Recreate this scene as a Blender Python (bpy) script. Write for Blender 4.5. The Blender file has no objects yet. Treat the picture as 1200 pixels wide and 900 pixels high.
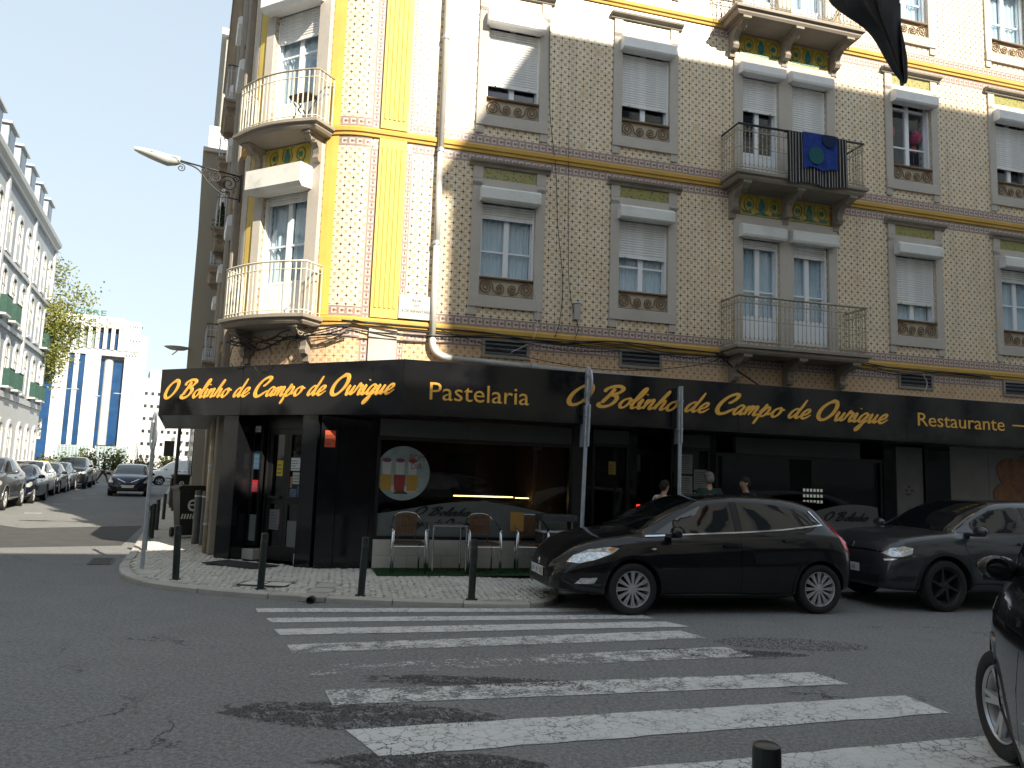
import bpy, bmesh, math, random
from mathutils import Vector, Matrix, noise
from mathutils.bvhtree import BVHTree
random.seed(7)
SC = bpy.context.scene
COL = SC.collection
R = math.radians

# ------------------------------------------------------------------ camera
cam_d = bpy.data.cameras.new('camera')
cam = bpy.data.objects.new('camera', cam_d)
COL.objects.link(cam)
cam_d.sensor_fit = 'HORIZONTAL'; cam_d.sensor_width = 36.0; cam_d.lens = 27.0
cam_d.clip_start = 0.05; cam_d.clip_end = 3000
_pitch, _roll = R(6.757), R(2.0)
_d = Vector((0, math.cos(_pitch), math.sin(_pitch)))
_r0 = Vector((1, 0, 0)); _u0 = _r0.cross(_d)
_r = _r0*math.cos(_roll) + _u0*math.sin(_roll)
_u = -_r0*math.sin(_roll) + _u0*math.cos(_roll)
_m = Matrix((_r, _u, -_d)).transposed().to_4x4()
_m.translation = (0, 0, 1.65)
cam.matrix_world = _m
SC.camera = cam

# ------------------------------------------------------------------ light
SUN_EL, SUN_HEAD = 33.0, 142.0          # heading clockwise from +Y
world = bpy.data.worlds.new('World'); SC.world = world; world.use_nodes = True
_wn = world.node_tree; _bg = _wn.nodes['Background']
_sky = _wn.nodes.new('ShaderNodeTexSky'); _sky.sky_type = 'NISHITA'; _sky.sun_disc = False
_sky.sun_elevation = R(SUN_EL); _sky.sun_rotation = R(SUN_HEAD)
_sky.air_density = 1.0; _sky.dust_density = .8; _sky.ozone_density = 1.5
# thin high haze evens the sky out: the same curve over the whole dome
_gm = _wn.nodes.new('ShaderNodeGamma'); _gm.inputs[1].default_value = .22; _wn.links.new(_sky.outputs[0], _gm.inputs[0])
_ml = _wn.nodes.new('ShaderNodeMix'); _ml.data_type = 'RGBA'; _ml.blend_type = 'MULTIPLY'; _ml.inputs[0].default_value = 1; _ml.inputs[7].default_value = (.82,.945,1.10,1); _wn.links.new(_gm.outputs[0], _ml.inputs[6])
_wn.links.new(_ml.outputs[2], _bg.inputs[0]); _bg.inputs[1].default_value = 0.15
sun_d = bpy.data.lights.new('sun', 'SUN'); sun_d.energy = 2.0; sun_d.angle = R(0.55); sun_d.color = (1, .95, .87)
sun = bpy.data.objects.new('sun', sun_d); COL.objects.link(sun)
_sv = Vector((math.sin(R(SUN_HEAD))*math.cos(R(SUN_EL)), math.cos(R(SUN_HEAD))*math.cos(R(SUN_EL)), math.sin(R(SUN_EL))))
sun.rotation_euler = _sv.to_track_quat('Z', 'Y').to_euler(); sun.location = (20, -30, 60)
SC.view_settings.view_transform = 'Standard'; SC.view_settings.look = 'None'
SC.view_settings.gamma = 1; SC.view_settings.exposure = 2.27
SC.view_settings.use_white_balance = True; SC.view_settings.white_balance_temperature = 7300; SC.view_settings.white_balance_tint = 8
SC.cycles.max_bounces = 9; SC.cycles.diffuse_bounces = 6; SC.cycles.glossy_bounces = 4
SC.cycles.transparent_max_bounces = 12; SC.cycles.transmission_bounces = 4
SC.cycles.sample_clamp_indirect = 6

# ------------------------------------------------------------------ helpers
def tag(o, label=None, cat=None, group=None, kind=None):
    if label: o['label'] = label
    if cat: o['category'] = cat
    if group: o['group'] = group
    if kind: o['kind'] = kind
    return o

def empty(name, loc=(0, 0, 0), rz=0.0, label=None, cat=None, group=None, kind=None):
    o = bpy.data.objects.new(name, None); COL.objects.link(o)
    o.location = loc; o.rotation_euler = (0, 0, rz); o.empty_display_size = .2
    return tag(o, label, cat, group, kind)

def link(name, me, mat=None, parent=None, loc=None, rot=None):
    o = bpy.data.objects.new(name, me); COL.objects.link(o)
    if mat is not None and not me.materials: me.materials.append(mat)
    if parent is not None: o.parent = parent
    if loc is not None: o.location = loc
    if rot is not None: o.rotation_euler = rot
    return o

def children(o, _c={}):
    return [c for c in bpy.data.objects if c.parent == o]

def kids_index():
    d = {}
    for c in bpy.data.objects:
        if c.parent: d.setdefault(c.parent.name, []).append(c)
    return d

def copy_tree(o, idx, parent=None):
    c = o.copy(); COL.objects.link(c)
    if parent is not None: c.parent = parent
    for ch in idx.get(o.name, []): copy_tree(ch, idx, c)
    return c

class MB:
    """collects faces and links them as one mesh object"""
    def __init__(s): s.v = []; s.f = []; s.uv = []; s.M = None
    def add(s, vs, fs, uv=None):
        n = len(s.v)
        if s.M is not None: vs = [s.M @ Vector(p) for p in vs]
        s.v += [tuple(p) for p in vs]; s.f += [tuple(i+n for i in f) for f in fs]
        if uv: s.uv += uv
        return s
    def box(s, x0, x1, y0, y1, z0, z1):
        return s.add([(x0,y0,z0),(x1,y0,z0),(x1,y1,z0),(x0,y1,z0),(x0,y0,z1),(x1,y0,z1),(x1,y1,z1),(x0,y1,z1)],
                     [(0,3,2,1),(4,5,6,7),(0,1,5,4),(1,2,6,5),(2,3,7,6),(3,0,4,7)])
    def bbox(s, x0, x1, y0, y1, z0, z1, b=.01):
        """box with bevelled vertical and top edges"""
        P = [(x0+b,y0),(x1-b,y0),(x1,y0+b),(x1,y1-b),(x1-b,y1),(x0+b,y1),(x0,y1-b),(x0,y0+b)]
        cx, cy = (x0+x1)/2, (y0+y1)/2
        Q = [(cx+(x-cx)*(1-2*b/max(x1-x0,1e-6)), cy+(y-cy)*(1-2*b/max(y1-y0,1e-6))) for x, y in P]
        vs = [(x,y,z0) for x,y in P]+[(x,y,z1-b) for x,y in P]+[(x,y,z1) for x,y in Q]
        fs = [tuple(range(7,-1,-1)), tuple(range(16,24))]
        for k in (0, 8):
            for i in range(8):
                j = (i+1) % 8; fs.append((k+i, k+j, k+8+j, k+8+i))
        return s.add(vs, fs)
    def exz(s, poly, y0, y1):
        """polygon in x,z extruded along y"""
        n = len(poly)
        a = sum(poly[i][0]*poly[(i+1)%n][1]-poly[(i+1)%n][0]*poly[i][1] for i in range(n))
        if a < 0: poly = poly[::-1]
        vs = [(x,y0,z) for x,z in poly]+[(x,y1,z) for x,z in poly]
        fs = [tuple(range(n)), tuple(range(2*n-1,n-1,-1))]+[((i+1)%n,i,n+i,n+(i+1)%n) for i in range(n)]
        return s.add(vs, fs)
    def exy(s, poly, z0, z1):
        n = len(poly)
        a = sum(poly[i][0]*poly[(i+1)%n][1]-poly[(i+1)%n][0]*poly[i][1] for i in range(n))
        if a < 0: poly = poly[::-1]
        vs = [(x,y,z0) for x,y in poly]+[(x,y,z1) for x,y in poly]
        fs = [tuple(range(n-1,-1,-1)), tuple(range(n,2*n))]+[(i,(i+1)%n,n+(i+1)%n,n+i) for i in range(n)]
        return s.add(vs, fs)
    def eyz(s, poly, x0, x1):
        """polygon in y,z extruded along x"""
        n = len(poly)
        a = sum(poly[i][0]*poly[(i+1)%n][1]-poly[(i+1)%n][0]*poly[i][1] for i in range(n))
        if a < 0: poly = poly[::-1]
        vs = [(x0,y,z) for y,z in poly]+[(x1,y,z) for y,z in poly]
        fs = [tuple(range(n-1,-1,-1)), tuple(range(n,2*n))]+[(i,(i+1)%n,n+(i+1)%n,n+i) for i in range(n)]
        return s.add(vs, fs)
    def tube(s, pts, r, n=8, caps=True, closed=False):
        pts = [Vector(p) for p in pts]; m = len(pts)
        rr = r if isinstance(r, (list, tuple)) else [r]*m
        t0 = (pts[1]-pts[0]).normalized()
        up = Vector((0,0,1)) if abs(t0.z) < .9 else Vector((1,0,0))
        nrm = t0.cross(up).normalized()
        vs = []
        for i, p in enumerate(pts):
            if closed: t = (pts[(i+1)%m]-pts[i-1])
            else: t = pts[min(i+1,m-1)]-pts[max(i-1,0)]
            t.normalize()
            nrm = (nrm - t*nrm.dot(t)).normalized(); b = t.cross(nrm)
            for k in range(n):
                a = 2*math.pi*k/n
                vs.append(p+(nrm*math.cos(a)+b*math.sin(a))*rr[i])
        fs = []
        for i in range(m if closed else m-1):
            j = (i+1) % m
            for k in range(n):
                l = (k+1) % n
                fs.append((i*n+k, i*n+l, j*n+l, j*n+k))
        if caps and not closed:
            fs.append(tuple(range(n-1,-1,-1))); fs.append(tuple((m-1)*n+k for k in range(n)))
        return s.add(vs, fs)
    def lathe(s, prof, n=20, c=(0,0,0), axis='z', cap=False):
        vs = []; fs = []; m = len(prof)
        for i, (r, h) in enumerate(prof):
            for k in range(n):
                a = 2*math.pi*k/n; x, y = r*math.cos(a), r*math.sin(a)
                if axis == 'z': vs.append((c[0]+x, c[1]+y, c[2]+h))
                elif axis == 'y': vs.append((c[0]+x, c[1]+h, c[2]-y))
                else: vs.append((c[0]+h, c[1]+x, c[2]+y))
        for i in range(m-1):
            for k in range(n):
                l = (k+1) % n
                fs.append((i*n+k, i*n+l, (i+1)*n+l, (i+1)*n+k))
        if cap:
            fs.append(tuple(range(n-1,-1,-1))); fs.append(tuple((m-1)*n+k for k in range(n)))
        return s.add(vs, fs)
    def ball(s, c, rx, ry=None, rz=None, n=12, m=8):
        ry = ry or rx; rz = rz or rx
        vs = []; fs = []
        for i in range(m+1):
            th = math.pi*i/m
            for k in range(n):
                a = 2*math.pi*k/n
                vs.append((c[0]+rx*math.sin(th)*math.cos(a), c[1]+ry*math.sin(th)*math.sin(a), c[2]-rz*math.cos(th)))
        for i in range(m):
            for k in range(n):
                l = (k+1) % n; fs.append((i*n+k, i*n+l, (i+1)*n+l, (i+1)*n+k))
        return s.add(vs, fs)
    def mesh(s, name, smooth=False, angle=None):
        me = bpy.data.meshes.new(name); me.from_pydata(s.v, [], s.f)
        if s.uv and len(s.uv) == sum(len(f) for f in s.f):
            ul = me.uv_layers.new(name='UVMap')
            for i, uv in enumerate(s.uv): ul.data[i].uv = uv
        if smooth:
            me.shade_smooth() if hasattr(me, 'shade_smooth') else [setattr(p, 'use_smooth', True) for p in me.polygons]
            if angle: me.set_sharp_from_angle(angle=R(angle)) if hasattr(me, 'set_sharp_from_angle') else None
        me.validate(); me.update()
        return me
    def build(s, name, mat, parent=None, smooth=False, angle=None, label=None, cat=None, group=None, kind=None, loc=None, rot=None):
        me = s.mesh(name, smooth, angle)
        return tag(link(name, me, mat, parent, loc, rot), label, cat, group, kind)

def cr(pts, n=6, closed=False):
    """catmull-rom through points of any dimension"""
    m = len(pts); out = []
    rng = range(m if closed else m-1)
    for i in rng:
        p1 = pts[i]; p2 = pts[(i+1)%m]
        p0 = pts[i-1] if (i > 0 or closed) else p1
        p3 = pts[(i+2)%m] if (i+2 < m or closed) else p2
        for k in range(n):
            t = k/n
            out.append(tuple(.5*((2*b)+(-a+c)*t+(2*a-5*b+4*c-d)*t*t+(-a+3*b-3*c+d)*t**3) for a,b,c,d in zip(p0,p1,p2,p3)))
    if not closed: out.append(tuple(pts[-1]))
    return out

# ------------------------------------------------------------------ materials
MATS = {}
class NT:
    def __init__(s, name):
        s.m = bpy.data.materials.new(name); s.m.use_nodes = True
        s.t = s.m.node_tree; s.n = s.t.nodes; s.l = s.t.links
        s.b = s.n['Principled BSDF']; s.out = s.n['Material Output']
    def node(s, typ, **kw):
        n = s.n.new(typ)
        for k, v in kw.items():
            if k.startswith('i_'):
                key = k[2:]; key = int(key) if key.isdigit() else key
                n.inputs[key].default_value = v
            else: setattr(n, k, v)
        return n
    def lk(s, a, b): s.l.new(a, b)
    def val(s, x): return x
    def math(s, op, a, b=None, c=None, clamp=False):
        n = s.n.new('ShaderNodeMath'); n.operation = op; n.use_clamp = clamp
        for i, v in enumerate((a, b, c)):
            if v is None: continue
            if isinstance(v, (int, float)): n.inputs[i].default_value = v
            else: s.lk(v, n.inputs[i])
        return n.outputs[0]
    def mix(s, f, a, b, mode='MIX'):
        n = s.n.new('ShaderNodeMix'); n.data_type = 'RGBA'; n.blend_type = mode
        for i, v in ((0, f), (6, a), (7, b)):
            if isinstance(v, (int, float)): n.inputs[i].default_value = v
            elif isinstance(v, tuple): n.inputs[i].default_value = (*v[:3], 1)
            else: s.lk(v, n.inputs[i])
        return n.outputs[2]
    def coord(s, kind='Object'): return s.n.new('ShaderNodeTexCoord').outputs[kind]
    def noise(s, vec, scale, detail=4, rough=.55, out=0):
        n = s.node('ShaderNodeTexNoise'); n.inputs['Scale'].default_value = scale
        n.inputs['Detail'].default_value = detail; n.inputs['Roughness'].default_value = rough
        s.lk(vec, n.inputs['Vector']); return n.outputs[out]
    def ramp(s, f, lo, hi):
        n = s.n.new('ShaderNodeMapRange'); n.clamp = True
        s.lk(f, n.inputs[0]); n.inputs[1].default_value = lo; n.inputs[2].default_value = hi
        return n.outputs[0]
    def bump(s, h, strength=.3, dist=.01):
        n = s.n.new('ShaderNodeBump'); n.inputs['Strength'].default_value = strength; n.inputs['Distance'].default_value = dist
        s.lk(h, n.inputs['Height']); s.lk(n.outputs[0], s.b.inputs['Normal']); return n
    def base(s, c):
        if isinstance(c, tuple): s.b.inputs['Base Color'].default_value = (*c[:3], 1)
        else: s.lk(c, s.b.inputs['Base Color'])
    def set(s, **kw):
        names = dict(rough='Roughness', metal='Metallic', spec='Specular IOR Level', coat='Coat Weight', alpha='Alpha', coatr='Coat Roughness', sheen='Sheen Weight')
        for k, v in kw.items():
            i = s.b.inputs[names[k]]
            if isinstance(v, (int, float)): i.default_value = v
            else: s.lk(v, i)
        return s

def mat(name, col, rough=.6, metal=0, var=.0, scale=6, bump=0, bscale=60, spec=.5, coat=0, stain=None, stain_amt=.0):
    if name in MATS: return MATS[name]
    t = NT(name); c = t.coord()
    if var:
        n = t.noise(c, scale, 5, .6); f = t.ramp(n, .3, .7)
        lo = tuple(x*(1-var) for x in col); hi = tuple(min(1, x*(1+var)) for x in col)
        cc = t.mix(f, lo, hi)
        if stain:
            n2 = t.noise(c, scale*.35, 6, .7); f2 = t.math('MULTIPLY', t.ramp(n2, .48, .72), stain_amt)
            cc = t.mix(f2, cc, stain)
        t.base(cc)
    else: t.base(col)
    t.set(rough=rough, metal=metal, spec=spec, coat=coat)
    if bump: t.bump(t.noise(c, bscale, 4, .6), bump, .01)
    MATS[name] = t.m
    return t.m

# street frame constants
AH = R(74.93)
AX = Vector((math.sin(AH), math.cos(AH), 0)); AN = Vector((AX.y, -AX.x, 0))
P0 = Vector((-2.0856, 12.187, 0))
CH = R(-63); CC = Vector((math.sin(CH), math.cos(CH), 0)); CN = Vector((-.45399, -.89101, 0))
V0 = P0 - AX*.895
HS = R(-22.83); SD = Vector((math.sin(HS), math.cos(HS), 0)); SN = Vector((SD.y, -SD.x, 0))
L0 = V0 + CC*2.05
def apt(s, d, z=0): return P0 + AX*s + AN*d + Vector((0,0,z))
def spt(s, n, z=0): return SD*s + SN*n + Vector((0,0,z))
RZ_A = math.atan2(AX.y, AX.x)          # local x along the long facade, local y into the wall
RZ_C = math.atan2(-CC.y, -CC.x)
RZ_S = math.atan2(SD.y, SD.x)
# ------------------------------------------------------------------ surface materials
def m_asphalt():
    t = NT('asphalt'); c = t.coord()
    big = t.ramp(t.noise(c, .35, 5, .6), .35, .65); mid = t.ramp(t.noise(c, 2.2, 6, .7), .3, .7)
    fine = t.math('ADD', t.math('MULTIPLY', t.noise(c, 70, 3, .75), .5), t.math('MULTIPLY', t.noise(c, 30, 3, .7), .5)); grit = t.ramp(fine, .42, .62)
    c1 = t.mix(big, (.145,.147,.148), (.185,.187,.187)); c2 = t.mix(t.math('MULTIPLY', mid, .55), c1, (.085,.085,.086))
    c3 = t.mix(t.math('MULTIPLY', grit, .78), c2, (.38,.38,.375))
    v = t.node('ShaderNodeTexVoronoi'); v.feature = 'DISTANCE_TO_EDGE'; v.inputs['Scale'].default_value = 1.1
    w = t.noise(c, 1.5, 5, .7, out=1); vm = t.node('ShaderNodeVectorMath', operation='MULTIPLY_ADD'); t.lk(w, vm.inputs[0]); vm.inputs[1].default_value=(.9,.9,.9); t.lk(c, vm.inputs[2]); t.lk(vm.outputs[0], v.inputs['Vector'])
    crack = t.math('SUBTRACT', 1, t.ramp(v.outputs['Distance'], .0, .012)); area = t.ramp(t.noise(c, .5, 3, .5), .57, .64)
    cr_ = t.math('MULTIPLY', crack, area)
    t.base(t.mix(t.math('MULTIPLY', cr_, .6), c3, (.04,.04,.04)))
    t.set(rough=t.math('ADD', .78, t.math('MULTIPLY', grit, .12)), spec=.35)
    h = t.math('ADD', t.math('MULTIPLY', fine, 1.0), t.math('ADD', t.math('MULTIPLY', t.noise(c, 9, 5, .7), 1.2), t.math('MULTIPLY', cr_, -1.5)))
    t.bump(h, 1.0, .02); return t.m
def m_asphalt_dark():
    t = NT('asphalt_patch'); c = t.coord()
    mid = t.ramp(t.noise(c, 3, 6, .7), .3, .7); fine = t.noise(c, 100, 3, .7)
    c1 = t.mix(mid, (.105,.105,.106), (.135,.135,.135)); c3 = t.mix(t.math('MULTIPLY', t.ramp(fine,.4,.75), .4), c1, (.22,.22,.22))
    t.base(c3); t.set(rough=.85, spec=.3); t.bump(fine, .9, .02)
    msk = t.ramp(t.noise(c, 6, 6, .75), .46, .56); t.set(alpha=t.math('MULTIPLY', msk, .85)); return t.m
def m_paint():
    t = NT('road_paint'); c = t.coord()
    v = t.node('ShaderNodeTexVoronoi'); v.feature = 'DISTANCE_TO_EDGE'; v.inputs['Scale'].default_value = 9
    w = t.noise(c, 7, 4, .7, out=1); vm = t.node('ShaderNodeVectorMath', operation='MULTIPLY_ADD'); t.lk(w, vm.inputs[0]); vm.inputs[1].default_value=(.16,.16,.16); t.lk(c, vm.inputs[2]); t.lk(vm.outputs[0], v.inputs['Vector'])
    cr1 = t.math('SUBTRACT', 1, t.ramp(v.outputs['Distance'], .012, .05))
    wear = t.ramp(t.noise(c, 1.1, 4, .6), .42, .68)
    # much heavier wear towards the middle of the crossing
    g = t.n.new('ShaderNodeSeparateXYZ'); t.lk(c, g.inputs[0])
    mid = t.math('SUBTRACT', 1, t.math('MULTIPLY', t.math('ABSOLUTE', t.math('SUBTRACT', g.outputs[1], -5.6)), .60), clamp=True)
    lft = t.ramp(g.outputs[0], 3.4, .6)
    band = t.math('MULTIPLY', mid, t.math('ADD', .22, t.math('MULTIPLY', lft, .62)))
    n2 = t.math('ADD', t.math('MULTIPLY', t.noise(c, 34, 6, .8), .6), t.math('MULTIPLY', t.noise(c, 5, 4, .6), .4)); chip = t.ramp(t.math('ADD', n2, t.math('MULTIPLY', band, .165)), .565, .62)
    lost = t.math('MAXIMUM', t.math('MULTIPLY', cr1, t.math('ADD', .18, t.math('MULTIPLY', t.math('MAXIMUM', wear, band), .8))), chip, clamp=True)
    dirt = t.ramp(t.noise(c, 5, 5, .7), .3, .75); white = t.mix(t.math('MULTIPLY', dirt, .4), (.64,.65,.64), (.42,.42,.41))
    t.base(white); t.set(rough=.7)
    tr = t.node('ShaderNodeBsdfTransparent'); mx = t.node('ShaderNodeMixShader'); t.lk(lost, mx.inputs[0]); t.lk(t.b.outputs[0], mx.inputs[1]); t.lk(tr.outputs[0], mx.inputs[2]); t.lk(mx.outputs[0], t.out.inputs[0])
    t.bump(t.math('SUBTRACT', t.noise(c, 80, 3, .7), t.math('MULTIPLY', lost, .8)), .6, .006); return t.m
def m_tile():
    t = NT('azulejo'); uv = t.coord('UV'); T = 0.14
    s = t.n.new('ShaderNodeSeparateXYZ'); t.lk(uv, s.inputs[0])
    U = t.math('DIVIDE', s.outputs[0], T); W = t.math('DIVIDE', s.outputs[1], T)
    def cell(x, off): return t.math('SUBTRACT', t.math('FRACT', t.math('ADD', x, off)), .5)
    cx, cy = cell(U, 0.), cell(W, 0.)          # cross at tile middle
    fx, fy = cell(U, .5), cell(W, .5)          # flower at corners
    ax, ay = t.math('ABSOLUTE', cx), t.math('ABSOLUTE', cy)
    r = t.math('SQRT', t.math('ADD', t.math('MULTIPLY', cx, cx), t.math('MULTIPLY', cy, cy)))
    arm = t.math('MULTIPLY', t.math('LESS_THAN', t.math('MULTIPLY', ax, ay), .0068), t.math('LESS_THAN', r, .31))
    pr = t.math('SQRT', t.math('ADD', t.math('MULTIPLY', fx, fx), t.math('MULTIPLY', fy, fy)))
    ang = t.math('ARCTAN2', fy, fx)
    pet = t.math('ADD', t.math('SUBTRACT', .21, t.math('MULTIPLY', t.math('COSINE', t.math('MULTIPLY', ang, 4)), .06)), t.math('MULTIPLY', t.math('COSINE', t.math('MULTIPLY', ang, 8)), .045))
    flower = t.math('LESS_THAN', pr, pet); hole = t.math('LESS_THAN', pr, .07)
    ring = t.math('LESS_THAN', t.math('ABSOLUTE', t.math('SUBTRACT', pr, .155)), .018)
    d1 = t.math('ABSOLUTE', t.math('SUBTRACT', t.math('ADD', ax, ay), .44)); leaf = t.math('MULTIPLY', t.math('LESS_THAN', d1, .03), t.math('GREATER_THAN', pr, .26))
    joint = t.math('GREATER_THAN', t.math('MAXIMUM', t.math('ABSOLUTE', cell(U, .0)), t.math('ABSOLUTE', cell(W, .0))), .488)
    c = t.coord(); n = t.ramp(t.noise(c, .9, 5, .6), .3, .7); n2 = t.noise(c, 26, 4, .6)
    wn = t.node('ShaderNodeTexWhiteNoise'); wn.noise_dimensions = '2D'
    cb = t.n.new('ShaderNodeCombineXYZ'); t.lk(t.math('FLOOR', U), cb.inputs[0]); t.lk(t.math('FLOOR', W), cb.inputs[1]); t.lk(cb.outputs[0], wn.inputs['Vector'])
    cream = t.mix(n, (.85,.705,.51), (.89,.77,.60)); cream = t.mix(t.math('MULTIPLY', wn.outputs[0], .42), cream, (.66,.50,.31))
    x = t.mix(t.math('MULTIPLY', flower, .85), cream, (.33,.215,.115)); x = t.mix(t.math('MULTIPLY', ring, .6), x, (.52,.40,.24)); x = t.mix(hole, x, (.50,.37,.20))
    x = t.mix(t.math('MULTIPLY', leaf, .7), x, (.46,.34,.20)); x = t.mix(arm, x, (.052,.042,.038)); x = t.mix(t.math('MULTIPLY', joint, .25), x, (.34,.27,.19))
    odd = t.math('GREATER_THAN', wn.outputs[0], .985); x = t.mix(t.math('MULTIPLY', odd, .6), x, (.66,.50,.30)); fade = t.ramp(t.noise(c, .55, 5, .65), .42, .75); x = t.mix(t.math('MULTIPLY', fade, .25), x, (.54,.42,.29))
    # warm brown tint low down / rain streaks
    st = t.node('ShaderNodeMapping'); st.inputs['Scale'].default_value = (3.0, 3.0, .22); t.lk(c, st.inputs[0])
    streak = t.ramp(t.noise(st.outputs[0], 1.6, 5, .6), .5, .78); x = t.mix(t.math('MULTIPLY', streak, .34), x, (.22,.18,.13))
    sz = t.n.new('ShaderNodeSeparateXYZ'); t.lk(c, sz.inputs[0])
    low = t.math('MULTIPLY', t.ramp(sz.outputs[2], 4.1, 3.7), .45); x = t.mix(low, x, (.50,.24,.09))
    t.base(x); t.set(rough=t.math('ADD', .2, t.math('MULTIPLY', n2, .25)), spec=.55)
    t.bump(t.math('ADD', t.math('MULTIPLY', joint, -1), t.math('MULTIPLY', t.noise(c, 7, 3, .5), .6)), .35, .004)
    return t.m
def m_frieze(name, vert=False):
    t = NT(name); uv = t.coord('UV'); s = t.n.new('ShaderNodeSeparateXYZ'); t.lk(uv, s.inputs[0])
    # uv x = along band (m), uv y = across band 0..1
    U = t.math('DIVIDE', s.outputs[0], .125); W = s.outputs[1]
    fx = t.math('SUBTRACT', t.math('FRACT', U), .5); wy = t.math('SUBTRACT', W, .5)
    inner = t.math('LESS_THAN', t.math('ABSOLUTE', wy), .30)
    cheb = t.math('MAXIMUM', t.math('ABSOLUTE', fx), t.math('MULTIPLY', t.math('ABSOLUTE', wy), 1.25))
    key = t.math('MULTIPLY', t.math('GREATER_THAN', cheb, .20), t.math('LESS_THAN', cheb, .33))
    gap = t.math('MULTIPLY', t.math('GREATER_THAN', fx, .0), t.math('LESS_THAN', t.math('ABSOLUTE', wy), .10)); key = t.math('MULTIPLY', key, t.math('SUBTRACT', 1, gap))
    core = t.math('LESS_THAN', cheb, .09)
    line = t.math('LESS_THAN', t.math('ABSOLUTE', t.math('SUBTRACT', t.math('ABSOLUTE', wy), .40)), .035)
    c = t.coord(); n = t.ramp(t.noise(c, 3, 4, .6), .3, .7)
    bg = t.mix(n, (.42,.31,.28), (.50,.39,.35)); x = t.mix(inner, bg, (.30,.205,.19)); x = t.mix(key, x, (.60,.53,.44)); x = t.mix(core, x, (.10,.06,.05)); x = t.mix(line, x, (.16,.11,.105))
    t.base(x); t.set(rough=.3, spec=.5); return t.m
def m_yellow():
    t = NT('yellow_stucco'); c = t.coord(); n = t.ramp(t.noise(c, 2, 5, .65), .3, .7); n2 = t.ramp(t.noise(c, .8, 6, .7), .5, .8)
    x = t.mix(n, (.60,.42,.09), (.68,.50,.13)); x = t.mix(t.math('MULTIPLY', n2, .35), x, (.42,.27,.09)); t.base(x); t.set(rough=.6); t.bump(t.noise(c, 40, 4, .6), .15, .004); return t.m
def m_stone(name, a, b, stain=(.12,.10,.085), amt=.5, sc=2.5):
    t = NT(name); c = t.coord(); n = t.ramp(t.noise(c, sc, 6, .65), .3, .7); n2 = t.ramp(t.noise(c, sc*.5, 6, .75), .5, .75); sp = t.noise(c, 120, 2, .5)
    x = t.mix(n, a, b); x = t.mix(t.math('MULTIPLY', n2, amt), x, stain); x = t.mix(t.math('MULTIPLY', t.ramp(sp, .55, .8), .15), x, (.1,.09,.08)); t.base(x); t.set(rough=.75)
    t.bump(t.math('ADD', t.noise(c, 30, 4, .6), t.math('MULTIPLY', sp, .4)), .25, .006); return t.m
def m_gloss_black():
    t = NT('black_sign_panel'); c = t.coord(); n = t.ramp(t.noise(c, 2.2, 5, .7), .45, .8)
    t.base(t.mix(t.math('MULTIPLY', n, .25), (.0065,.0068,.0085), (.03,.03,.032))); t.set(rough=t.math('ADD', .07, t.math('MULTIPLY', n, .16)), spec=.5)
    t.bump(t.noise(c, 1.4, 2, .4), .12, .02); return t.m
def m_glass(name, tint=(.55,.6,.6), refl=1.0):
    t = NT(name); t.n.remove(t.b)
    gm = t.node('ShaderNodeNewGeometry'); fr = t.node('ShaderNodeFresnel'); t.lk(t.math('SUBTRACT', 1.52, t.math('MULTIPLY', gm.outputs['Backfacing'], 1.52-1/1.52)), fr.inputs['IOR']); tr = t.node('ShaderNodeBsdfTransparent'); tr.inputs[0].default_value = (*tint, 1)
    gl = t.node('ShaderNodeBsdfGlossy'); gl.inputs['Roughness'].default_value = .015; gl.inputs[0].default_value = (.92,.95,1,1)
    mx = t.node('ShaderNodeMixShader'); f = t.math('MULTIPLY', t.math('ADD', fr.outputs[0], .01), refl, clamp=True)
    t.lk(f, mx.inputs[0]); t.lk(tr.outputs[0], mx.inputs[1]); t.lk(gl.outputs[0], mx.inputs[2]); t.lk(mx.outputs[0], t.out.inputs[0]); return t.m
def m_paintcar(name, col, flake=.0, metal=.0):
    t = NT(name); c = t.coord(); n = t.noise(c, 3, 4, .6); d = t.ramp(t.noise(c, 1.2, 5, .7), .45, .85)
    t.base(t.mix(t.math('MULTIPLY', d, .035), col, (.16,.15,.14))); t.set(rough=.30, metal=metal, spec=.12, coat=.85, coatr=t.math('ADD', .015, t.math('MULTIPLY', d, .04)))
    t.bump(t.noise(c, 2.0, 2, .4), .012, .01); return t.m
def m_leaf(name, a, b):
    t = NT(name); oi = t.coord(); n = t.ramp(t.noise(oi, 9, 3, .6), .3, .7); t.base(t.mix(n, a, b)); t.set(rough=.55, spec=.3)
    t.b.inputs['Subsurface Weight'].default_value = 0
    tl = t.node('ShaderNodeBsdfTranslucent'); t.lk(t.mix(n, tuple(x*1.2 for x in a), tuple(x*1.2 for x in b)), tl.inputs[0])
    mx = t.node('ShaderNodeMixShader'); mx.inputs[0].default_value = .35; t.lk(t.b.outputs[0], mx.inputs[1]); t.lk(tl.outputs[0], mx.inputs[2]); t.lk(mx.outputs[0], t.out.inputs[0]); return t.m
def m_curtain():
    t = NT('curtain_cloth'); c = t.coord(); n = t.ramp(t.noise(c, 5, 3, .5), .3, .7); t.base(t.mix(n, (.66,.78,.84), (.74,.83,.87))); t.set(rough=.9); return t.m
def m_emit(name, col, s):
    t = NT(name); t.b.inputs['Emission Color'].default_value = (*col, 1); t.b.inputs['Emission Strength'].default_value = s; t.base(col); return t.m

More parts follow.
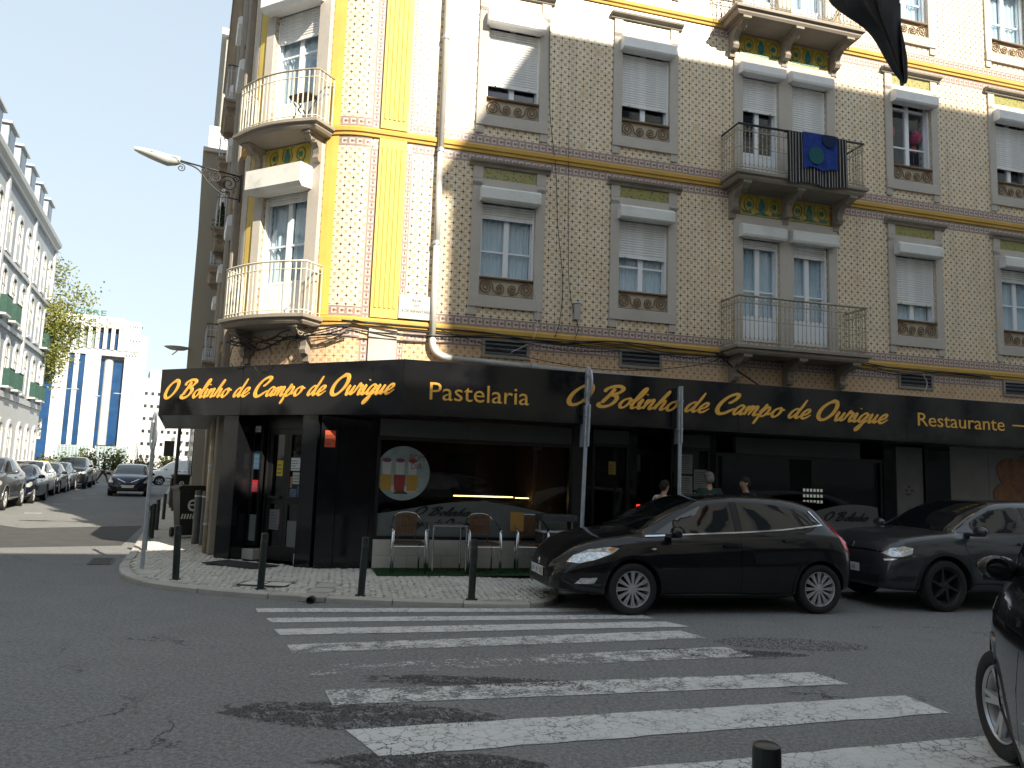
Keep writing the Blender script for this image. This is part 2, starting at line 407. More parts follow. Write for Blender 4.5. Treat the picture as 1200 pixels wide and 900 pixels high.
ASPH, ASPHD, PAINT = m_asphalt(), m_asphalt_dark(), m_paint()
ASPHS = mat('smooth_dark_asphalt', (.060,.060,.062), .85, var=.22, scale=2.5, bump=.6, bscale=70)
TILE, FRZ, YEL = m_tile(), m_frieze('meander_frieze'), m_yellow()
STONE = m_stone('grey_limestone', (.47,.425,.375), (.54,.49,.44), amt=.35)
STONED = m_stone('weathered_stone', (.25,.21,.17), (.33,.29,.24), (.08,.065,.05), .7)
KERB = m_stone('kerb_stone', (.42,.40,.36), (.52,.49,.45), (.10,.09,.075), .6)
PINK = m_stone('rose_stone', (.50,.40,.33), (.56,.46,.38), (.30,.22,.17), .4)
COB = m_stone('calcada_limestone', (.56,.53,.475), (.74,.71,.65), (.16,.145,.12), .45, 5)
COBJ = m_stone('joint_sand', (.24,.22,.18), (.32,.29,.25), (.07,.06,.05), .5)
PLAST = mat('white_lacquer', (.82,.84,.86), .35, var=.05, scale=3)
WFRAME = mat('white_frame', (.84,.87,.90), .32, var=.04, scale=4)
SHUT = mat('shutter_pvc', (.80,.80,.79), .42, var=.08, scale=4, stain=(.36,.34,.30), stain_amt=.35)
SHUTC = mat('shutter_beige', (.70,.67,.58), .45, var=.08, scale=4, stain=(.3,.27,.22), stain_amt=.4)
BOXM = m_stone('shutter_box_painted', (.68,.68,.65), (.76,.76,.73), (.25,.23,.20), .55, 4)
BOXW = mat('shutter_box_white', (.86,.86,.86), .4, var=.05)
GLASS = m_glass('window_glass', (.90,.93,.95)); SGLASS = m_glass('shop_glass', (.50,.53,.53), 1.0)
CURT = m_curtain()
DARKIN = mat('dark_backing', (.018,.018,.018), .9)  # near-black colour in place of shade behind openings
IRON = mat('wrought_iron', (.36,.31,.235), .6, var=.45, scale=9, bump=.2); IRONW = mat('cream_iron', (.64,.61,.52), .5, var=.12, scale=7, stain=(.3,.2,.1), stain_amt=.5)
IRONB = mat('black_iron', (.02,.02,.022), .45)
BLACK = m_gloss_black(); GRAN = m_gloss_black(); GRAN.name = 'black_granite'
BFRAME = mat('black_frame', (.012,.012,.013), .3, var=.2)
GOLD = mat('gold_letter', (.88,.47,.09), .38, var=.05, scale=10)
PIPE = mat('grey_pipe', (.42,.42,.40), .45, var=.1, scale=5, stain=(.2,.17,.13), stain_amt=.4)
PIPEW = mat('white_pipe', (.62,.61,.58), .4, var=.06, scale=5)
CABLE = mat('black_cable', (.02,.02,.02), .5)
STEEL = mat('galvanised_steel', (.46,.51,.57), .42, metal=.45, var=.12, scale=12); ALU = mat('polished_aluminium', (.62,.63,.64), .22, metal=1)
BOLL = mat('bollard_paint', (.017,.026,.026), .38, var=.3, scale=14, stain=(.06,.06,.055), stain_amt=.5)
RUBBER = mat('tyre_rubber', (.016,.016,.017), .75, var=.15, scale=20, bump=.2); RIM = mat('alloy_rim', (.58,.58,.59), .3, metal=.55); RIMD = mat('dark_alloy', (.05,.05,.052), .35, metal=.5)
CGLASS = mat('car_glass', (.006,.008,.009), .02, spec=1.0); CTRIM = mat('car_trim', (.014,.014,.015), .55); CHROME = mat('chrome', (.62,.64,.67), .12, metal=1)
HLAMP = mat('headlamp_lens', (.66,.70,.74), .08, metal=.5, var=.5, scale=30); TLAMP = mat('tail_lamp_lens', (.75,.03,.05), .12, coat=.8, var=.3, scale=20); AMBER = mat('amber_lens', (.75,.25,.03), .15)
WHITEP = mat('white_plate', (.66,.68,.68), .4); INK = mat('ink_black', (.01,.01,.01), .5)
# ------------------------------------------------------------------ corner building
ROOTM = {}
def root(name, M, label, cat, group=None):
    o = empty(name, label=label, cat=cat, group=group); o.matrix_world = M; ROOTM[o.name] = M.copy(); return o
def place(o, r, M):
    o.parent = r; o.matrix_basis = ROOTM[r.name].inverted() @ M; return o
MA = Matrix.Translation(P0) @ Matrix.Rotation(RZ_A, 4, 'Z')
MC = Matrix.Translation(V0) @ Matrix.Rotation(RZ_C, 4, 'Z')
MS = Matrix.Translation(L0) @ Matrix.Rotation(RZ_S + math.pi, 4, 'Z')      # side street wall: local +x comes towards the corner
BLD = root('corner_building', MA, 'cream tiled corner apartment building with yellow pilaster and rounded corner balconies', 'building')

R1 = .445/math.tan(R(21.035)); AL1 = R1*R(42.07); R2 = .3/math.tan(R(20.085)); AL2 = R2*R(40.17)
T_C0 = -.445-AL1; T_C1 = T_C0-(1.75-.445); T_S0 = T_C1-AL2
def hn(deg): return Vector((math.sin(R(deg)), math.cos(R(deg)), 0))
def path(t):
    if t >= -.445: return P0+AX*t, AN.copy()
    if t > T_C0:
        f = (-.445-t)/R1; c = P0-AX*.445-AN*R1; n = hn(164.93+math.degrees(f)); return c+n*R1, n
    if t >= T_C1: u = .445+(T_C0-t); return V0+CC*u, CN.copy()
    if t > T_S0:
        f = (T_C1-t)/R2; c = V0+CC*1.75-CN*R2; n = hn(207+math.degrees(f)); return c+n*R2, n
    return L0+SD*(.3+(T_S0-t)), -SN
def tu(u): return T_C0-(u-.445)
def tsamp(t0, t1):
    ts = {t0, t1}
    for a, b, k in ((-.445, T_C0, 9), (T_C1, T_S0, 7)):
        for i in range(k+1):
            x = a+(b-a)*i/k
            if t0 < x < t1: ts.add(x)
    return sorted(ts)
S_END = T_S0-13.5; A_END = 17.0

def wall(name, t0, t1, z0, z1, holes, th, m, out=0.0):
    ts = set(tsamp(t0, t1)); zs = {z0, z1}
    for a, b, c, d in holes: ts |= {a, b}; zs |= {c, d}
    ts = sorted(x for x in ts if t0 <= x <= t1); zs = sorted(zs); mb = MB()
    def hole(i, j):
        if i < 0 or j < 0 or i >= len(ts)-1 or j >= len(zs)-1: return None
        x, z = (ts[i]+ts[i+1])/2, (zs[j]+zs[j+1])/2
        return any(a < x < b and c < z < d for a, b, c, d in holes)
    def P(t, z, o): p, n = path(t); q = p+n*o; return (q.x, q.y, z)
    for i in range(len(ts)-1):
        a, b = ts[i], ts[i+1]
        for j in range(len(zs)-1):
            c, d = zs[j], zs[j+1]
            if hole(i, j): continue
            mb.add([P(a,c,out),P(b,c,out),P(b,d,out),P(a,d,out)], [(0,1,2,3)], [(a,c),(b,c),(b,d),(a,d)])
            mb.add([P(a,c,-th),P(b,c,-th),P(b,d,-th),P(a,d,-th)], [(3,2,1,0)], [(a,d),(b,d),(b,c),(a,c)])
            for (di, dj, q) in ((-1,0,((a,c),(a,d))),(1,0,((b,d),(b,c))),(0,-1,((b,c),(a,c))),(0,1,((a,d),(b,d)))):
                if hole(i+di, j+dj) is not False:
                    (ta, za), (tb, zb) = q
                    mb.add([P(ta,za,out),P(tb,zb,out),P(tb,zb,-th),P(ta,za,-th)], [(3,2,1,0)], [(ta,za),(tb,zb),(tb+th,zb),(ta+th,za)][::-1])
    o = mb.build(name, m); place(o, BLD, Matrix.Identity(4)); return o

def sweep(name, t0, t1, prof, m, along=True, uvs=None, smooth=False):
    """moulding with a closed (out, z) profile that follows the facade"""
    ts = tsamp(t0, t1); mb = MB(); n = len(prof)
    zl = min(p[1] for p in prof); zh = max(p[1] for p in prof)
    rows = []
    for t in ts:
        p, nn = path(t); rows.append([(p.x+nn.x*o, p.y+nn.y*o, z) for o, z in prof])
    for i in range(len(ts)-1):
        for k in range(n):
            l = (k+1) % n
            vs = [rows[i][k], rows[i+1][k], rows[i+1][l], rows[i][l]]
            if along: uv = [(ts[i], (prof[k][1]-zl)/(zh-zl)), (ts[i+1], (prof[k][1]-zl)/(zh-zl)), (ts[i+1], (prof[l][1]-zl)/(zh-zl)), (ts[i], (prof[l][1]-zl)/(zh-zl))]
            else: uv = [(prof[k][1], (ts[i]-t0)/(t1-t0)), (prof[k][1], (ts[i+1]-t0)/(t1-t0)), (prof[l][1], (ts[i+1]-t0)/(t1-t0)), (prof[l][1], (ts[i]-t0)/(t1-t0))]
            mb.add(vs, [(0,1,2,3)], uv)
    for r, ordr in ((rows[0], range(n-1,-1,-1)), (rows[-1], range(n))):
        mb.add([r[k] for k in ordr], [tuple(range(n))], [(0,0)]*n)
    o = mb.build(name, m, smooth=smooth, angle=35); place(o, BLD, Matrix.Identity(4)); return o

FH = 3.17
BELT = m_stone('ochre_belt', (.50,.29,.055), (.60,.37,.085), (.26,.15,.05), .5, 3)
holesA = []
for fl in range(3):
    z = fl*FH
    for x in (1.35, 3.86, 9.74, 12.34): holesA.append((x+.17, x+1.12, 4.63+z, 6.5+z))
    for a in (6.5, 7.58): holesA.append((a, a+.78, 4.12+z, 6.42+z))
holesC = [(tu(1.55), tu(.55), 4.1+FH*f, 6.5+FH*f) for f in range(3)]
tS = lambda s: T_S0-(s-.3)
holesS = [(tS(s+1.0), tS(s), 4.1+FH*f, 6.45+FH*f) for f in range(3) for s in (1.6, 5.6, 9.4)]
wall('wall', T_S0-13.5, A_END, 2.55, 14.3, holesA+holesC+holesS, .32, TILE)
# mass behind the facade
pA, pS = path(A_END)[0], path(S_END)[0]
bk = [path(S_END)[0]+SN*1.0, L0+SN*1.0+SD*.6, V0-CN*.95-AN*.25+CC*.35, apt(-.2,-1.0), apt(A_END,-.95)]
mb = MB(); poly = [(p.x, p.y) for p in bk] + [((pA-AN*11).x, (pA-AN*11).y), ((pS+SN*9).x, (pS+SN*9).y)]
mb.exy(poly, 3.3, 14.2); o = mb.build('inner_core', DARKIN, kind=None); place(o, BLD, Matrix.Identity(4))
o = sweep('roof_cornice', S_END, A_END, [(-.3,14.3),(.0,14.3),(.12,14.36),(.3,14.52),(.34,14.52),(.34,14.62),(-.3,14.66)], STONED)
for (o_, z0_, z1_) in ((11.02, 14.3, 14.31),):
    mb = MB(); mb.exy([(p.x, p.y) for p in [path(t)[0] for t in tsamp(S_END, A_END)]] + poly[-2:], 14.22, 14.295); o = mb.build('roof', STONED); place(o, BLD, Matrix.Identity(4))
# belts and meander friezes
for f in range(4):
    z = 4.05+FH*f
    if f == 3: z = 13.4
    sweep('belt_course', T_S0-12, A_END, [(0,z-.14),(.035,z-.13),(.035,z-.085),(.06,z-.07),(.06,z-.01),(.035,z+.02),(0,z+.03)], BELT)
    for a, b in ((tu(1.68), tu(.3)),): pass
    for (a, b) in ((.31, A_END-.01), (-.90, -.385)):
        sweep('meander_frieze', a, b, [(0,z+.034),(.006,z+.036),(.006,z+.195),(0,z+.197)], FRZ)
        sweep('meander_frieze', a, b, [(0,z-.305),(.006,z-.303),(.006,z-.146),(0,z-.144)], FRZ)
# upright friezes beside the pilaster, pilaster with flutes, yellow strips
for f in range(-1, 3):
    z0, z1 = (4.25+FH*f, 6.91+FH*f) if f >= 0 else (2.9, 3.74)
    sweep('meander_frieze', .205, .31, [(0,z0-.2),(.007,z0-.2),(.007,z1),(0,z1)], FRZ, along=False)
    sweep('meander_frieze', -.385, -.25, [(0,z0-.2),(.007,z0-.2),(.007,z1),(0,z1)], FRZ, along=False)
    if f >= 0:
        b0, b1 = 4.085+FH*f, 7.08+FH*f-.001-.14
        t0, t1 = -.245, .2
        sweep('pilaster', t0, t1, [(0,b0),(.05,b0),(.05,b1+.14),(0,b1+.14)], YEL)
        for k in range(5):
            x0 = t0+.045+k*.076
            mb = MB()
            for (xx0, xx1) in ((x0, x0+.05),):
                n = 6; pts = []
                for i in range(n+1):
                    a = math.pi*i/n; pts.append((xx0+.025-.025*math.cos(a), -.051-.016*math.sin(a)))
                mb.exy([(x, y) for x, y in pts], b0+.16, b1-.02)
            o = mb.build('flute', YEL, smooth=True, angle=50); place(o, BLD, MA)
        for (ta, tb) in ((tu(.27), tu(.27)+.215), (tu(1.93), tu(1.74))):
            sweep('yellow_strip', ta, tb, [(0,b0),(.012,b0),(.012,b1+.14),(0,b1+.14)], YEL)
        sweep('rendered_strip', tu(1.74)-.42, tu(1.93)-.03, [(0,b0),(.01,b0),(.01,b1+.14),(0,b1+.14)], STONE)
    else:
        sweep('pilaster_base', -.245, .2, [(0,2.6),(.05,2.6),(.05,3.905),(0,3.905)], STONE)
sweep('ledge', tu(1.74), tu(.3), [(0,3.80),(.03,3.80),(.03,3.90),(0,3.90)], STONE)

# ---- window parts ------------------------------------------------------------
_mesh = {}
def shared(key, fn):
    if key not in _mesh: _mesh[key] = fn()
    return _mesh[key]
def slat_mesh(w):
    def f():
        mb = MB(); prof = [(0,.002),(-.006,.008),(-.009,.022),(-.006,.038),(0,.043),(.006,.043),(.006,.002)]
        mb.eyz(prof, 0, w); return mb.mesh('slat')
    return shared(('slat', round(w,3)), f)
def shutter(win, ox0, ox1, zt, zb, m, y=.07):
    n = max(1, int((zt-zb)/.046)); sm = slat_mesh(ox1-ox0-.05)
    for k in range(n):
        link('slat', sm, m, win, loc=(ox0+.025, y, zb+.03+k*.046))
    mb = MB(); mb.bbox(ox0+.02, ox1-.02, y-.012, y+.012, zb, zb+.035, .004)
    for q in (.18, .82): x = ox0+(ox1-ox0)*q; mb.box(x-.012, x+.012, y-.04, y-.012, zb+.006, zb+.03)
    mb.build('shutter_rail', m, win)
    mb = MB()
    for x in (ox0+.004, ox1-.028): mb.box(x, x+.024, y-.02, y+.02, zb, zt)
def curtain(win, x0, x1, z0, z1, y, seed):
    rd = random.Random(seed); n = 28; vs = []; fs = []; ph = rd.random()*6
    for i in range(n+1):
        x = x0+(x1-x0)*i/n; yy = y+.022*math.sin(i*1.35+ph)+.012*math.sin(i*.6+ph*2)
        vs += [(x, yy, z0), (x, yy*1.0, z1)]
    for i in range(n): fs.append((2*i, 2*i+2, 2*i+3, 2*i+1))
    mb = MB(); mb.add(vs, fs); mb.build('curtain', CURT, win, smooth=True)
def spiral(mb, cx, cz, r, a0, turns, sgn, y, th=.011):
    pts = []; n = int(16*turns)
    for i in range(n+1):
        f = i/n; a = a0+sgn*f*turns*2*math.pi; rr = r*(1-f*.82); pts.append((cx+rr*math.cos(a), y, cz+rr*math.sin(a)))
    mb.tube(pts, th, 5); return pts[0]
GRB = m_stone('terracotta_grille', (.17,.10,.055), (.24,.15,.085), (.16,.10,.06), .6, 6)
GRF = m_stone('grille_plate', (.52,.46,.34), (.60,.54,.42), (.20,.16,.11), .5, 6)
FTILE = None
def m_floral():
    t = NT('floral_tile'); c = t.coord(); v = t.node('ShaderNodeTexVoronoi'); v.inputs['Scale'].default_value = 20; t.lk(c, v.inputs['Vector'])
    v2 = t.node('ShaderNodeTexVoronoi'); v2.inputs['Scale'].default_value = 34; t.lk(c, v2.inputs['Vector'])
    x = t.mix(t.ramp(v.outputs['Distance'], .28, .36), (.09,.14,.05), (.30,.28,.09)); x = t.mix(t.ramp(v2.outputs['Distance'], .22, .16), x, (.35,.12,.05)); t.base(x); t.set(rough=.3); return t.m
FTILE = m_floral()
def panes(win, x0, x1, z0, z1, y, trans=None, name='pane'):
    xm = (x0+x1)/2
    mb = MB(); w = .045
    mb.box(x0, x0+w, y-.03, y+.03, z0, z1); mb.box(x1-w, x1, y-.03, y+.03, z0, z1)
    mb.box(x0+w, x1-w, y-.029, y+.03, z0, z0+w); mb.box(x0+w, x1-w, y-.029, y+.03, z1-w, z1)
    mb.box(xm-.045, xm+.045, y-.034, y+.03, z0+w, z1-w)
    if trans:
        for z in trans: mb.box(x0+w, xm-.045, y-.022, y+.02, z-.015, z+.015); mb.box(xm+.045, x1-w, y-.022, y+.02, z-.015, z+.015)
    o = mb.build('window', WFRAME)
    return o
def glass(win, x0, x1, z0, z1, y, trans):
    xm = (x0+x1)/2; zz = [z0+.045]+sorted(trans or [])+[z1-.045]
    for a, b in ((x0+.045, xm-.045), (xm+.045, x1-.045)):
        for c, d in zip(zz[:-1], zz[1:]):
            mb = MB(); mb.box(a, b, y-.003, y+.003, c+(.015 if c != zz[0] else 0), d-(.015 if d != zz[-1] else 0)); mb.build('pane', GLASS, win)
def back(win, x0, x1, z0, z1, y=.6):  # near-black sheet stands in for the unlit room behind the panes
    mb = MB(); mb.box(x0-.3, x1+.3, y, y+.02, z0-.3, z1+.3); mb.build('dark_backing', DARKIN, win)

def window_a(x0, zf, shut, upper, trans, curt=True, smat=None, transom_top=False, label=None, sheer=None):
    """sash window with stone surround, roller box and scroll grille; zf = floor offset"""
    x1 = x0+1.29; ox0, ox1 = x0+.17, x0+1.12; zb, zt = 4.42+zf, 6.86+zf; oz0, oz1 = 4.95+zf, 6.5+zf
    w = panes(None, ox0, ox1, oz0, oz1, .15, trans); place(w, BLD, MA)
    if label: w['label'] = label
    if transom_top:
        mb = MB(); mb.box(ox0+.045, ox1-.045, .118, .18, oz1-.33, oz1-.28); mb.build('transom', WFRAME, w)
    glass(w, ox0, ox1, oz0, oz1, .15, trans)
    if curt:
        xm = (ox0+ox1)/2; curtain(w, ox0+.05, xm-.03, oz0, oz1, .205, x0*7+zf); curtain(w, xm+.03, ox1-.05, oz0, oz1, .205, x0*3+zf+1)
    back(w, ox0, ox1, oz0, oz1)
    # surround: jambs, head, sill and the two drop blocks, each a stone
    S = lambda n, *b: MB().bbox(*b, .006).build(n, STONE, w)
    S('jamb', x0, ox0, -.035, .1, zb+.2, zt-.28); S('jamb', ox1, x1, -.035, .1, zb+.2, zt-.28)
    S('sill', x0, x1, -.05, .12, zb, zb+.2); S('lintel', x0, x1, -.035, .1, oz1+.0, zt-.22)
    S('drop_block', x0, x0+.14, -.03, .0, zb-.14, zb); S('drop_block', x1-.14, x1, -.03, .0, zb-.14, zb)
    S('impost', x0, ox0, -.036, .1, zt-.219, zt); S('impost', ox1, x1, -.036, .1, zt-.219, zt)
    mb = MB(); mb.box(ox0+.001, ox1-.001, -.012, .08, zt-.219, zt-.02); mb.build('floral_panel', FTILE, w)
    mb = MB(); mb.eyz([(0,zt-.019),(-.05,zt-.01),(-.06,zt+.03),(-.12,zt+.05),(-.13,zt+.085),(0,zt+.11)], x0-.07, x1+.07); mb.build('cornice', STONED, w)
    # roller box
    b0, b1 = 6.22+zf, 6.47+zf
    mb = MB(); mb.eyz([(.03,b0+.02),(-.17,b0),(-.20,b0+.03),(-.20,b1-.05),(-.14,b1),(.03,b1)], ox0-.05, ox1+.045); mb.build('roller_box', BOXW if upper else BOXM, w)
    if shut is not None: shutter(w, ox0, ox1, b0, shut, smat or SHUT)
    # guide rails
    mb = MB(); mb.box(ox0, ox0+.03, .045, .105, oz0, b0); mb.box(ox1-.03, ox1, .045, .105, oz0, b0); mb.build('guide_rail', WFRAME, w)
    # grille plate with scrolls
    g0, g1 = zb+.2, oz0-.005
    mb = MB(); mb.box(ox0+.001, ox1-.001, .03, .06, g0, g1); mb.build('grille_plate', GRF, w)
    mb = MB(); mb.box(ox0, ox1, -.03, .12, g1-.03, g1+.004); mb.box(ox0, ox1, -.03, .03, g0+.001, g0+.018)
    cz = (g0+g1)/2-.01; L = ox1-ox0
    for sgn, side in ((1, 0), (-1, 1)):
        cx = ox0+.13 if not side else ox1-.13
        spiral(mb, cx, cz, .115, math.pi/2 if not side else math.pi/2, 1.9, 1 if not side else -1, -.0)
        cx2 = ox0+L/2-.11 if not side else ox0+L/2+.11
        spiral(mb, cx2, cz-.01, .085, -math.pi/2, 1.7, 1 if not side else -1, -.0)
        mb.tube(cr([(cx, 0, cz+.115), (cx+sgn*.1, 0, cz+.06), (cx2-sgn*.1, 0, cz-.05), (cx2, 0, cz-.095)], 5), .011, 5)
    mb.build('scroll_grille', GRB, w, smooth=True)
    return w

window_a(1.35, 0, 5.97, False, [5.42]); window_a(3.86, 0, 5.57, False, [5.42])
window_a(9.74, 0, 5.28, False, [], smat=SHUTC); window_a(12.34, 0, 5.98, False, [5.5])
window_a(1.35, FH, 8.36, True, [], curt=False); window_a(3.86, FH, 8.41, True, [], curt=False)
w3u = window_a(9.74, FH, None, True, [8.55], curt=False, transom_top=True); window_a(12.34, FH, 8.43, True, [], curt=False)
for x in (1.35, 3.86, 9.74, 12.34): window_a(x, 2*FH, None, True, [11.75])

def french(M, ox0, ox1, z0, z1, shut, smat, boxm, b0, b1, boxp=.2, trans=None, y=.15, curt=True, panel=.58, boxw=(.05,.05), slope=False, fr=.045):
    zt_ = z0+panel; xm = (ox0+ox1)/2
    w = panes(None, ox0, ox1, z0, z1, y, None); w.name = 'balcony_door'; place(w, BLD, M)
    mb = MB()
    for a, b in ((ox0+.045, xm-.045), (xm+.045, ox1-.045)):
        mb.box(a, b, y-.018, y+.02, z0+.045, zt_); mb.bbox(a+.05, b-.05, y-.026, y-.017, z0+.11, zt_-.07, .006)
        mb.box(a, b, y-.024, y+.02, zt_+.001, zt_+.05)
    mb.build('door_panel', WFRAME, w)
    tr = trans or []
    for z in tr:
        mb = MB(); mb.box(ox0+.045, xm-.045, y-.02, y+.02, z-.015, z+.015); mb.box(xm+.045, ox1-.045, y-.02, y+.02, z-.015, z+.015); mb.build('glazing_bar', WFRAME, w)
    for a, b in ((ox0+.045, xm-.045), (xm+.045, ox1-.045)):
        mb = MB(); mb.box(a, b, y-.003, y+.003, zt_+.05, z1-.045); mb.build('pane', GLASS, w)
    if curt: curtain(w, ox0+.04, xm-.02, z0+.1, z1, y+.06, ox0*5+z0); curtain(w, xm+.02, ox1-.04, z0+.1, z1, y+.06, ox0*3+z0)
    back(w, ox0, ox1, z0, z1)
    mb = MB()
    if slope: mb.eyz([(.03,b0+.02),(-boxp+.06,b0-.02),(-boxp,b0+.05),(-boxp,b1-.01),(.03,b1)], ox0-boxw[0], ox1+boxw[1])
    else: mb.eyz([(.03,b0+.02),(-boxp+.02,b0),(-boxp,b0+.04),(-boxp,b1-.05),(-boxp+.06,b1),(.03,b1)], ox0-boxw[0], ox1+boxw[1])
    mb.build('roller_box', boxm, w)
    if shut is not None: shutter(w, ox0, ox1, b0+.02, shut, smat)
    mb = MB(); mb.box(ox0, ox0+.03, .045, .105, z0, b0); mb.box(ox1-.03, ox1, .045, .105, z0, b0); mb.build('guide_rail', WFRAME, w)
    return w

# ---- balconies -----------------------------------------------------------------
def m_art():
    t = NT('painted_tile_panel'); c = t.coord(); v = t.node('ShaderNodeTexNoise', i_Scale=7, i_Detail=5); t.lk(c, v.inputs['Vector'])
    t.base(t.mix(t.ramp(v.outputs[0], .4, .6), (.36,.30,.05), (.50,.40,.09))); t.set(rough=.3); return t.m
ART = m_art(); TEAL = mat('teal_glaze', (.02,.16,.13), .25, var=.4, scale=14); OCH = mat('ochre_glaze', (.26,.13,.03), .3, var=.3, scale=12)
def art_panel(par, x0, x1, z0, z1, y=-.004):
    """painted tile panel: vase, scrolls and rosettes in relief"""
    p = MB().box(x0, x1, y-.012, .02, z0, z1).build('tile_panel', ART, par)
    cx = (x0+x1)/2; h = z1-z0; yy = y-.018
    mb = MB(); prof = [(-.04,0),(.04,0),(.055,.07),(.03,.12),(.075,.25),(.085,.45),(.05,.62),(.03,.7),(.06,.76),(-.06,.76),(-.03,.7),(-.05,.62),(-.085,.45),(-.075,.25),(-.03,.12),(-.055,.07)]
    mb.exz([(cx+a*h*2.1, z0+.12*h+b*h*.95) for a, b in prof], yy-.004, y-.011)
    mb.exz([(cx+a*h, z0+.06*h+b*h) for a, b in ((-.45,0),(.45,0),(.25,.1),(0,.16),(-.25,.1))], yy-.002, y-.0112)
    mb.build('vase', TEAL, par)
    mb = MB(); m2 = MB()
    for s in (-1, 1):
        c = (cx+s*(x1-x0)*.29, z0+h*.52)
        mb.exz([(c[0]+h*.13*math.cos(a)*(1+.18*math.cos(6*a)), c[1]+h*.13*math.sin(a)*(1+.18*math.cos(6*a))) for a in [i*math.pi/12 for i in range(24)]], yy-.003, y-.0114)
        pts = []
        for i in range(22):
            a = -math.pi/2+s*i/21*math.pi*2.0; r = h*(.36-.10*i/21); pts.append((c[0]+r*math.cos(a)*.8, yy, c[1]+r*math.sin(a)))
        m2.tube(pts, .009, 5)
        m2.tube(cr([(cx+s*.03, yy, z0+h*.2), (cx+s*h*.3, yy, z0+h*.45), (cx+s*h*.22, yy, z0+h*.85), (cx+s*h*.38, yy, z0+h*.93)], 4), .008, 5)
        mb.exz([(cx+s*a*h, z0+b*h) for a, b in ((.5,.08),(.95,.1),(1.1,.3),(.9,.2),(.6,.22))], yy-.0025, y-.0116)
    mb.build('rosette', TEAL, par); m2.build('scroll', OCH, par, smooth=True)
def baluster_mesh(h, fancy):
    def f():
        mb = MB(); r = .0075
        if fancy:
            mb.tube([(0,0,0),(0,0,h)], .0065, 5)
            for z in (.12, .5, h-.17): mb.lathe([(0,-.02),(.014,-.01),(.014,.01),(0,.02)], 6, (0,0,z))
            for z in (.03, h-.03-.09):
                pts = [(.036*math.cos(a), 0, z+.045+.036*math.sin(a)) for a in [i*math.pi/4 for i in range(8)]]; mb.tube(pts, .005, 4, closed=True)
        else:
            mb.box(-.008, .008, -.008, .008, 0, h)
        return mb.mesh('baluster')
    return shared(('bal', h, fancy), f)
def balcony(M, x0, x1, dep, ztop, railh, im, rm, fancy, bulge=0, sp=.088, corb=3, edge=STONED, th=.16, rlabel=None, name='balcony', partial_rail=False):
    # front line in plan (y negative = out)
    def front(f): return (x0+(x1-x0)*f, -dep-bulge*math.sin(math.pi*f))
    nf = 12 if bulge else 1
    fl = [front(i/nf) for i in range(nf+1)]
    outl = [(x0, 0)] + fl + [(x1, 0)]
    def off(o):   # offset outline outwards
        k = 1+0.0
        res = [(x0-o, 0)] + [(x0-o, -dep-o)] + [(p[0], p[1]-o) for p in fl[1:-1]] + [(x1+o, -dep-o), (x1+o, 0)]
        return res
    mb = MB(); levels = [(-.05, ztop-th), (-.02, ztop-th*.75), (-.02, ztop-th*.5), (.03, ztop-th*.38), (.03, ztop-.012), (.02, ztop)]
    rows = [[(x, y, z) for x, y in off(o)] for o, z in levels]; n = len(rows[0])
    vs = [p for r in rows for p in r]; fs = []
    for i in range(len(rows)-1):
        for k in range(n-1): fs.append((i*n+k, i*n+k+1, (i+1)*n+k+1, (i+1)*n+k))
    fs.append(tuple(range(n-1,-1,-1))); fs.append(tuple((len(rows)-1)*n+k for k in range(n)))
    mb.add(vs, fs); b = mb.build(name, edge); place(b, BLD, M)
    # corbels
    for i in range(corb):
        f = (i+.0)/(corb-1) if corb > 1 else .5; cx = x0+.24+(x1-x0-.48)*f
        d = dep*.88
        prof = [(0,ztop-th-.001),(-d,ztop-th-.001),(-d-.0,ztop-th-.06),(-d*.82,ztop-th-.11),(-d*.5,ztop-th-.13),(-d*.34,ztop-th-.2),(-d*.3,ztop-th-.30),(-d*.36,ztop-th-.36),(-d*.3,ztop-th-.42),(-d*.12,ztop-th-.44),(-d*.1,ztop-th-.54),(0,ztop-th-.56)]
        m2 = MB(); m2.eyz(prof, cx-.06, cx+.06)
        m2.eyz([(0,ztop-th-.002),(-d-.02,ztop-th-.002),(-d-.02,ztop-th-.045),(0,ztop-th-.045)], cx-.085, cx+.085)
        for s in (-1, 1):
            xs = cx+s*.062; pts = []
            for k in range(20):
                a = math.pi*.5+k/19*math.pi*2.4; r = .075*(1-k/24); pts.append((xs, -d*.66+r*math.cos(a), ztop-th-.12+r*math.sin(a)*.7))
            m2.tube(pts, .011, 4)
        m2.build('corbel', STONED, b)
    # railing
    rp = [(x0+.03, -.02)] + [(x0+.03, -dep+.03)] + [(p[0], p[1]+.03) for p in fl[1:-1]] + [(x1-.03, -dep+.03), (x1-.03, -.02)]
    def rail(z, r, nm, m, flat=False):
        m3 = MB(); m3.tube([(x, y, z) for x, y in rp], r, 6); m3.build(nm, m, b, smooth=True)
    rail(ztop+railh, .022 if fancy else .016, 'handrail', rm); rail(ztop+.06, .009, 'rail', im); rail(ztop+railh-.13, .009, 'rail', im)
    if fancy: rail(ztop+railh*.5, .006, 'rail', im)
    seg = []; tot = 0
    for a, c in zip(rp[:-1], rp[1:]):
        l = math.hypot(c[0]-a[0], c[1]-a[1]); seg.append((tot, l, a, c)); tot += l
    nb = int(tot/sp); bm_ = baluster_mesh(railh-.03, fancy)
    for i in range(nb+1):
        q = min(tot*i/nb, tot-1e-6)
        for s0, l, a, c in seg:
            if s0 <= q <= s0+l+1e-9:
                f = (q-s0)/l; x, y = a[0]+(c[0]-a[0])*f, a[1]+(c[1]-a[1])*f; ang = math.atan2(c[1]-a[1], c[0]-a[0]); break
        link('baluster', bm_, im, b, loc=(x, y, ztop+.01), rot=(0,0,ang))
    return b

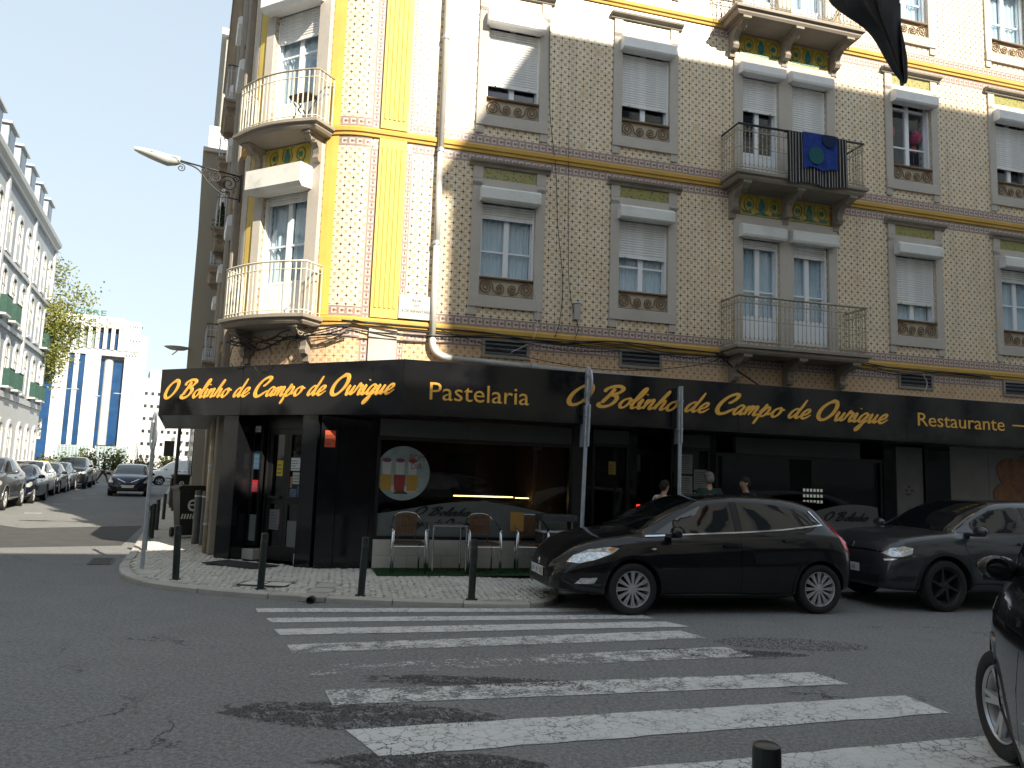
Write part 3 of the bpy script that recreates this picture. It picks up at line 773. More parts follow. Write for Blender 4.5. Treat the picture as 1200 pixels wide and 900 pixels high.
DW = mat('carved_wood_corbel', (.16,.085,.05), .7, var=.3, scale=8)
for f in range(3):
    z = FH*f
    b = balcony(MA, 6.03, 8.76, .62, 4.06+z, .87, IRON, IRON if f < 1 else IRONB, True, corb=3, rlabel=None)
    if f == 0: b['label'] = 'lower long balcony with plain weathered iron railing'
    # surrounds of the paired doors
    st = MB()
    for (a, c) in ((6.31, 6.5), (7.28, 7.58), (8.36, 8.55)): st.bbox(a, c, -.04, .1, 4.08+z, 6.42+z, .006)
    st.bbox(6.31, 8.55, -.04, .1, 6.421+z, 6.62+z, .006)
    so = st.build('stone_surround', STONE); place(so, BLD, MA)
    so = MB().box(6.31, 8.55, .0, .05, 6.62+z, 7.06+z).build('lintel_zone', STONE); place(so, BLD, MA)
    if f < 2:
        base = MB().box(6.38, 8.47, -.003, .0, 6.625+z, 7.055+z).build('panel_bed', OCH); place(base, BLD, MA)
        for (a, c) in ((6.45, 7.36), (7.5, 8.40)): art_panel(base, a, c, 6.64+z, 7.04+z)
french(MA, 6.5, 7.28, 4.12, 6.2, 6.02, SHUT, BOXM, 6.17, 6.42, trans=[5.22], boxw=(.10,.06))
french(MA, 7.58, 8.36, 4.12, 6.2, 5.95, SHUT, BOXM, 6.17, 6.42, trans=[5.22], boxw=(.12,.10))
french(MA, 6.5, 7.28, 4.12+FH, 6.3+FH, 8.72, SHUT, BOXW, 6.2+FH, 6.42+FH, trans=[8.5], curt=False, boxw=(.10,.06))
french(MA, 7.58, 8.36, 4.12+FH, 6.3+FH, 7.35, SHUT, BOXW, 6.2+FH, 6.42+FH, curt=False, boxw=(.10,.06))
french(MA, 6.5, 7.28, 4.12+2*FH, 6.3+2*FH, None, SHUT, BOXW, 6.2+2*FH, 6.42+2*FH, trans=[11.8]); french(MA, 7.58, 8.36, 4.12+2*FH, 6.3+2*FH, None, SHUT, BOXW, 6.2+2*FH, 6.42+2*FH, trans=[11.8])

# rounded corner bay (local x runs to the right; x = -u)
for f in range(3):
    z = FH*f
    b = balcony(MC, -1.90, -.13, .42, 4.02+z, .84, IRONW, IRON if f else IRONW, False, bulge=.16, sp=.088, corb=2, th=.15)
    st = MB(); st.bbox(-1.735, -1.55, -.05, .1, 4.1+z, 6.95+z, .008); st.bbox(-.55, -.30, -.05, .1, 4.1+z, 6.95+z, .008); st.bbox(-1.549, -.551, -.045, .1, 6.46+z, 6.64+z, .006)
    so = st.build('stone_surround', STONE); place(so, BLD, MC)
    if f < 2:
        base = MB().box(-1.6, -.52, -.02, .02, 6.64+z, 7.02+z).build('panel_bed', STONED); place(base, BLD, MC); art_panel(base, -1.56, -.56, 6.65+z, 7.01+z, -.022)
wl = french(MC, -1.55, -.55, 4.1, 6.36, 6.05, SHUT, BOXM, 6.18, 6.56, boxp=.34, trans=[5.34], boxw=(.12,.08), slope=True)
french(MC, -1.55, -.55, 4.1+FH, 6.36+FH, 8.98, SHUT, BOXW, 6.30+FH, 6.56+FH, boxp=.3, trans=[8.75], boxw=(.12,.08), slope=True)
# side street bays, seen edge-on
for f in range(3):
    z = FH*f
    for s in (1.6, 5.6, 9.4):
        if s > 2: balcony(MS, -(s+1.5), -(s-.5), .36, 4.02+z, .86, STEEL if f != 1 else IRONB, IRONB, False, corb=2, sp=.12)
        french(MS, -(s+1.0), -s, 4.1+z, 6.3+z, None, SHUT, BOXW, 6.2+z, 6.42+z)
        so = MB().bbox(-(s+1.2), -(s+1.0), -.1, .1, 4.1+z, 6.8+z, .01).bbox(-s, -(s-.2), -.1, .1, 4.1+z, 6.8+z, .01).build('stone_surround', STONED); place(so, BLD, MS)
for x in (-.55, -3.6, -4.5, -7.7):
    so = MB().bbox(x-.12, x+.12, -.12, .02, .15, 14.2, .03).build('pilaster', STONED); place(so, BLD, MS)
so = MB().box(-13.5, -.3, .0, .25, .15, 2.6).build('ground_floor_wall', STONED); place(so, BLD, MS)
# vents above the fascia
for x in (1.67, 4.12, 9.96, 12.5):
    mb = MB(); mb.box(x-.05, x+.77, -.03, .0, 3.58, 3.63); mb.box(x-.05, x+.77, -.03, .0, 3.86, 3.91); mb.box(x-.05, x, -.03, 0, 3.63, 3.86); mb.box(x+.72, x+.77, -.03, 0, 3.63, 3.86)
    v = mb.build('vent', STONED); place(v, BLD, MA)
    MB().box(x, x+.72, -.012, -.002, 3.63, 3.86).build('vent_opening', DARKIN, v)
    for k in range(3): MB().add([(x,-.012,3.645+k*.075),(x+.72,-.012,3.645+k*.075),(x+.72,-.04,3.67+k*.075),(x,-.04,3.67+k*.075),(x,-.012,3.66+k*.075),(x+.72,-.012,3.66+k*.075)], [(0,1,2,3),(3,2,5,4)]).build('louvre', STEEL, v)
# ------------------------------------------------------------------ lettering
def font_mesh(s, ext=.0):
    cu = bpy.data.curves.new('t', 'FONT'); cu.body = s; cu.size = 1; cu.extrude = ext; cu.resolution_u = 3
    o = bpy.data.objects.new('t', cu); COL.objects.link(o)
    dg = bpy.context.evaluated_depsgraph_get(); me = bpy.data.meshes.new_from_object(o.evaluated_get(dg))
    bpy.data.objects.remove(o); bpy.data.curves.remove(cu); return me
def extx(me): xs = [v.co.x for v in me.vertices]; return (min(xs), max(xs)) if xs else (0, 0)
_fm = {}
def fmesh(s):
    if s not in _fm: _fm[s] = font_mesh(s)
    return _fm[s]
def block_text(s, par, x0, x1, z0, cap, y, m, depth=.012, name='letter', M=None):
    """upright letters, one mesh each, baseline z0, from x0 to x1 along local x"""
    a, b = extx(fmesh(s)); kx = (x1-x0)/(b-a); kz = cap/.73
    for i, ch in enumerate(s):
        if ch == ' ': continue
        me = fmesh(ch); ea = extx(me); xo = extx(fmesh(s[:i+1]))[1]-ea[1]-a
        mb = MB(); vs = [(x0+(v.co.x+xo)*kx, y, z0+v.co.y*kz) for v in me.vertices]
        n = len(vs); fs = [tuple(p.vertices) for p in me.polygons]
        # give it depth: front, back and rim
        ec = {}
        for f in fs:
            for p, q in zip(f, f[1:]+f[:1]): ec[(p, q)] = 1
        rim = [(p, q) for (p, q) in ec if (q, p) not in ec]
        allv = vs+[(p[0], y+depth, p[2]) for p in vs]
        F = fs+[tuple(k+n for k in f[::-1]) for f in fs]+[(p, p+n, q+n, q) for p, q in rim]
        o = MB().add(allv, F).build(name, m, par)
        if M is not None: o.parent = None; place(o, par, M)
GL = {
'O': (1.62, [[(1.0,2.02),(.5,1.85),(.12,1.2),(.1,.45),(.4,.03),(.85,.12),(1.22,.7),(1.3,1.4),(1.12,1.95),(.8,2.12),(.55,1.95)]]),
'B': (1.55, [[(.02,1.45),(.06,1.78),(.45,2.05),(.95,2.08),(1.22,1.8),(1.02,1.42),(.55,1.18),(.40,1.14)],[(.42,1.16),(.9,1.16),(1.14,.82),(1.0,.28),(.55,0),(.15,.08),(.08,.42)],[(.62,1.86),(.52,1.3),(.34,.7),(.25,.35)]]),
'C': (1.45, [[(.72,1.12),(.95,1.3),(1.18,1.68),(1.18,2.02),(.92,2.1),(.48,1.8),(.14,1.15),(.1,.45),(.38,.02),(.8,.08),(1.15,.38),(1.38,.62)]]),
'o': (.86, [[(.52,.98),(.2,.78),(.06,.35),(.22,.02),(.48,.1),(.66,.5),(.60,.9),(.42,1.0)],[(.62,.86),(.76,.78),(.92,.84)]]),
'l': (.52, [[(-.06,.3),(.22,.75),(.5,1.5),(.52,2.0),(.38,2.02),(.22,1.4),(.12,.6),(.14,.1),(.3,.02),(.56,.3)]]),
'i': (.48, [[(-.04,.4),(.14,.96),(.12,.4),(.14,.06),(.28,.04),(.52,.3)],[(.25,1.42),(.29,1.50)]]),
'n': (.86, [[(-.02,.5),(.10,.96),(.06,.4),(.02,.02)],[(.05,.3),(.28,.84),(.46,.98),(.52,.75),(.46,.2),(.56,.03),(.88,.32)]]),
'h': (.84, [[(-.04,.3),(.2,.9),(.42,1.6),(.44,2.02)],[(.44,2.02),(.22,1.2),(.08,.5),(.02,.02)],[(.06,.35),(.28,.84),(.46,.96),(.52,.72),(.46,.2),(.56,.03),(.86,.32)]]),
'd': (.98, [[(.62,.86),(.42,1.0),(.16,.72),(.06,.25),(.2,.02),(.42,.22),(.62,.66),(.78,1.3),(.88,2.02)],[(.80,1.4),(.66,.7),(.62,.2),(.74,.02),(1.0,.3)]]),
'e': (.74, [[(-.02,.34),(.3,.42),(.54,.66),(.52,.95),(.34,.98),(.14,.66),(.1,.25),(.28,.02),(.52,.12),(.8,.45)]]),
'a': (.92, [[(.64,.84),(.42,1.0),(.16,.72),(.06,.25),(.2,.02),(.42,.22),(.66,.8),(.70,.96)],[(.68,.9),(.58,.35),(.66,.03),(.94,.32)]]),
'm': (1.22, [[(-.02,.5),(.10,.96),(.06,.4),(.02,.02)],[(.05,.3),(.26,.84),(.40,.98),(.44,.7),(.36,.02)],[(.40,.3),(.60,.84),(.76,.98),(.82,.72),(.76,.2),(.88,.03),(1.22,.32)]]),
'p': (.94, [[(-.06,.4),(.16,.9),(.26,1.3)],[(.26,1.3),(.08,.4),(-.02,-.3),(-.10,-.85)],[(.04,.2),(.3,.82),(.5,.98),(.62,.7),(.5,.2),(.26,.0),(.12,.12)],[(.56,.3),(.72,.25),(.96,.42)]]),
'u': (.86, [[(-.04,.4),(.12,.96),(.08,.4),(.12,.04),(.28,.06),(.5,.5),(.60,.96)],[(.60,.96),(.52,.35),(.58,.03),(.88,.32)]]),
'r': (.70, [[(-.04,.3),(.14,.9),(.2,1.14),(.26,.9),(.48,.92),(.42,.45),(.46,.05),(.58,.03),(.74,.28)]]),
'q': (.90, [[(.64,.84),(.42,1.0),(.16,.72),(.06,.25),(.2,.02),(.42,.22),(.66,.8),(.70,.96)],[(.70,.96),(.56,.2),(.42,-.6),(.24,-.92),(.14,-.7),(.34,-.3),(.66,.05),(.92,.34)]]),
}
def script_text(s, par, M, x0, x1, z0, xh, y, m, w=.22, name='letter', sl=.42, slope=0.0):
    adv = 0; pos = []
    for ch in s:
        pos.append(adv); adv += .62 if ch == ' ' else GL[ch][0]
    k = (x1-x0)/adv; cnt = 0
    for ch, px in zip(s, pos):
        if ch == ' ': continue
        mb = MB()
        for st in GL[ch][1]:
            pts = cr(st, 6); n = len(pts); L = []; Rr = []
            for i, p in enumerate(pts):
                a = pts[max(i-1, 0)]; b = pts[min(i+1, n-1)]
                ax, az = (a[0]+a[1]*sl), a[1]; bx, bz = (b[0]+b[1]*sl), b[1]
                dx, dz = bx-ax, bz-az; l = math.hypot(dx, dz) or 1; dx /= l; dz /= l
                ang = math.atan2(dz, dx); ww = w*(.58+.42*abs(math.sin(ang-R(38))))
                f = i/(n-1); ww *= min(1, .6+f*6, .45+(1-f)*5)
                if ch in 'OBC': ww *= 1.38
                cx, cz = p[0]+p[1]*sl, p[1]; h = ww/2
                def W(X, Z, d): return (x0+(px+X)*k, y-d, z0+Z*xh+slope*(x0+(px+X)*k-x0))
                d = .010+.004*f+.0007*cnt
                L.append((W(cx-dz*h, cz+dx*h, d), W(cx-dz*h, cz+dx*h, 0))); Rr.append((W(cx+dz*h, cz-dx*h, d), W(cx+dz*h, cz-dx*h, 0)))
            vs = []; fs = []
            for a, b in zip(L, Rr): vs += [a[0], b[0], b[1], a[1]]
            for i in range(n-1):
                q = 4*i
                fs += [(q, q+1, q+5, q+4), (q+1, q+2, q+6, q+5), (q+3, q, q+4, q+7)]
            fs += [(3, 2, 1, 0), (4*n-4, 4*n-3, 4*n-2, 4*n-1)]
            mb.add(vs, fs); cnt = (cnt+1) % 5
        o = mb.build(name, m); place(o, par, M)

# ------------------------------------------------------------------ fascia sign around the corner
FZ0, FZ1 = 2.475, 3.29
OFA = 1.10; K = apt(.215, OFA); E_ = Vector((-6.2, 13.5, 0)); FL = (E_-K).length; FC = (E_-K).normalized(); E2 = E_+SD*6.0
FAS = root('fascia_sign', MA, 'glossy black shop fascia with golden lettering wrapping round the corner', 'shop sign')
MK = Matrix.Translation(K) @ Matrix.Rotation(math.atan2(-FC.y, -FC.x), 4, 'Z')       # x to the right, towards K (x from -5.38 to 0)
MF = Matrix.Translation(apt(0, OFA)) @ Matrix.Rotation(RZ_A, 4, 'Z'); sK = (K-P0).dot(AX)
def fpanel(M, x0, x1, z0=FZ0, z1=FZ1, nm='fascia_panel', m=BLACK):
    o = MB().bbox(x0+.0025, x1-.0025, .0, .02, z0, z1, .003).build(nm, m); return place(o, FAS, M)
for a, b in ((-FL, -3.2), (-3.2, -.55), (-.55, .0)): fpanel(MK, a, b)
xs = [sK, 2.95, 5.75, 9.1, 12.0, 17.0]
for a, b in zip(xs[:-1], xs[1:]): fpanel(MF, a, b)
ME = Matrix.Translation(E2) @ Matrix.Rotation(RZ_S+math.pi, 4, 'Z')
for k in range(3): fpanel(ME, k*2.0, k*2.0+2.0-.01)
# top and soffit
inner = [path(t)[0]+path(t)[1]*.012 for t in tsamp(tS(6.2), 17.0)]
A2 = apt(17, OFA)
def ring(z0, z1, nm, m, ins=.022):
    o1 = [E2+SN*ins, E_+SN*ins*1.0-Vector((0,0,0))+CN*-ins, K-CN*ins-AN*ins*.6, A2-AN*ins]
    poly = [(p.x, p.y) for p in inner]+[(p.x, p.y) for p in o1[::-1]]
    mb = MB(); n = len(poly)
    a = sum(poly[i][0]*poly[(i+1)%n][1]-poly[(i+1)%n][0]*poly[i][1] for i in range(n))
    if a < 0: poly = poly[::-1]
    bm = bmesh.new(); v = [bm.verts.new((x, y, z0)) for x, y in poly]; f = bm.faces.new(v)
    r = bmesh.ops.extrude_face_region(bm, geom=[f]); bmesh.ops.translate(bm, verts=[e for e in r['geom'] if isinstance(e, bmesh.types.BMVert)], vec=(0,0,z1-z0))
    bmesh.ops.recalc_face_normals(bm, faces=bm.faces[:]); bmesh.ops.triangulate(bm, faces=[f for f in bm.faces if len(f.verts) > 4])
    me = bpy.data.meshes.new(nm); bm.to_mesh(me); bm.free(); o = link(nm, me, m); return place(o, FAS, Matrix.Identity(4))
ring(2.495, 2.515, 'soffit', BFRAME); ring(3.255, 3.28, 'flashing', BFRAME)
o = MB().exz([(0, 2.52), (.0, 3.25), (6.0, 3.25), (6.0, 2.52)], .05, .07).build('end_board', BFRAME); 
place(o, FAS, Matrix.Translation(E2) @ Matrix.Rotation(RZ_S+math.pi, 4, 'Z'))
script_text('O Bolinho de Campo de Ourique', FAS, MK, -5.07, -.20, 2.775, .148, 0, GOLD, w=.27)
block_text('Pastelaria', FAS, .61, 2.14, 2.715, .275, -.010, GOLD, .01, M=MF)
script_text('O Bolinho de Campo de Ourique', FAS, MF, 2.72, 8.62, 2.765, .16, 0, GOLD, w=.27)
block_text('Restaurante', FAS, 9.32, 11.24, 2.765, .25, -.010, GOLD, .01, M=MF)
o = MB().bbox(11.42, 12.1, -.010, 0, 2.862, 2.888, .002).build('dash', GOLD); place(o, FAS, MF)

# ------------------------------------------------------------------ shopfront
SHOP = root('cafe_shopfront', MA, 'black granite and glass cafe shopfront with glazed doors on the cut corner', 'shopfront')
def sp(nm, m, *b, bev=.004, M=MA, lab=None, par=None, **k):
    o = MB().bbox(*b, bev).build(nm, m); place(o, par or SHOP, M)
    if lab: o['label'] = lab
    return o
ZB, ZT = .10, 2.50
MARB = m_stone('white_marble_tile', (.52,.50,.46), (.60,.575,.54), (.30,.26,.21), .45, 3)
for a, b in ((-.88,-.60),(-.60,-.08),(-.08,.0)): sp('granite_panel', GRAN, a, b-.004, -.02, .1, ZB, ZT)
def bay(x0, x1, zb, zt, box=None, film=None, plinth=True, glassm=SGLASS, split=None):
    f = MB(); f.box(x0, x0+.05, -.01, .09, zb, zt); f.box(x1-.05, x1, -.01, .09, zb, zt); f.box(x0+.05, x1-.05, -.009, .09, zb, zb+.05); f.box(x0+.05, x1-.05, -.009, .09, zt-.06, zt)
    o = f.build('display_window', BFRAME); place(o, SHOP, MA)
    g = MB().box(x0+.05, x1-.05, .03, .038, zb+.05, zt-.06).build('glass_pane', glassm, o)
    if plinth:
        n = int((x1-x0)/.52); 
        for r_, (a, b) in enumerate(((ZB, .34), (.345, zb-.004))):
            for k in range(n+1):
                xa = x0+(k-.5*(r_ % 2))*((x1-x0)/n); xb = xa+(x1-x0)/n
                xa, xb = max(xa, x0), min(xb, x1)
                if xb-xa > .02: sp('plinth_tile', MARB, xa+.002, xb-.002, -.025, .08, a, b, bev=.003)
    if box:
        for a, b in box: sp('shutter_housing', mat('grey_housing', (.10,.10,.10), .5, var=.1), a, b-.006, -.03, .09, zt+.0, ZT-.03)
    return o
w1 = bay(.0, 3.26, .585, 2.20, [(0.02, 1.45), (1.45, 3.24)])
# frosted film with arched top and script lettering behind the glass
FILM = mat('grey_film', (.13,.15,.15), .55)
def film(par, pts, y=.026):
    o = MB().exz(pts, y, y+.003).build('window_film', FILM, par); return o
arch = [(.05+3.16*i/24, .98+.22*math.sin(math.pi*i/24)**1.3) for i in range(25)]
fm = film(w1, [(.05,.635)]+arch+[(3.21,.635)])
script_text('O Bolinho', SHOP, MA, .62, 1.50, .97, .062, .0245, mat('film_ink', (.012,.016,.016), .6), w=.30, name='film_letter')
script_text('Campo de Ourique', SHOP, MA, .42, 1.62, .80, .055, .0245, mat('film_ink', (.012,.016,.016), .6), w=.30, name='film_letter')
# round poster
PBL = mat('poster_blue', (.25,.33,.34), .5, var=.25, scale=4)
cx, cz, rr = .42, 1.62, .43
pst = MB().exz([(cx+rr*math.cos(a)*(1.0), cz+rr*math.sin(a)) for a in [i*math.pi/20 for i in range(40)]], .020, .024).build('poster', PBL); place(pst, SHOP, MA)
def pdisc(m, pts, dy, nm): MB().exz(pts, .0195-dy, .0199).build(nm, m, pst)
PR = mat('poster_red', (.28,.035,.03), .5); PY = mat('poster_yellow', (.42,.25,.04), .5); PW = mat('poster_white', (.48,.50,.48), .5); PP = mat('poster_purple', (.18,.04,.10), .5); PG=mat('poster_brown', (.07,.04,.03), .5)
for i, (dx, m, lid) in enumerate(((-.24, PY, PP), (-.0, PR, PP), (.2, PY, PR))):
    x = cx+dx-.05
    if i == 0: x += .03
    pdisc(m, [(x-.08, cz-.28), (x+.08, cz-.28), (x+.095, cz-.03), (x-.095, cz-.03)], .0006*i+.0006, 'printed_cup')
    pdisc(PW, [(x-.06, cz-.02), (x+.06, cz-.02), (x+.075, cz+.18), (x-.075, cz+.18)], .0006*i+.0003, 'printed_cup')
    pdisc(lid, [(x-.07+.07*(1-math.cos(a)), cz+.2+.035*math.sin(a)) for a in [k*math.pi/8 for k in range(16)]], .0012+.0006*i, 'printed_lid')
pdisc(PW, [(cx-.33,cz-.27),(cx+.2,cz-.30),(cx+.26,cz-.24),(cx,cz-.20),(cx-.3,cz-.21)], .0003, 'printed_plate'); pdisc(PG, [(cx-.15,cz-.33),(cx+.1,cz-.33),(cx+.02,cz-.27),(cx-.1,cz-.28)], .0026, 'printed_beans')
block_text('BOM', SHOP, cx+.10, cx+.33, cz+.20, .11, .0175, mat('poster_purple', (.18,.04,.10), .5), .001, 'poster_letter', MA)
block_text('DIA', SHOP, cx+.13, cx+.30, cz+.07, .10, .0175, mat('poster_purple', (.18,.04,.10), .5), .001, 'poster_letter', MA)
# middle: post, side light with plant, recessed entrance, notice window
sp('pier', mat('grey_pier', (.035,.036,.038), .4, var=.2), 3.262, 3.50, -.02, .1, ZB, ZT)
sp('granite_panel', GRAN, 3.502, 3.62, -.03, .1, ZB, ZT)
w2 = bay(3.622, 4.30, .30, 2.25, [(3.63, 4.29)], plinth=True)
sp('granite_panel', GRAN, 4.302, 4.42, -.03, .1, ZB, ZT)
# recessed door
d2 = MB(); d2.box(4.45, 4.53, .6, .66, ZB+.06, 2.2); d2.box(5.0, 5.08, .6, .66, ZB+.06, 2.2); d2.box(4.53, 5.0, .601, .66, ZB+.06, ZB+.2); d2.box(4.53, 5.0, .601, .66, 2.1, 2.2)
d2 = d2.build('door', BFRAME); place(d2, SHOP, MA); MB().box(4.53, 5.0, .62, .63, ZB+.2, 2.1).build('glass_pane', SGLASS, d2)
MB().tube([(4.6,.57,.95),(4.6,.57,1.35)], .012, 6).build('handle', ALU, d2)
sp('open_sign', mat('led_panel', (.03,.01,.01), .4), 4.60, 4.84, .55, .585, 1.13, 1.22)
for i in range(4): 
    o = MB().box(4.615+i*.055, 4.655+i*.055, .545, .549, 1.15, 1.20).build('lit_letter', m_emit('led_red', (.8,.02,.01), 1.6) if i == 0 else bpy.data.materials['led_red']); place(o, SHOP, MA)
for a, b in ((4.424, 4.444), (5.09, 5.14)): sp('reveal', GRAN, a, b, -.02, .68, ZB, ZT)
sp('granite_panel', GRAN, 5.142, 5.22, -.03, .1, ZB, ZT)
w3 = bay(5.222, 5.86, .30, 2.25, [(5.23, 5.85)])
PAPER = mat('notice_paper', (.34,.35,.35), .7, var=.1, scale=9); INKG = mat('print_grey', (.10,.10,.105), .7)
def paper(x0, x1, z0, z1, par=None, lines=8, y=.0, m=PAPER, M=MA, lab=None, nm='notice'):
    p = MB().box(x0, x1, y-.002, y, z0, z1).build(nm, m); place(p, par or SHOP, M)
    if lines:
        mb = MB(); rd = random.Random(int(x0*100)); h = (z1-z0)/(lines+1)
        for k in range(lines): mb.box(x0+.015, x0+(x1-x0)*rd.uniform(.55, .92), y-.003, y-.002, z0+h*(k+.65), z0+h*(k+.95))
        mb.build('print_line', INKG, p)['kind'] = 'stuff'
    if lab: p['label'] = lab
    return p
for (a, b, c, d) in ((5.28,5.52,1.78,2.12),(5.28,5.52,1.40,1.74),(5.28,5.52,1.02,1.36),(5.55,5.82,1.50,1.86),(5.55,5.82,1.12,1.46)): paper(a, b, c, d, y=.022)
paper(3.93, 4.06, 1.72, 1.94, y=.02, m=mat('sticker_yellow', (.42,.30,.06), .5), lines=3, nm='sticker')
sp('granite_panel', GRAN, 5.862, 5.96, -.03, .1, ZB, ZT)
w4 = bay(5.962, 9.50, .585, 2.18, [(6.35, 9.0)])
film(w4, [(6.02,.635),(6.02,.80)]+[(6.9+2.5*i/16, .80+.52*math.sin(math.pi*.62*i/16)**1.2) for i in range(17)]+[(9.45,.635)])
script_text('O Bolinho', SHOP, MA, 8.20, 9.15, 1.02, .075, .0245, mat('film_ink', (.012,.016,.016), .6), w=.30, name='film_letter')
sp('granite_panel', GRAN, 9.502, 9.80, -.03, .1, ZB, ZT)
sp('poster_panel', mat('grey_poster', (.15,.15,.145), .5, var=.2, scale=4), 9.82, 10.44, -.0, .05, ZB, 2.45)
for k in range(5):
    o = MB().ball((10.05+.06*(k%3), -.004, 1.55+.07*(k//2)), .035, .004, .022, 8, 5).build('printed_sweet', PG); place(o, SHOP, MA)
sp('granite_panel', GRAN, 10.46, 11.06, -.03, .1, ZB, ZT)
sp('poster_panel', mat('pale_poster', (.19,.185,.17), .5, var=.15, scale=2), 11.08, 12.02, -.0, .05, .7, 2.50)
sp('poster_panel', mat('pale_poster', (.19,.185,.17), .5), 12.025, 14.2, -.0, .05, .7, 2.50)
def m_bun():
    t = NT('printed_buns'); c = t.coord(); n = t.noise(c, 6, 6, .7); t.base(t.mix(t.ramp(n, .35, .65), (.16,.055,.02), (.30,.13,.05))); t.set(rough=.6); return t.m
BUN = m_bun()
for (bx, bz, br) in ((12.55,2.05,.33),(13.1,2.15,.36),(12.45,1.55,.34),(12.95,1.6,.38),(13.5,1.75,.4),(12.3,1.1,.33),(12.9,1.05,.4)):
    o = MB().exz([(bx+br*math.cos(a)*(1+.05*math.sin(3*a)), bz+br*.85*math.sin(a)) for a in [i*math.pi/14 for i in range(28)]], -.006-bx*.0004+.0, -.0005).build('printed_bun', BUN); place(o, SHOP, MA)
sp('plinth_panel', GRAN, 11.08, 17, -.03, .1, ZB, .69); sp('granite_panel', GRAN, 14.22, 17, -.03, .1, .7, ZT)
# entrance on the cut corner (local x = -u)
sp('granite_panel', GRAN, -2.06, -1.72, -.03, .5, ZB, ZT, M=MC); sp('granite_panel', GRAN, -.34, -.03, -.03, .5, ZB, ZT, M=MC)
ysh = .42
sp('step_block', MARB, -1.715, -1.47, .24, .6, ZB, .29, M=MC); sp('step_block', MARB, -.60, -.345, .24, .6, ZB, .29, M=MC)
def leaf(x0, x1, zb, zt, hand):
    f = MB(); w = .075
    f.box(x0, x0+w, ysh, ysh+.06, zb, zt); f.box(x1-w, x1, ysh, ysh+.06, zb, zt)
    for a, b in ((zb, zb+.22), (1.04, 1.12), (zt-.09, zt)): f.box(x0+w, x1-w, ysh+.001, ysh+.06, a, b)
    o = f.build('door', BFRAME); place(o, SHOP, MC)
    for a, b in ((zb+.22, 1.04), (1.12, zt-.09)): MB().box(x0+w, x1-w, ysh+.025, ysh+.032, a, b).build('glass_pane', SGLASS, o)
    hx = (x0+x1)/2; MB().bbox(hx-.13, hx+.13, ysh-.05, ysh-.02, 1.13, 1.17, .008).bbox(hx-.13, hx-.10, ysh-.03, ysh+.0, 1.13, 1.17).bbox(hx+.10, hx+.13, ysh-.03, ysh, 1.13, 1.17).build('handle', CTRIM, o)
    return o
dl = leaf(-1.43, -1.035, ZB+.03, 2.28, 1); dr = leaf(-1.03, -.635, ZB+.03, 2.28, -1)
sp('door_head', BFRAME, -1.72, -.34, ysh-.02, ysh+.1, 2.285, ZT, M=MC)
for a, b in ((-1.47, -1.435), (-.63, -.60)): sp('door_post', BFRAME, a, b, ysh-.03, ysh+.08, ZB, 2.284, M=MC)
for a, b in ((-1.70, -1.48), (-.59, -.36)):
    f = MB(); f.box(a, a+.03, .3, .36, .345, 2.28); f.box(b-.03, b, .3, .36, .345, 2.28); f.box(a+.03, b-.03, .301, .36, .345, .40); f.box(a+.03, b-.03, .301, .36, 2.2, 2.28)
    o = f.build('side_light', BFRAME); place(o, SHOP, MC); MB().box(a+.03, b-.03, .325, .332, .40, 2.2).build('glass_pane', SGLASS, o)
# stickers and notices on doors
def stick(x0, x1, z0, z1, m, y=ysh+.02, lines=3, lab=None): return paper(x0, x1, z0, z1, y=y, m=m, lines=lines, M=MC, lab=lab, nm='sticker')
SBL = mat('sticker_blue', (.03,.22,.42), .4); SYL = mat('sticker_yellow2', (.62,.50,.03), .4); SOR = mat('sticker_orange', (.62,.09,.03), .4); SWH = mat('sticker_white', (.50,.52,.52), .5); SRD = mat('sticker_red', (.35,.02,.04), .4)
stick(-1.26,-1.13,1.50,1.76,SYL); stick(-.92,-.68,1.66,1.78,SWH); stick(-.90,-.68,1.38,1.57,SWH); stick(-.97,-.91,1.32,1.5,mat('sticker_pink',(.45,.22,.15),.5)); stick(-1.0,-.80,1.16,1.30,mat('sticker_slate',(.10,.16,.24),.5)); stick(-.78,-.66,1.15,1.34,SBL)
stick(-1.36,-1.14,.62,.95,mat('notice_grey',(.16,.17,.18),.6), lines=6); stick(-1.14,-1.05,.70,.92,SRD); stick(-.98,-.70,.36,.78,mat('frosted_film',(.16,.18,.18),.5), lines=0); stick(-.56,-.42,.42,.78,mat('frosted_film',(.16,.18,.18),.5), y=.32, lines=0)
stick(-1.68,-1.50,.42,.85,mat('frosted_film',(.16,.18,.18),.5), y=.32, lines=0); stick(-1.68,-1.50,1.6,1.9,mat('sticker_navy',(.03,.09,.16),.5), y=.32); stick(-1.68,-1.50,1.22,1.42,SRD, y=.32); stick(-1.64,-1.52,2.22,2.32,SWH, y=.28, lines=1)
paper(-.82, -.66, 1.98, 2.24, m=SOR, y=-.022, lines=3, nm='sticker'); paper(-.52, -.34, 1.60, 1.80, M=MC, m=SWH, y=-.032, lines=4, nm='sticker')

# ------------------------------------------------------------------ cafe interior
INT = root('cafe_interior', MA, 'dim cafe interior with counter and warm light strips behind the shop windows', 'interior')
def ip(nm, m, *b, M=MA): o = MB().box(*b).build(nm, m); return place(o, INT, M)
WB = mat('brown_wall', (.10,.05,.022), .8, var=.2, scale=2); 
ip('back_wall', WB, -2.6, 16, 4.6, 4.7, .1, 2.7); 
FLP = [(-.6,.2),(16,.2),(16,4.6),(-2.55,4.6),(-2.15,1.75),(-1.1,.85)]
place(MB().exy(FLP, .08, .12).build('floor', mat('dark_floor', (.06,.05,.045), .5)), INT, MA); place(MB().exy(FLP, 2.515, 2.545).build('ceiling', mat('cafe_ceiling', (.12,.10,.08), .9)), INT, MA)

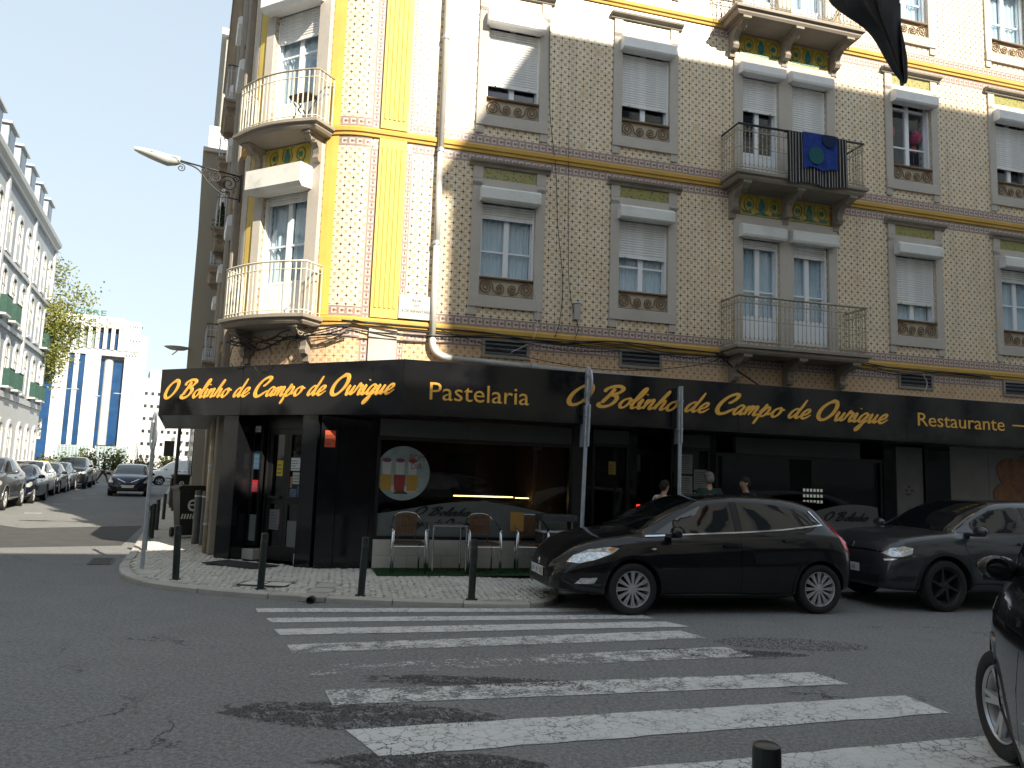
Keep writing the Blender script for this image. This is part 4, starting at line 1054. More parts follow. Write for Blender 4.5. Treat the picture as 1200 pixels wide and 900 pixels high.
ip('side_wall', WB, 16, 16.1, .1, 4.6, .1, 2.7); place(MB().exy([(-2.62,4.6),(-2.55,4.6),(-2.15,1.75),(-2.22,1.75)], .12, 2.51).build('side_wall', WB), INT, MA); ip('partition', mat('plaster_brown', (.12,.07,.04), .8, var=.2), 3.3, 3.42, .5, 4.6, .1, 2.6)
ip('counter', mat('counter_front', (.05,.035,.03), .4), 1.2, 3.2, 2.6, 3.2, .1, 1.12); ip('counter', mat('counter_front', (.05,.035,.03), .4), 6.5, 9.0, 3.0, 3.6, .1, 1.12)
LED = m_emit('warm_led', (1.0,.62,.25), 3.0)
ip('light_strip', LED, 1.75, 2.95, 2.56, 2.58, 1.20, 1.225); ip('light_strip', LED, 3.0, 3.28, 2.56, 2.58, 1.19, 1.21)
for k in range(3): ip('light_strip', m_emit('ceiling_lamp', (1.0,.7,.4), 2.5) if k == 0 else bpy.data.materials['ceiling_lamp'], .8+k*3.4, 1.5+k*3.4, 3.9, 4.1, 2.58, 2.60)
for i in range(6):
    for j in range(3): ip('shelf_light', m_emit('bottle_light', (.8,.82,.8), .22) if i+j == 0 else bpy.data.materials['bottle_light'], 9.15+i*.085, 9.19+i*.085, 1.9, 1.92, 1.28+j*.12, 1.34+j*.12)
ip('doorway', DARKIN, 1.9, 2.6, 4.55, 4.59, .1, 2.1); ip('back_shelf', mat('shelf_wood', (.10,.05,.025), .6), .2, 1.8, 4.2, 4.55, 1.6, 1.65)
pts = [(7.6+.75*math.cos(a), .95+1.05*math.sin(a)) for a in [i*math.pi/16 for i in range(17)]]; pin = [(7.6+.6*math.cos(a), .95+.9*math.sin(a)) for a in [i*math.pi/16 for i in range(17)]]
mb = MB()
for i in range(16): mb.exz([pts[i], pts[i+1], pin[i+1], pin[i]], 2.6, 2.8)
o = mb.build('brick_arch', mat('brick_arch', (.14,.07,.04), .8, var=.3)); place(o, INT, MA)
# ------------------------------------------------------------------ ground
KP = [(-28.9, 66.6), (-20.4, 46.5), (-13.0, 28.9), (-8.1, 17.35), (-6.55, 13.6), (-5.95, 12.1), (-5.3, 11.0), (-4.65, 10.45), (-3.6, 10.02), (-2.6, 9.83), (-1.7, 9.74), (-.8, 9.74), (.15, 9.84), (.5, 10.0), (.72, 10.5)]
for s_ in (2.55, 5, 9, 14, 20): p = apt(s_, 1.45); KP.append((p.x, p.y))
def dseg(px, py, a, b):
    ax, ay = a; bx, by = b; dx, dy = bx-ax, by-ay; t = max(0, min(1, ((px-ax)*dx+(py-ay)*dy)/(dx*dx+dy*dy)))
    return math.hypot(px-ax-dx*t, py-ay-dy*t)
def kd(x, y): return min(dseg(x, y, a, b) for a, b in zip(KP[:-1], KP[1:]))
def pz(x, y): return .062+.075*min(1, kd(x, y)/1.4)
ROAD = tag(MB().exy([(-600,-300),(600,-300),(600,900),(-600,900)], -.5, 0).build('road', ASPH), kind='structure')
# far asphalt is one sheet; patches laid on top
def sheet(name, poly, z, m, par=None, **k):
    mb = MB(); mb.add([(x, y, z) for x, y in poly], [tuple(range(len(poly)))]); o = mb.build(name, m, par, **k)
    if o.data.polygons and o.data.polygons[0].normal.z < 0: o.data.flip_normals()
    return o
def blob(cx, cy, rx, ry, seed, n=26, rz=0):
    rd = random.Random(seed); ph = [rd.random()*6 for _ in range(4)]; out = []
    for i in range(n):
        a = 2*math.pi*i/n; r = 1+.16*math.sin(2*a+ph[0])+.12*math.sin(3*a+ph[1])+.07*math.sin(7*a+ph[2])+.05*math.sin(11*a+ph[3])
        x, y = rx*r*math.cos(a), ry*r*math.sin(a); out.append((cx+x*math.cos(rz)-y*math.sin(rz), cy+x*math.sin(rz)+y*math.cos(rz)))
    return out
S2 = lambda s, n: (spt(s, n).x, spt(s, n).y)
for i, pl in enumerate([[S2(16.5,-5.2),S2(17.2,-1.0),S2(22.5,-.85),S2(21.5,-3.4),S2(24,-5.0),S2(19.5,-5.6)], blob(-1.0,5.45,.85,.28,4), blob(-.2,6.35,.95,.16,9), blob(-.25,4.55,.75,.20,5), blob(2.1,7.7,.75,.15,6)]):
    sheet('asphalt_patch', pl, .002, ASPHS if i == 0 else ASPHD, kind='structure')
# potholes: shallow broken hollows read as raised rims around sunken, darker fill
RUB = mat('broken_asphalt', (.10,.098,.095), .95, var=.5, scale=30, bump=.8, bscale=120)
def rubble(cx, cy, rx, ry, n, seed):
    rd = random.Random(seed); mb = MB()
    for k in range(n):
        a = rd.random()*6.283; r = rd.random()**.5; x = cx+rx*r*math.cos(a); y = cy+ry*r*math.sin(a); s = rd.uniform(.003, .012); h = rd.uniform(.004, .010)
        b = rd.random()*6; P = [(x+s*math.cos(b+q*1.57)*rd.uniform(.7,1.2), y+s*math.sin(b+q*1.57)*rd.uniform(.7,1.2)) for q in range(4)]
        mb.add([(px, py, .003) for px, py in P]+[(x, y, h)], [(0,1,4),(1,2,4),(2,3,4),(3,0,4)])
    return mb.build('loose_gravel', RUB, kind='stuff', label='broken crumbs of asphalt round a worn pothole')
for a in ((-.95,5.42,.85,.30,1500,1), (-.1,6.4,.8,.13,1100,2), (-.35,4.6,.65,.16,1000,3), (2.2,7.75,.8,.14,1300,4), (3.0,8.25,.8,.3,900,5)): rubble(*a)
# crossing: eight stripes, pieces of the road marking
CROSS = tag(empty('crosswalk', apt(0, 2), RZ_A), kind='structure')
STR = [(-2.85,1.05,2.55,.25),(-2.55,1.62,3.12,.27),(-2.25,1.9,3.72,.29),(-1.93,2.02,4.42,.33),(-1.55,2.3,5.20,.30),(-1.28,2.85,6.10,.34),(-.75,3.35,6.98,.42),(.9,4.1,7.92,.42)]
CM = CROSS
crm = Matrix.Translation(P0) @ Matrix.Rotation(RZ_A, 4, 'Z')
CROSS.matrix_world = crm
stl = [[(305,713),(690,712),(700,716),(307,718.5)],[(315,724.5),(742,720.5),(766,725.5),(322,730)],[(325,738.5),(790,728),(818,735.5),(331,745.5)],[(337,756),(795,739.5),(822,748),(346,765)]]
STW = [[(-2.9,9.22),(1.15,10.05),(1.2,9.80),(-2.80,8.98)],[(-2.60,8.66),(1.68,9.70),(1.80,9.46),(-2.47,8.42)],[(-2.34,8.09),(1.90,9.30),(2.12,9.02),(-2.20,7.82)],
 [(-2.02,7.42),(1.96,8.76),(2.16,8.42),(-1.88,7.10)],[(-1.60,6.70),(2.24,8.00),(2.42,7.62),(-1.54,6.38)],[(-1.32,5.98),(2.76,7.06),(2.92,6.70),(-1.18,5.62)],[(-.98,5.12),(3.24,6.40),(3.34,5.96),(-.70,4.68)],[(-.35,4.28),(3.34,5.46),(3.6,5.04),(-.1,3.86)]]
for q in STW:
    n = 24; up = []; dn = []; rd = random.Random(int(q[0][0]*100))
    for i in range(n+1):
        f = i/n; e = rd.uniform(-.012,.012)
        up.append((q[0][0]+(q[1][0]-q[0][0])*f, q[0][1]+(q[1][1]-q[0][1])*f+e)); e = rd.uniform(-.012,.012)
        dn.append((q[3][0]+(q[2][0]-q[3][0])*f, q[3][1]+(q[2][1]-q[3][1])*f+e))
    mb = MB(); inv = crm.inverted(); vs = []
    for a, b in zip(up, dn): vs += [inv @ Vector((a[0], a[1], .005)), inv @ Vector((b[0], b[1], .005))]
    mb.add(vs, [(2*i, 2*i+1, 2*i+3, 2*i+2) for i in range(n)]); o = mb.build('crosswalk_stripe', PAINT, CROSS)
    if o.data.polygons[0].normal.z < 0: o.data.flip_normals()
# a few worn parking marks along the far kerb of the side street
MARK = tag(empty('road_marking', (0,0,0)), kind='structure')
for s in (27.2, 32.9, 38.0, 43.5): sheet('parking_mark', [S2(s,-4.3),S2(s,-3.85),S2(s+.22,-3.85),S2(s+.22,-4.3)], .006, PAINT, MARK)

# pavement: sand bed, granite kerb stones, limestone setts
inn = [path(t)[0]-path(t)[1]*.02 for t in tsamp(-55+0*S_END, 16.5)] if False else None
wallline = [spt(66, .56)] + [path(t)[0]-path(t)[1]*.05 for t in tsamp(T_S0-12, 16.9)] + [apt(20, -.05)]
PAV = empty('pavement', (-4.5, 11.5, 0), kind='structure')
def pav_local(v): return (v[0]+4.5, v[1]-11.5, v[2])
bm = bmesh.new()
outer = [(x, y) for x, y in KP]
poly = outer + [(p.x, p.y) for p in reversed(wallline)]
vs = [bm.verts.new((x, y, 0)) for x, y in poly]; f = bm.faces.new(vs)
bmesh.ops.triangulate(bm, faces=[f])
for ax, lo, hi, st in ((0, -7.5, 6, .5), (1, 9.5, 17, .5)):
    x = lo
    while x <= hi:
        g = bm.verts[:]+bm.edges[:]+bm.faces[:]; co = (x,0,0) if ax == 0 else (0,x,0); no = (1,0,0) if ax == 0 else (0,1,0)
        bmesh.ops.bisect_plane(bm, geom=g, plane_co=co, plane_no=no); x += st
for v in bm.verts: v.co.z = pz(v.co.x, v.co.y)-.012
bmesh.ops.recalc_face_normals(bm, faces=bm.faces[:])
for f in bm.faces:
    if f.normal.z < 0: f.normal_flip()
for v in bm.verts: v.co = pav_local(v.co)
me = bpy.data.meshes.new('sand_bed'); bm.to_mesh(me); bm.free(); link('sand_bed', me, COBJ, PAV)
# kerb stones ~0.9 m long
tot = 0; kl = cr(KP[2:], 4) if False else KP[:]
dense = [KP[0], KP[1], KP[2]] + cr(KP[3:16], 5)[:-1] + KP[15:]
cum = [0]
for a, b in zip(dense[:-1], dense[1:]): cum.append(cum[-1]+math.hypot(b[0]-a[0], b[1]-a[1]))
def kp(q):
    for i in range(len(dense)-1):
        if q <= cum[i+1] or i == len(dense)-2:
            l = cum[i+1]-cum[i]; f = (q-cum[i])/l if l else 0; a, b = dense[i], dense[i+1]
            return (a[0]+(b[0]-a[0])*f, a[1]+(b[1]-a[1])*f), ((b[0]-a[0])/l, (b[1]-a[1])/l)
q = 0; rd = random.Random(3); i = 0
while q < cum[-1]-.3:
    L = rd.uniform(.75, 1.05); 
    mb = MB(); w = .14; rows = []; m = 4; jz = rd.uniform(-.004, .006); jo = rd.uniform(-.008, .008)
    for k in range(m+1):
        (x, y), (tx, ty) = kp(min(q+.006+(L-.012)*k/m, cum[-1])); nx, ny = ty, -tx     # outwards (road side) is to the right of travel? checked below
        rows.append([(x+nx*.0+nx*jo, y+ny*jo, -.02), (x+nx*jo, y+ny*jo, .052+jz), (x-nx*.015, y-ny*.015, .066+jz), (x-nx*w, y-ny*w, .070+jz), (x-nx*w, y-ny*w, -.02)])
    vs = [pav_local(p) for r in rows for p in r]; fs = []
    for k in range(m):
        for j in range(5): fs.append((k*5+j, k*5+(j+1)%5, (k+1)*5+(j+1)%5, (k+1)*5+j))
    fs += [(4,3,2,1,0), tuple(m*5+j for j in range(5))]
    mb.add(vs, fs); mb.build('kerb_stone', KERB, PAV); q += L; i += 1
# setts
def inside(x, y, P):
    c = False; n = len(P); j = n-1
    for i in range(n):
        xi, yi = P[i]; xj, yj = P[j]
        if (yi > y) != (yj > y) and x < (xj-xi)*(y-yi)/(yj-yi)+xi: c = not c
        j = i
    return c
rd = random.Random(11); mb = MB(); SP = .098; big = []
vsl = []; fsl = []
HOLES = [(-3.2, 10.55, .34, .20), (-2.38, 10.25, .17, .5)]
def setts(x0, x1, y0, y1, rot, test):
    cx, cy = (x0+x1)/2, (y0+y1)/2; c, s = math.cos(rot), math.sin(rot); n = int(max(x1-x0, y1-y0)/SP*.75)+2
    for i in range(-n, n):
        for j in range(-n, n):
            u = (i+(.5 if j % 2 else 0))*SP+rd.uniform(-.012,.012); v = j*SP+.018*math.sin(i*.7+j*.2)+rd.uniform(-.010,.010)
            x, y = cx+u*c-v*s, cy+u*s+v*c
            if not (x0 <= x <= x1 and y0 <= y <= y1) or not test(x, y): continue
            a = rot+rd.uniform(-.25,.25); h = SP*.5*rd.uniform(.76,.95); z = pz(x, y)+rd.uniform(-.004,.004); base = len(vsl)
            ct, st = math.cos(a), math.sin(a)
            for (lx, ly) in ((-1,-1),(1,-1),(1,1),(-1,1)):
                q1, q2 = lx*h*rd.uniform(.85,1.1), ly*h*rd.uniform(.85,1.1)
                vsl.append((x+q1*ct-q2*st, y+q1*st+q2*ct, z-.02))
            for (lx, ly) in ((-1,-1),(1,-1),(1,1),(-1,1)):
                q1, q2 = lx*h*.80, ly*h*.80; vsl.append((x+q1*ct-q2*st, y+q1*st+q2*ct, z+rd.uniform(-.0025,.0025)))
            fsl.extend([(base+4,base+5,base+6,base+7)]+[(base+k, base+(k+1)%4, base+4+(k+1)%4, base+4+k) for k in range(4)])
pp_ = poly
def t_ok(x, y): return inside(x, y, pp_) and kd(x, y) > .165 and not any(abs(x-hx) < hw and abs(y-hy) < hh for hx, hy, hw, hh in HOLES)
setts(-7.4, 4.4, 9.4, 16.6, AH*0-.25, t_ok)
setts(-13.5, -6.5, 16.6, 30, .42, t_ok)
setts(4.4, 11, 10.5, 14.8, .2, t_ok)
tag(MB().add([pav_local(v) for v in vsl], fsl).build('limestone_setts', COB, PAV), kind='stuff')
# far pavement strips of the side street
FP = empty('far_pavement', tuple(spt(40,-7.9)), kind='structure')
def fpl(s0, s1, n0, n1, z, nm, m):
    o = MB().box(s0, s1, n0, n1, -.02, z).build(nm, m, FP); o.matrix_basis = Matrix.Translation(-spt(40,-7.9)) @ Matrix(((SD.x, -SN.x, 0, 0),(SD.y, -SN.y, 0, 0),(0,0,1,0),(0,0,0,1))); return o
fpl(-5, 62, 7.20, 9.3, .12, 'paving', COB)
for k in range(60): fpl(-5+k*1.1, -5+k*1.1+1.09, 7.04, 7.195, .125, 'kerb_stone', KERB)
NP = empty('near_pavement', (1, 1.5, 0), kind='structure')   # pavement the photographer stands on
MB().exy([(-3.5,-3),(-3.0,-1.3),(6,3.2),(9,-3)], -.02, .09).build('paving', COB, NP, loc=(0,-.6,0))
# inspection covers, channel and mat
COVER = mat('cast_iron_cover', (.09,.085,.08), .6, metal=.4, var=.3, scale=14)
cv = empty('inspection_cover', (-3.2, 10.55, pz(-3.2,10.55)), R(-4), 'rectangular stone filled inspection cover with thin iron frame in the pavement', 'manhole cover')
MB().box(-.33,.33,-.19,-.175,-.01,.004).box(-.33,.33,.175,.19,-.01,.004).box(-.33,-.315,-.175,.175,-.01,.004).box(.315,.33,-.175,.175,-.01,.004).box(-.01,.01,-.175,.175,-.01,.004).build('frame', COVER, cv)
MB().box(-.31,-.012,-.17,.17,-.015,.0).box(.012,.31,-.17,.17,-.015,.0).build('stone_infill', COB, cv)
ch = empty('drain_channel', (-2.38, 10.25, 0), R(0), 'worn stone gully channel crossing the pavement from the black pier to the kerb', 'drain')
for k in range(3):
    y = -.48+k*.33; z = pz(-2.38, 10.25+y)+.004
    MB().bbox(-.15,.15, y, y+.32, z-.06, z, .008).build('channel_stone', KERB, ch)
MB().lathe([(.045,-.0),(.045,.12),(.03,.12),(.03,0)], 12, (0,-.60,.04), 'y').build('outlet_pipe', COVER, ch)
dm = empty('doormat', tuple(V0+CC*1.05+CN*.42+Vector((0,0,.141))), RZ_C, 'thin black rubber doormat lying before the corner door', 'doormat')
MB().bbox(-.55,.55,-.26,.26,0,.012,.004).build('mat', mat('black_mat', (.02,.02,.022), .9, bump=.5), dm)
g = empty('gully_grate', tuple(spt(14.5,-1.12,.004)), RZ_S, 'slotted iron storm drain grate in the gutter by the rounded kerb', 'drain grate')
MB().box(-.42,.42,-.17,-.15,0,.01).box(-.42,.42,.15,.17,0,.01).box(-.42,-.40,-.15,.15,0,.01).box(.40,.42,-.15,.15,0,.01).build('frame', COVER, g)
for k in range(12): MB().box(-.38+k*.064,-.35+k*.064,-.15,.15,.0,.008).build('bar', COVER, g)
MB().box(-.40,.40,-.149,.149,-.001,.001).build('dark_pit', DARKIN, g)
turf = mat('plastic_turf', (.018,.075,.02), .9, var=.35, scale=22, bump=1, bscale=260)
rd = random.Random(5); mb = MB(); mb.box(0, 6.3, -.90, -.04, 0, .006)
for k in range(9000):
    x, y = rd.uniform(0,6.3), rd.uniform(-.90,-.04); a = rd.random()*3.14; h = rd.uniform(.010,.022); dx, dy = .004*math.cos(a), .004*math.sin(a); lx, ly = rd.uniform(-.006,.006), rd.uniform(-.006,.006)
    mb.add([(x-dx,y-dy,.006),(x+dx,y+dy,.006),(x+lx,y+ly,.006+h)], [(0,1,2)])
tf = mb.build('artificial_turf', turf, kind='stuff', label='green artificial turf strip under the cafe chairs'); tf.matrix_world = Matrix.Translation((0,0,.142)) @ MA
# ------------------------------------------------------------------ buildings across the street (behind the camera) that shade the facade
OPW = m_stone('ochre_render', (.66,.62,.55), (.74,.70,.62), (.22,.19,.15), .4, .8); ROOFT = mat('roof_tiles', (.25,.11,.06), .8, var=.3, scale=2)
def slab_building(name, label, M, x0, x1, d, h, floors, bays, wm, gable=None, cat='building', wc=(.9, 1.5), base=.0):
    """plain block: local x along the street, y away from it; street face at y=0 looking to -y"""
    b = root(name, M, label, cat)
    if gable: poly = [(x0, 0), (x1, 0), (x1, h), (x0+gable[0], h), (x0, h-gable[1])]
    else: poly = [(x0, 0), (x1, 0), (x1, h), (x0, h)]
    place(MB().exz([(x, z+base) for x, z in poly], 0, d).build('wall', wm), b, M)
    if gable: rp = [(x0-.25, h-gable[1]-.2), (x0-.25, h-gable[1]+.1), (x0+gable[0], h+.3), (x1, h+.3), (x1, h+.001), (x0+gable[0], h+.001), (x0-.0, h-gable[1]+.001)]
    else: rp = [(x0-.2, h+.001), (x0-.2, h+.25), (x1+.2, h+.25), (x1+.2, h+.001)]
    place(MB().exz(rp, -.35, d+.2).build('roof', ROOFT), b, M)
    fh = (h-1.2)/floors; me = None
    fw = (x1-x0)/bays
    mw = MB().box(-wc[0]/2-.12, wc[0]/2+.12, -.05, .0, -.12, wc[1]+.12).mesh('window'); mg = MB().box(-wc[0]/2, wc[0]/2, -.06, -.05, 0, wc[1]).mesh('pane')
    for f in range(floors):
        for k in range(bays):
            x = x0+fw*(k+.5); z = .9+f*fh
            if gable and z+wc[1] > h-gable[1]-.4+max(0, (x-.8-x0))*gable[1]/gable[0]: continue
            o = link('window', mw, STONE); place(o, b, M @ Matrix.Translation((x, 0, z))); link('pane', mg, GLASSDK, o)
    return b
GLASSDK = mat('dark_window_glass', (.02,.026,.032), .05, spec=.9)
MO = Matrix.Translation(apt(0, 14.5)) @ Matrix.Rotation(RZ_A+math.pi, 4, 'Z')    # local x = -s
slab_building('tall_apartment_block', 'tall ochre apartment block across the street shading the tiled facade', MO, -46, -8.7, 3.8, 19.3, 6, 13, OPW, None)
place(MB().box(-46, -14.5, 3.81, 13, 0, 19.2).build('rear_wing', OPW), bpy.data.objects['tall_apartment_block'], MO)
slab_building('low_corner_block', 'lower ochre corner block across the street from the cafe', MO, -8.69, 24, 10, 11.9, 3, 11, OPW)
for bn_, a_, b_ in (('tall_apartment_block', -46, -8.72), ('low_corner_block', -8.66, 24)):  # unseen dark ground floor, canopy and panes added to darken reflections
    bo_ = bpy.data.objects[bn_]; place(MB().box(a_, b_, -.09, -.001, 0, 3.4).build('dark_reflection_band', mat('reflection_band_dark', (.045,.04,.035), .6, var=.3)), bo_, MO); place(MB().box(a_, b_, -.9, -.091, 3.0, 3.4).build('added_dark_canopy', mat('added_canopy_green', (.02,.035,.03), .7)), bo_, MO)
    k_ = int((b_-a_)/4)
    for q_ in range(k_): place(MB().box(a_+.4+q_*4, a_+3.4+q_*4, -.12, -.092, .3, 2.8).build('added_shop_window', GLASSDK), bo_, MO)
# stepped mansard end of the tall block that throws the slanting edge of the shade
# ------------------------------------------------------------------ left row with arched windows
LW = m_stone('grey_tile_wall', (.33,.37,.40), (.41,.45,.48), (.28,.30,.31), .3, 1.2); LTRIM = mat('white_trim', (.56,.57,.57), .5, var=.06, scale=2); GREEN = mat('green_railing', (.009,.055,.042), .5, var=.3, scale=8)
ML = Matrix.Translation(spt(0, -9.0)) @ Matrix.Rotation(RZ_S, 4, 'Z')        # local x = s along the street, local y to the left (into the row)
ROW = root('arched_window_building', ML, 'long pale grey building with white arched windows and green balconies on the left', 'building')
def lp(nm, m, mb, **k): return place(mb.build(nm, m, **k), ROW, ML)
lp('wall', LW, MB().box(6, 58.3, 0, 12, 0, 15.4)); 
lp('cornice', LTRIM, MB().eyz([(0,15.41),(-.15,15.42),(-.15,15.6),(-.32,15.75),(-.36,15.95),(-.22,16.0),(-.22,16.25),(0,16.3)], 6, 58.36))
lp('mansard', mat('slate_roof', (.12,.13,.14), .7, var=.2), MB().eyz([(.3,16.31),(2.2,18.2),(9.8,18.2),(11.7,16.31)], 6.3, 58.0))
lp('belt', LTRIM, MB().box(6, 58.35, -.10, -.001, 11.55, 11.75)); lp('belt', LTRIM, MB().box(6, 58.35, -.10, -.001, 8.25, 8.45)); lp('belt', LTRIM, MB().box(6, 58.35, -.14, -.001, 4.75, 5.05)); lp('ground_storey', LTRIM, MB().box(6, 58.35, -.06, -.002, .0, 4.74))
def arch_frame(w, h, t, y0, y1):
    mb = MB(); n = 8; r = w/2
    o = [(-w/2-t, -t*.6), (-w/2-t, h-r)]+[((r+t)*math.cos(math.pi-math.pi*i/n), h-r+(r+t)*math.sin(math.pi-math.pi*i/n)) for i in range(1, n)]+[(w/2+t, h-r), (w/2+t, -t*.6)]
    i_ = [(-w/2, 0), (-w/2, h-r)]+[(r*math.cos(math.pi-math.pi*i/n), h-r+r*math.sin(math.pi-math.pi*i/n)) for i in range(1, n)]+[(w/2, h-r), (w/2, 0)]
    for k in range(len(o)-1): mb.exz([o[k], o[k+1], i_[k+1], i_[k]], y0, y1)
    mb.exz([(-w/2-t, -t*.6), (-w/2, 0), (w/2, 0), (w/2+t, -t*.6)], y0-.03, y1); return mb, i_
mbf, ii = arch_frame(.95, 2.3, .22, -.09, 0); MEF = mbf.mesh('window'); MEG = MB().exz(ii, -.015, 0).mesh('pane'); MEW = MB().box(-.42,.42,-.04,-.016,0,.95).box(-.03,.03,-.04,-.016,.951,2.1).box(-.45,.45,-.04,-.016,1.5,1.55).mesh('shutter')
MEB = MB().box(-.62,.62,-.4,-.0,-.12,-.02).mesh('balcony'); MER = MB()
for k in range(11): MER.box(-.61+k*.119,-.585+k*.119,-.4,-.38,-.019,.88)
MER.box(-.63,.63,-.41,-.37,.88,.92); MER.box(-.62,-.60,-.38,0,-.019,.88).box(.60,.62,-.38,0,-.019,.88); MER.box(-.58,.58,-.379,-.375,-.01,.5); MER = MER.mesh('railing')
xs_ = [57.0, 54.6, 52.15, 49.4, 47.0, 44.55, 42.0, 39.4, 36.8, 34.2, 31.6, 29.0, 26.4, 23.8, 21.2, 18.6, 16, 13.4, 10.8, 8.2]
for ix, x in enumerate(xs_):
    for zf in (.9, 5.35, 8.75, 11.95):
        if zf == .9: zf = 1.2
        o = link('window', MEF, LTRIM); place(o, ROW, ML @ Matrix.Translation((x, 0 if zf > 2 else -.062, zf)))
        link('pane', MEG, GLASSDK, o); link('shutter', MEW, LTRIM, o)
        if (zf == 5.35 and ix % 3 != 2) or (zf == 8.75 and ix in (0, 4, 5, 8, 9, 12)):
            b = link('balcony', MEB, LTRIM); place(b, ROW, ML @ Matrix.Translation((x, 0, zf))); link('railing', MER, GREEN, b)
for x in (58.1, 50.8, 43.3, 35.5, 27.7, 20, 12.1): lp('pilaster', LTRIM, MB().box(x-.2, x+.2, -.12, -.0, 5.06, 15.4))
DOR = mat('dormer_panel', (.40,.47,.52), .5, var=.2)
for k in range(15):
    x = 56.0-k*3.0; d = lp('dormer', DOR, MB().box(x-.8, x+.8, .2, 2.5, 16.32, 18.0)); MB().box(x-.55, x+.55, .17, .199, 16.6, 17.8).build('dormer_window', GLASSDK, d); MB().box(x-.95, x+.95, .05, 2.6, 18.01, 18.12).build('dormer_roof', LTRIM, d)

# ------------------------------------------------------------------ beyond our building on the right of the side street
BEI = m_stone('olive_beige_render', (.27,.245,.195), (.31,.285,.23), (.2,.18,.14), .2, .6)
MN = Matrix.Translation(spt(0, 0)) @ Matrix.Rotation(RZ_S, 4, 'Z')       # local x = s, local y = -n (left)
B2 = root('beige_party_wall_building', MN @ Matrix.Translation((36,0,0)), 'plain olive beige building with blank side wall further up the side street', 'building')
place(MB().box(28.6, 46, -12, -.30, 0, 4.59).build('ground_storey', BEI), B2, MN); place(MB().box(28.5, 46, -12, .16, 4.6, 12.7).build('wall', BEI), B2, MN); place(MB().box(28.4, 46.1, -12.1, .22, 12.71, 12.85).build('parapet', STONE), B2, MN)
place(MB().box(33, 46, -11, .08, 12.86, 15.6).build('upper_storey', LTRIM), B2, MN); place(MB().box(32.9, 33.0, -11, -.02, 12.86, 13.9).build('glass_balustrade', GLASS), B2, MN)
place(MB().box(34.5, 46, -11, -.3, 15.61, 20.4).build('top_storey', mat('grey_render', (.30,.28,.25), .7, var=.1)), B2, MN); place(MB().box(34.3, 46.1, -11.1, -.1, 20.41, 20.7).build('roof_edge', LTRIM), B2, MN)
for k in range(4):
    o = MB().box(30+k*4, 31.2+k*4, -.299, -.26, 1.2, 3.2).build('window', GLASSDK); place(o, B2, MN)
B3 = root('far_row_building', MN @ Matrix.Translation((54,0,0)), 'low pale building at the far right end of the side street', 'building')
place(MB().box(46.2, 60, -12, -.25, 0, 9.0).build('wall', LTRIM), B3, MN); place(MB().box(46.2, 60.2, -12, -.1, 9.01, 9.3).build('roof', STONED), B3, MN)

# ------------------------------------------------------------------ white office tower with blue glazing
KO = 1.6; _h = R(-27.5); FD = Vector((math.sin(_h), math.cos(_h), 0)); FX = Vector((FD.y, -FD.x, 0))
MOF = Matrix.Translation(FD*130*KO) @ Matrix.Rotation(math.atan2(FX.y, FX.x), 4, 'Z')
OFW = mat('white_cladding', (.44,.44,.435), .45, var=.03, scale=.3); BLUE = mat('blue_curtain_glass', (.006,.045,.13), .2, spec=.5, var=.25, scale=.4); CONC = mat('concrete_column', (.48,.48,.45), .6, var=.1, scale=.4); GREYG = mat('grey_louvre_glass', (.20,.26,.25), .3, var=.3, scale=.5)
OFC = root('white_office_tower', MOF, 'white office tower with blue glass strips and green letters on the roof', 'office building')
def zz(z): return 1.65+(z-1.65)*KO
def ob(nm, m, x0, x1, y0, y1, z0, z1): return place(MB().box(x0*KO, x1*KO, y0, y1, zz(z0), zz(z1)).build(nm, m), OFC, MOF)
ob('core', OFW, -9.6, 3.0, 3.0, 26, .7, 22.2)
# front face in vertical bands
ob('wall_panel', OFW, -8.0, -6.15, 0, 3, .7, 17.4); ob('glass_strip', BLUE, -9.6, -8.02, .5, 3, .7, 14.0)
ob('glass_strip', BLUE, -6.13, -5.5, .6, 3, 3.9, 17.4); ob('wall_panel', OFW, -5.48, -4.82, 0, 3, .7, 17.4); ob('glass_strip', BLUE, -4.8, -4.1, .6, 3, 3.9, 17.4)
ob('wall_panel', OFW, -4.08, -2.02, 0, 3, .7, 17.4); ob('glass_strip', BLUE, -2.0, -1.5, 2.0, 3, 3.9, 17.0); ob('glass_strip', BLUE, -.32, 1.1, 2.0, 3, 4.1, 17.0)
cyl = MB().lathe([(.62*KO, zz(4.0)), (.62*KO, zz(17.0))], 20, (-.92*KO, 2.2, 0)).build('round_column', CONC, smooth=True); place(cyl, OFC, MOF)
ob('wall_panel', OFW, 1.12, 3.0, 0, 3, .7, 17.4); ob('lintel', OFW, -6.13, 3.0, 0, 3, 17.41, 18.3)
for k in range(9):
    x = -8.6+k*1.02
    ob('pier', OFW, x+.48, x+1.02, -.3, 3, 18.31, 21.6); ob('tall_window', BLUE if k > 5 else GREYG, x, x+.48, 1.2, 3, 18.31, 21.0)
    ob('pier', OFW, x+.30, x+.50, -.5, -.01, 21.62, 22.8); ob('pier', OFW, x+.80, x+1.0, -.5, -.01, 21.62, 22.8)
ob('wall_panel', OFW, .60, 3.0, -.2, 3, 18.31, 23.0); ob('parapet', OFW, -9.0, .6, .0, 3, 21.61, 23.3)
ob('side_wing', OFW, 3.0, 4.2, 4, 26, .7, 21.3)
for k in range(6): ob('vent_slot', DARKIN, 1.5+k*.32, 1.6+k*.32, -.24, -.2, 22.0, 22.3); 
for k in range(4): ob('vent_slot', DARKIN, 1.6+k*.42, 1.72+k*.42, -.24, -.2, 19.9, 20.1); ob('vent_slot', DARKIN, 1.3+k*.42, 1.42+k*.42, -.24, -.2, 17.6, 17.8)
for x in (2.0, 2.35): ob('slit_window', GREYG, x, x+.12, -.23, -.19, 17.9, 20.0)
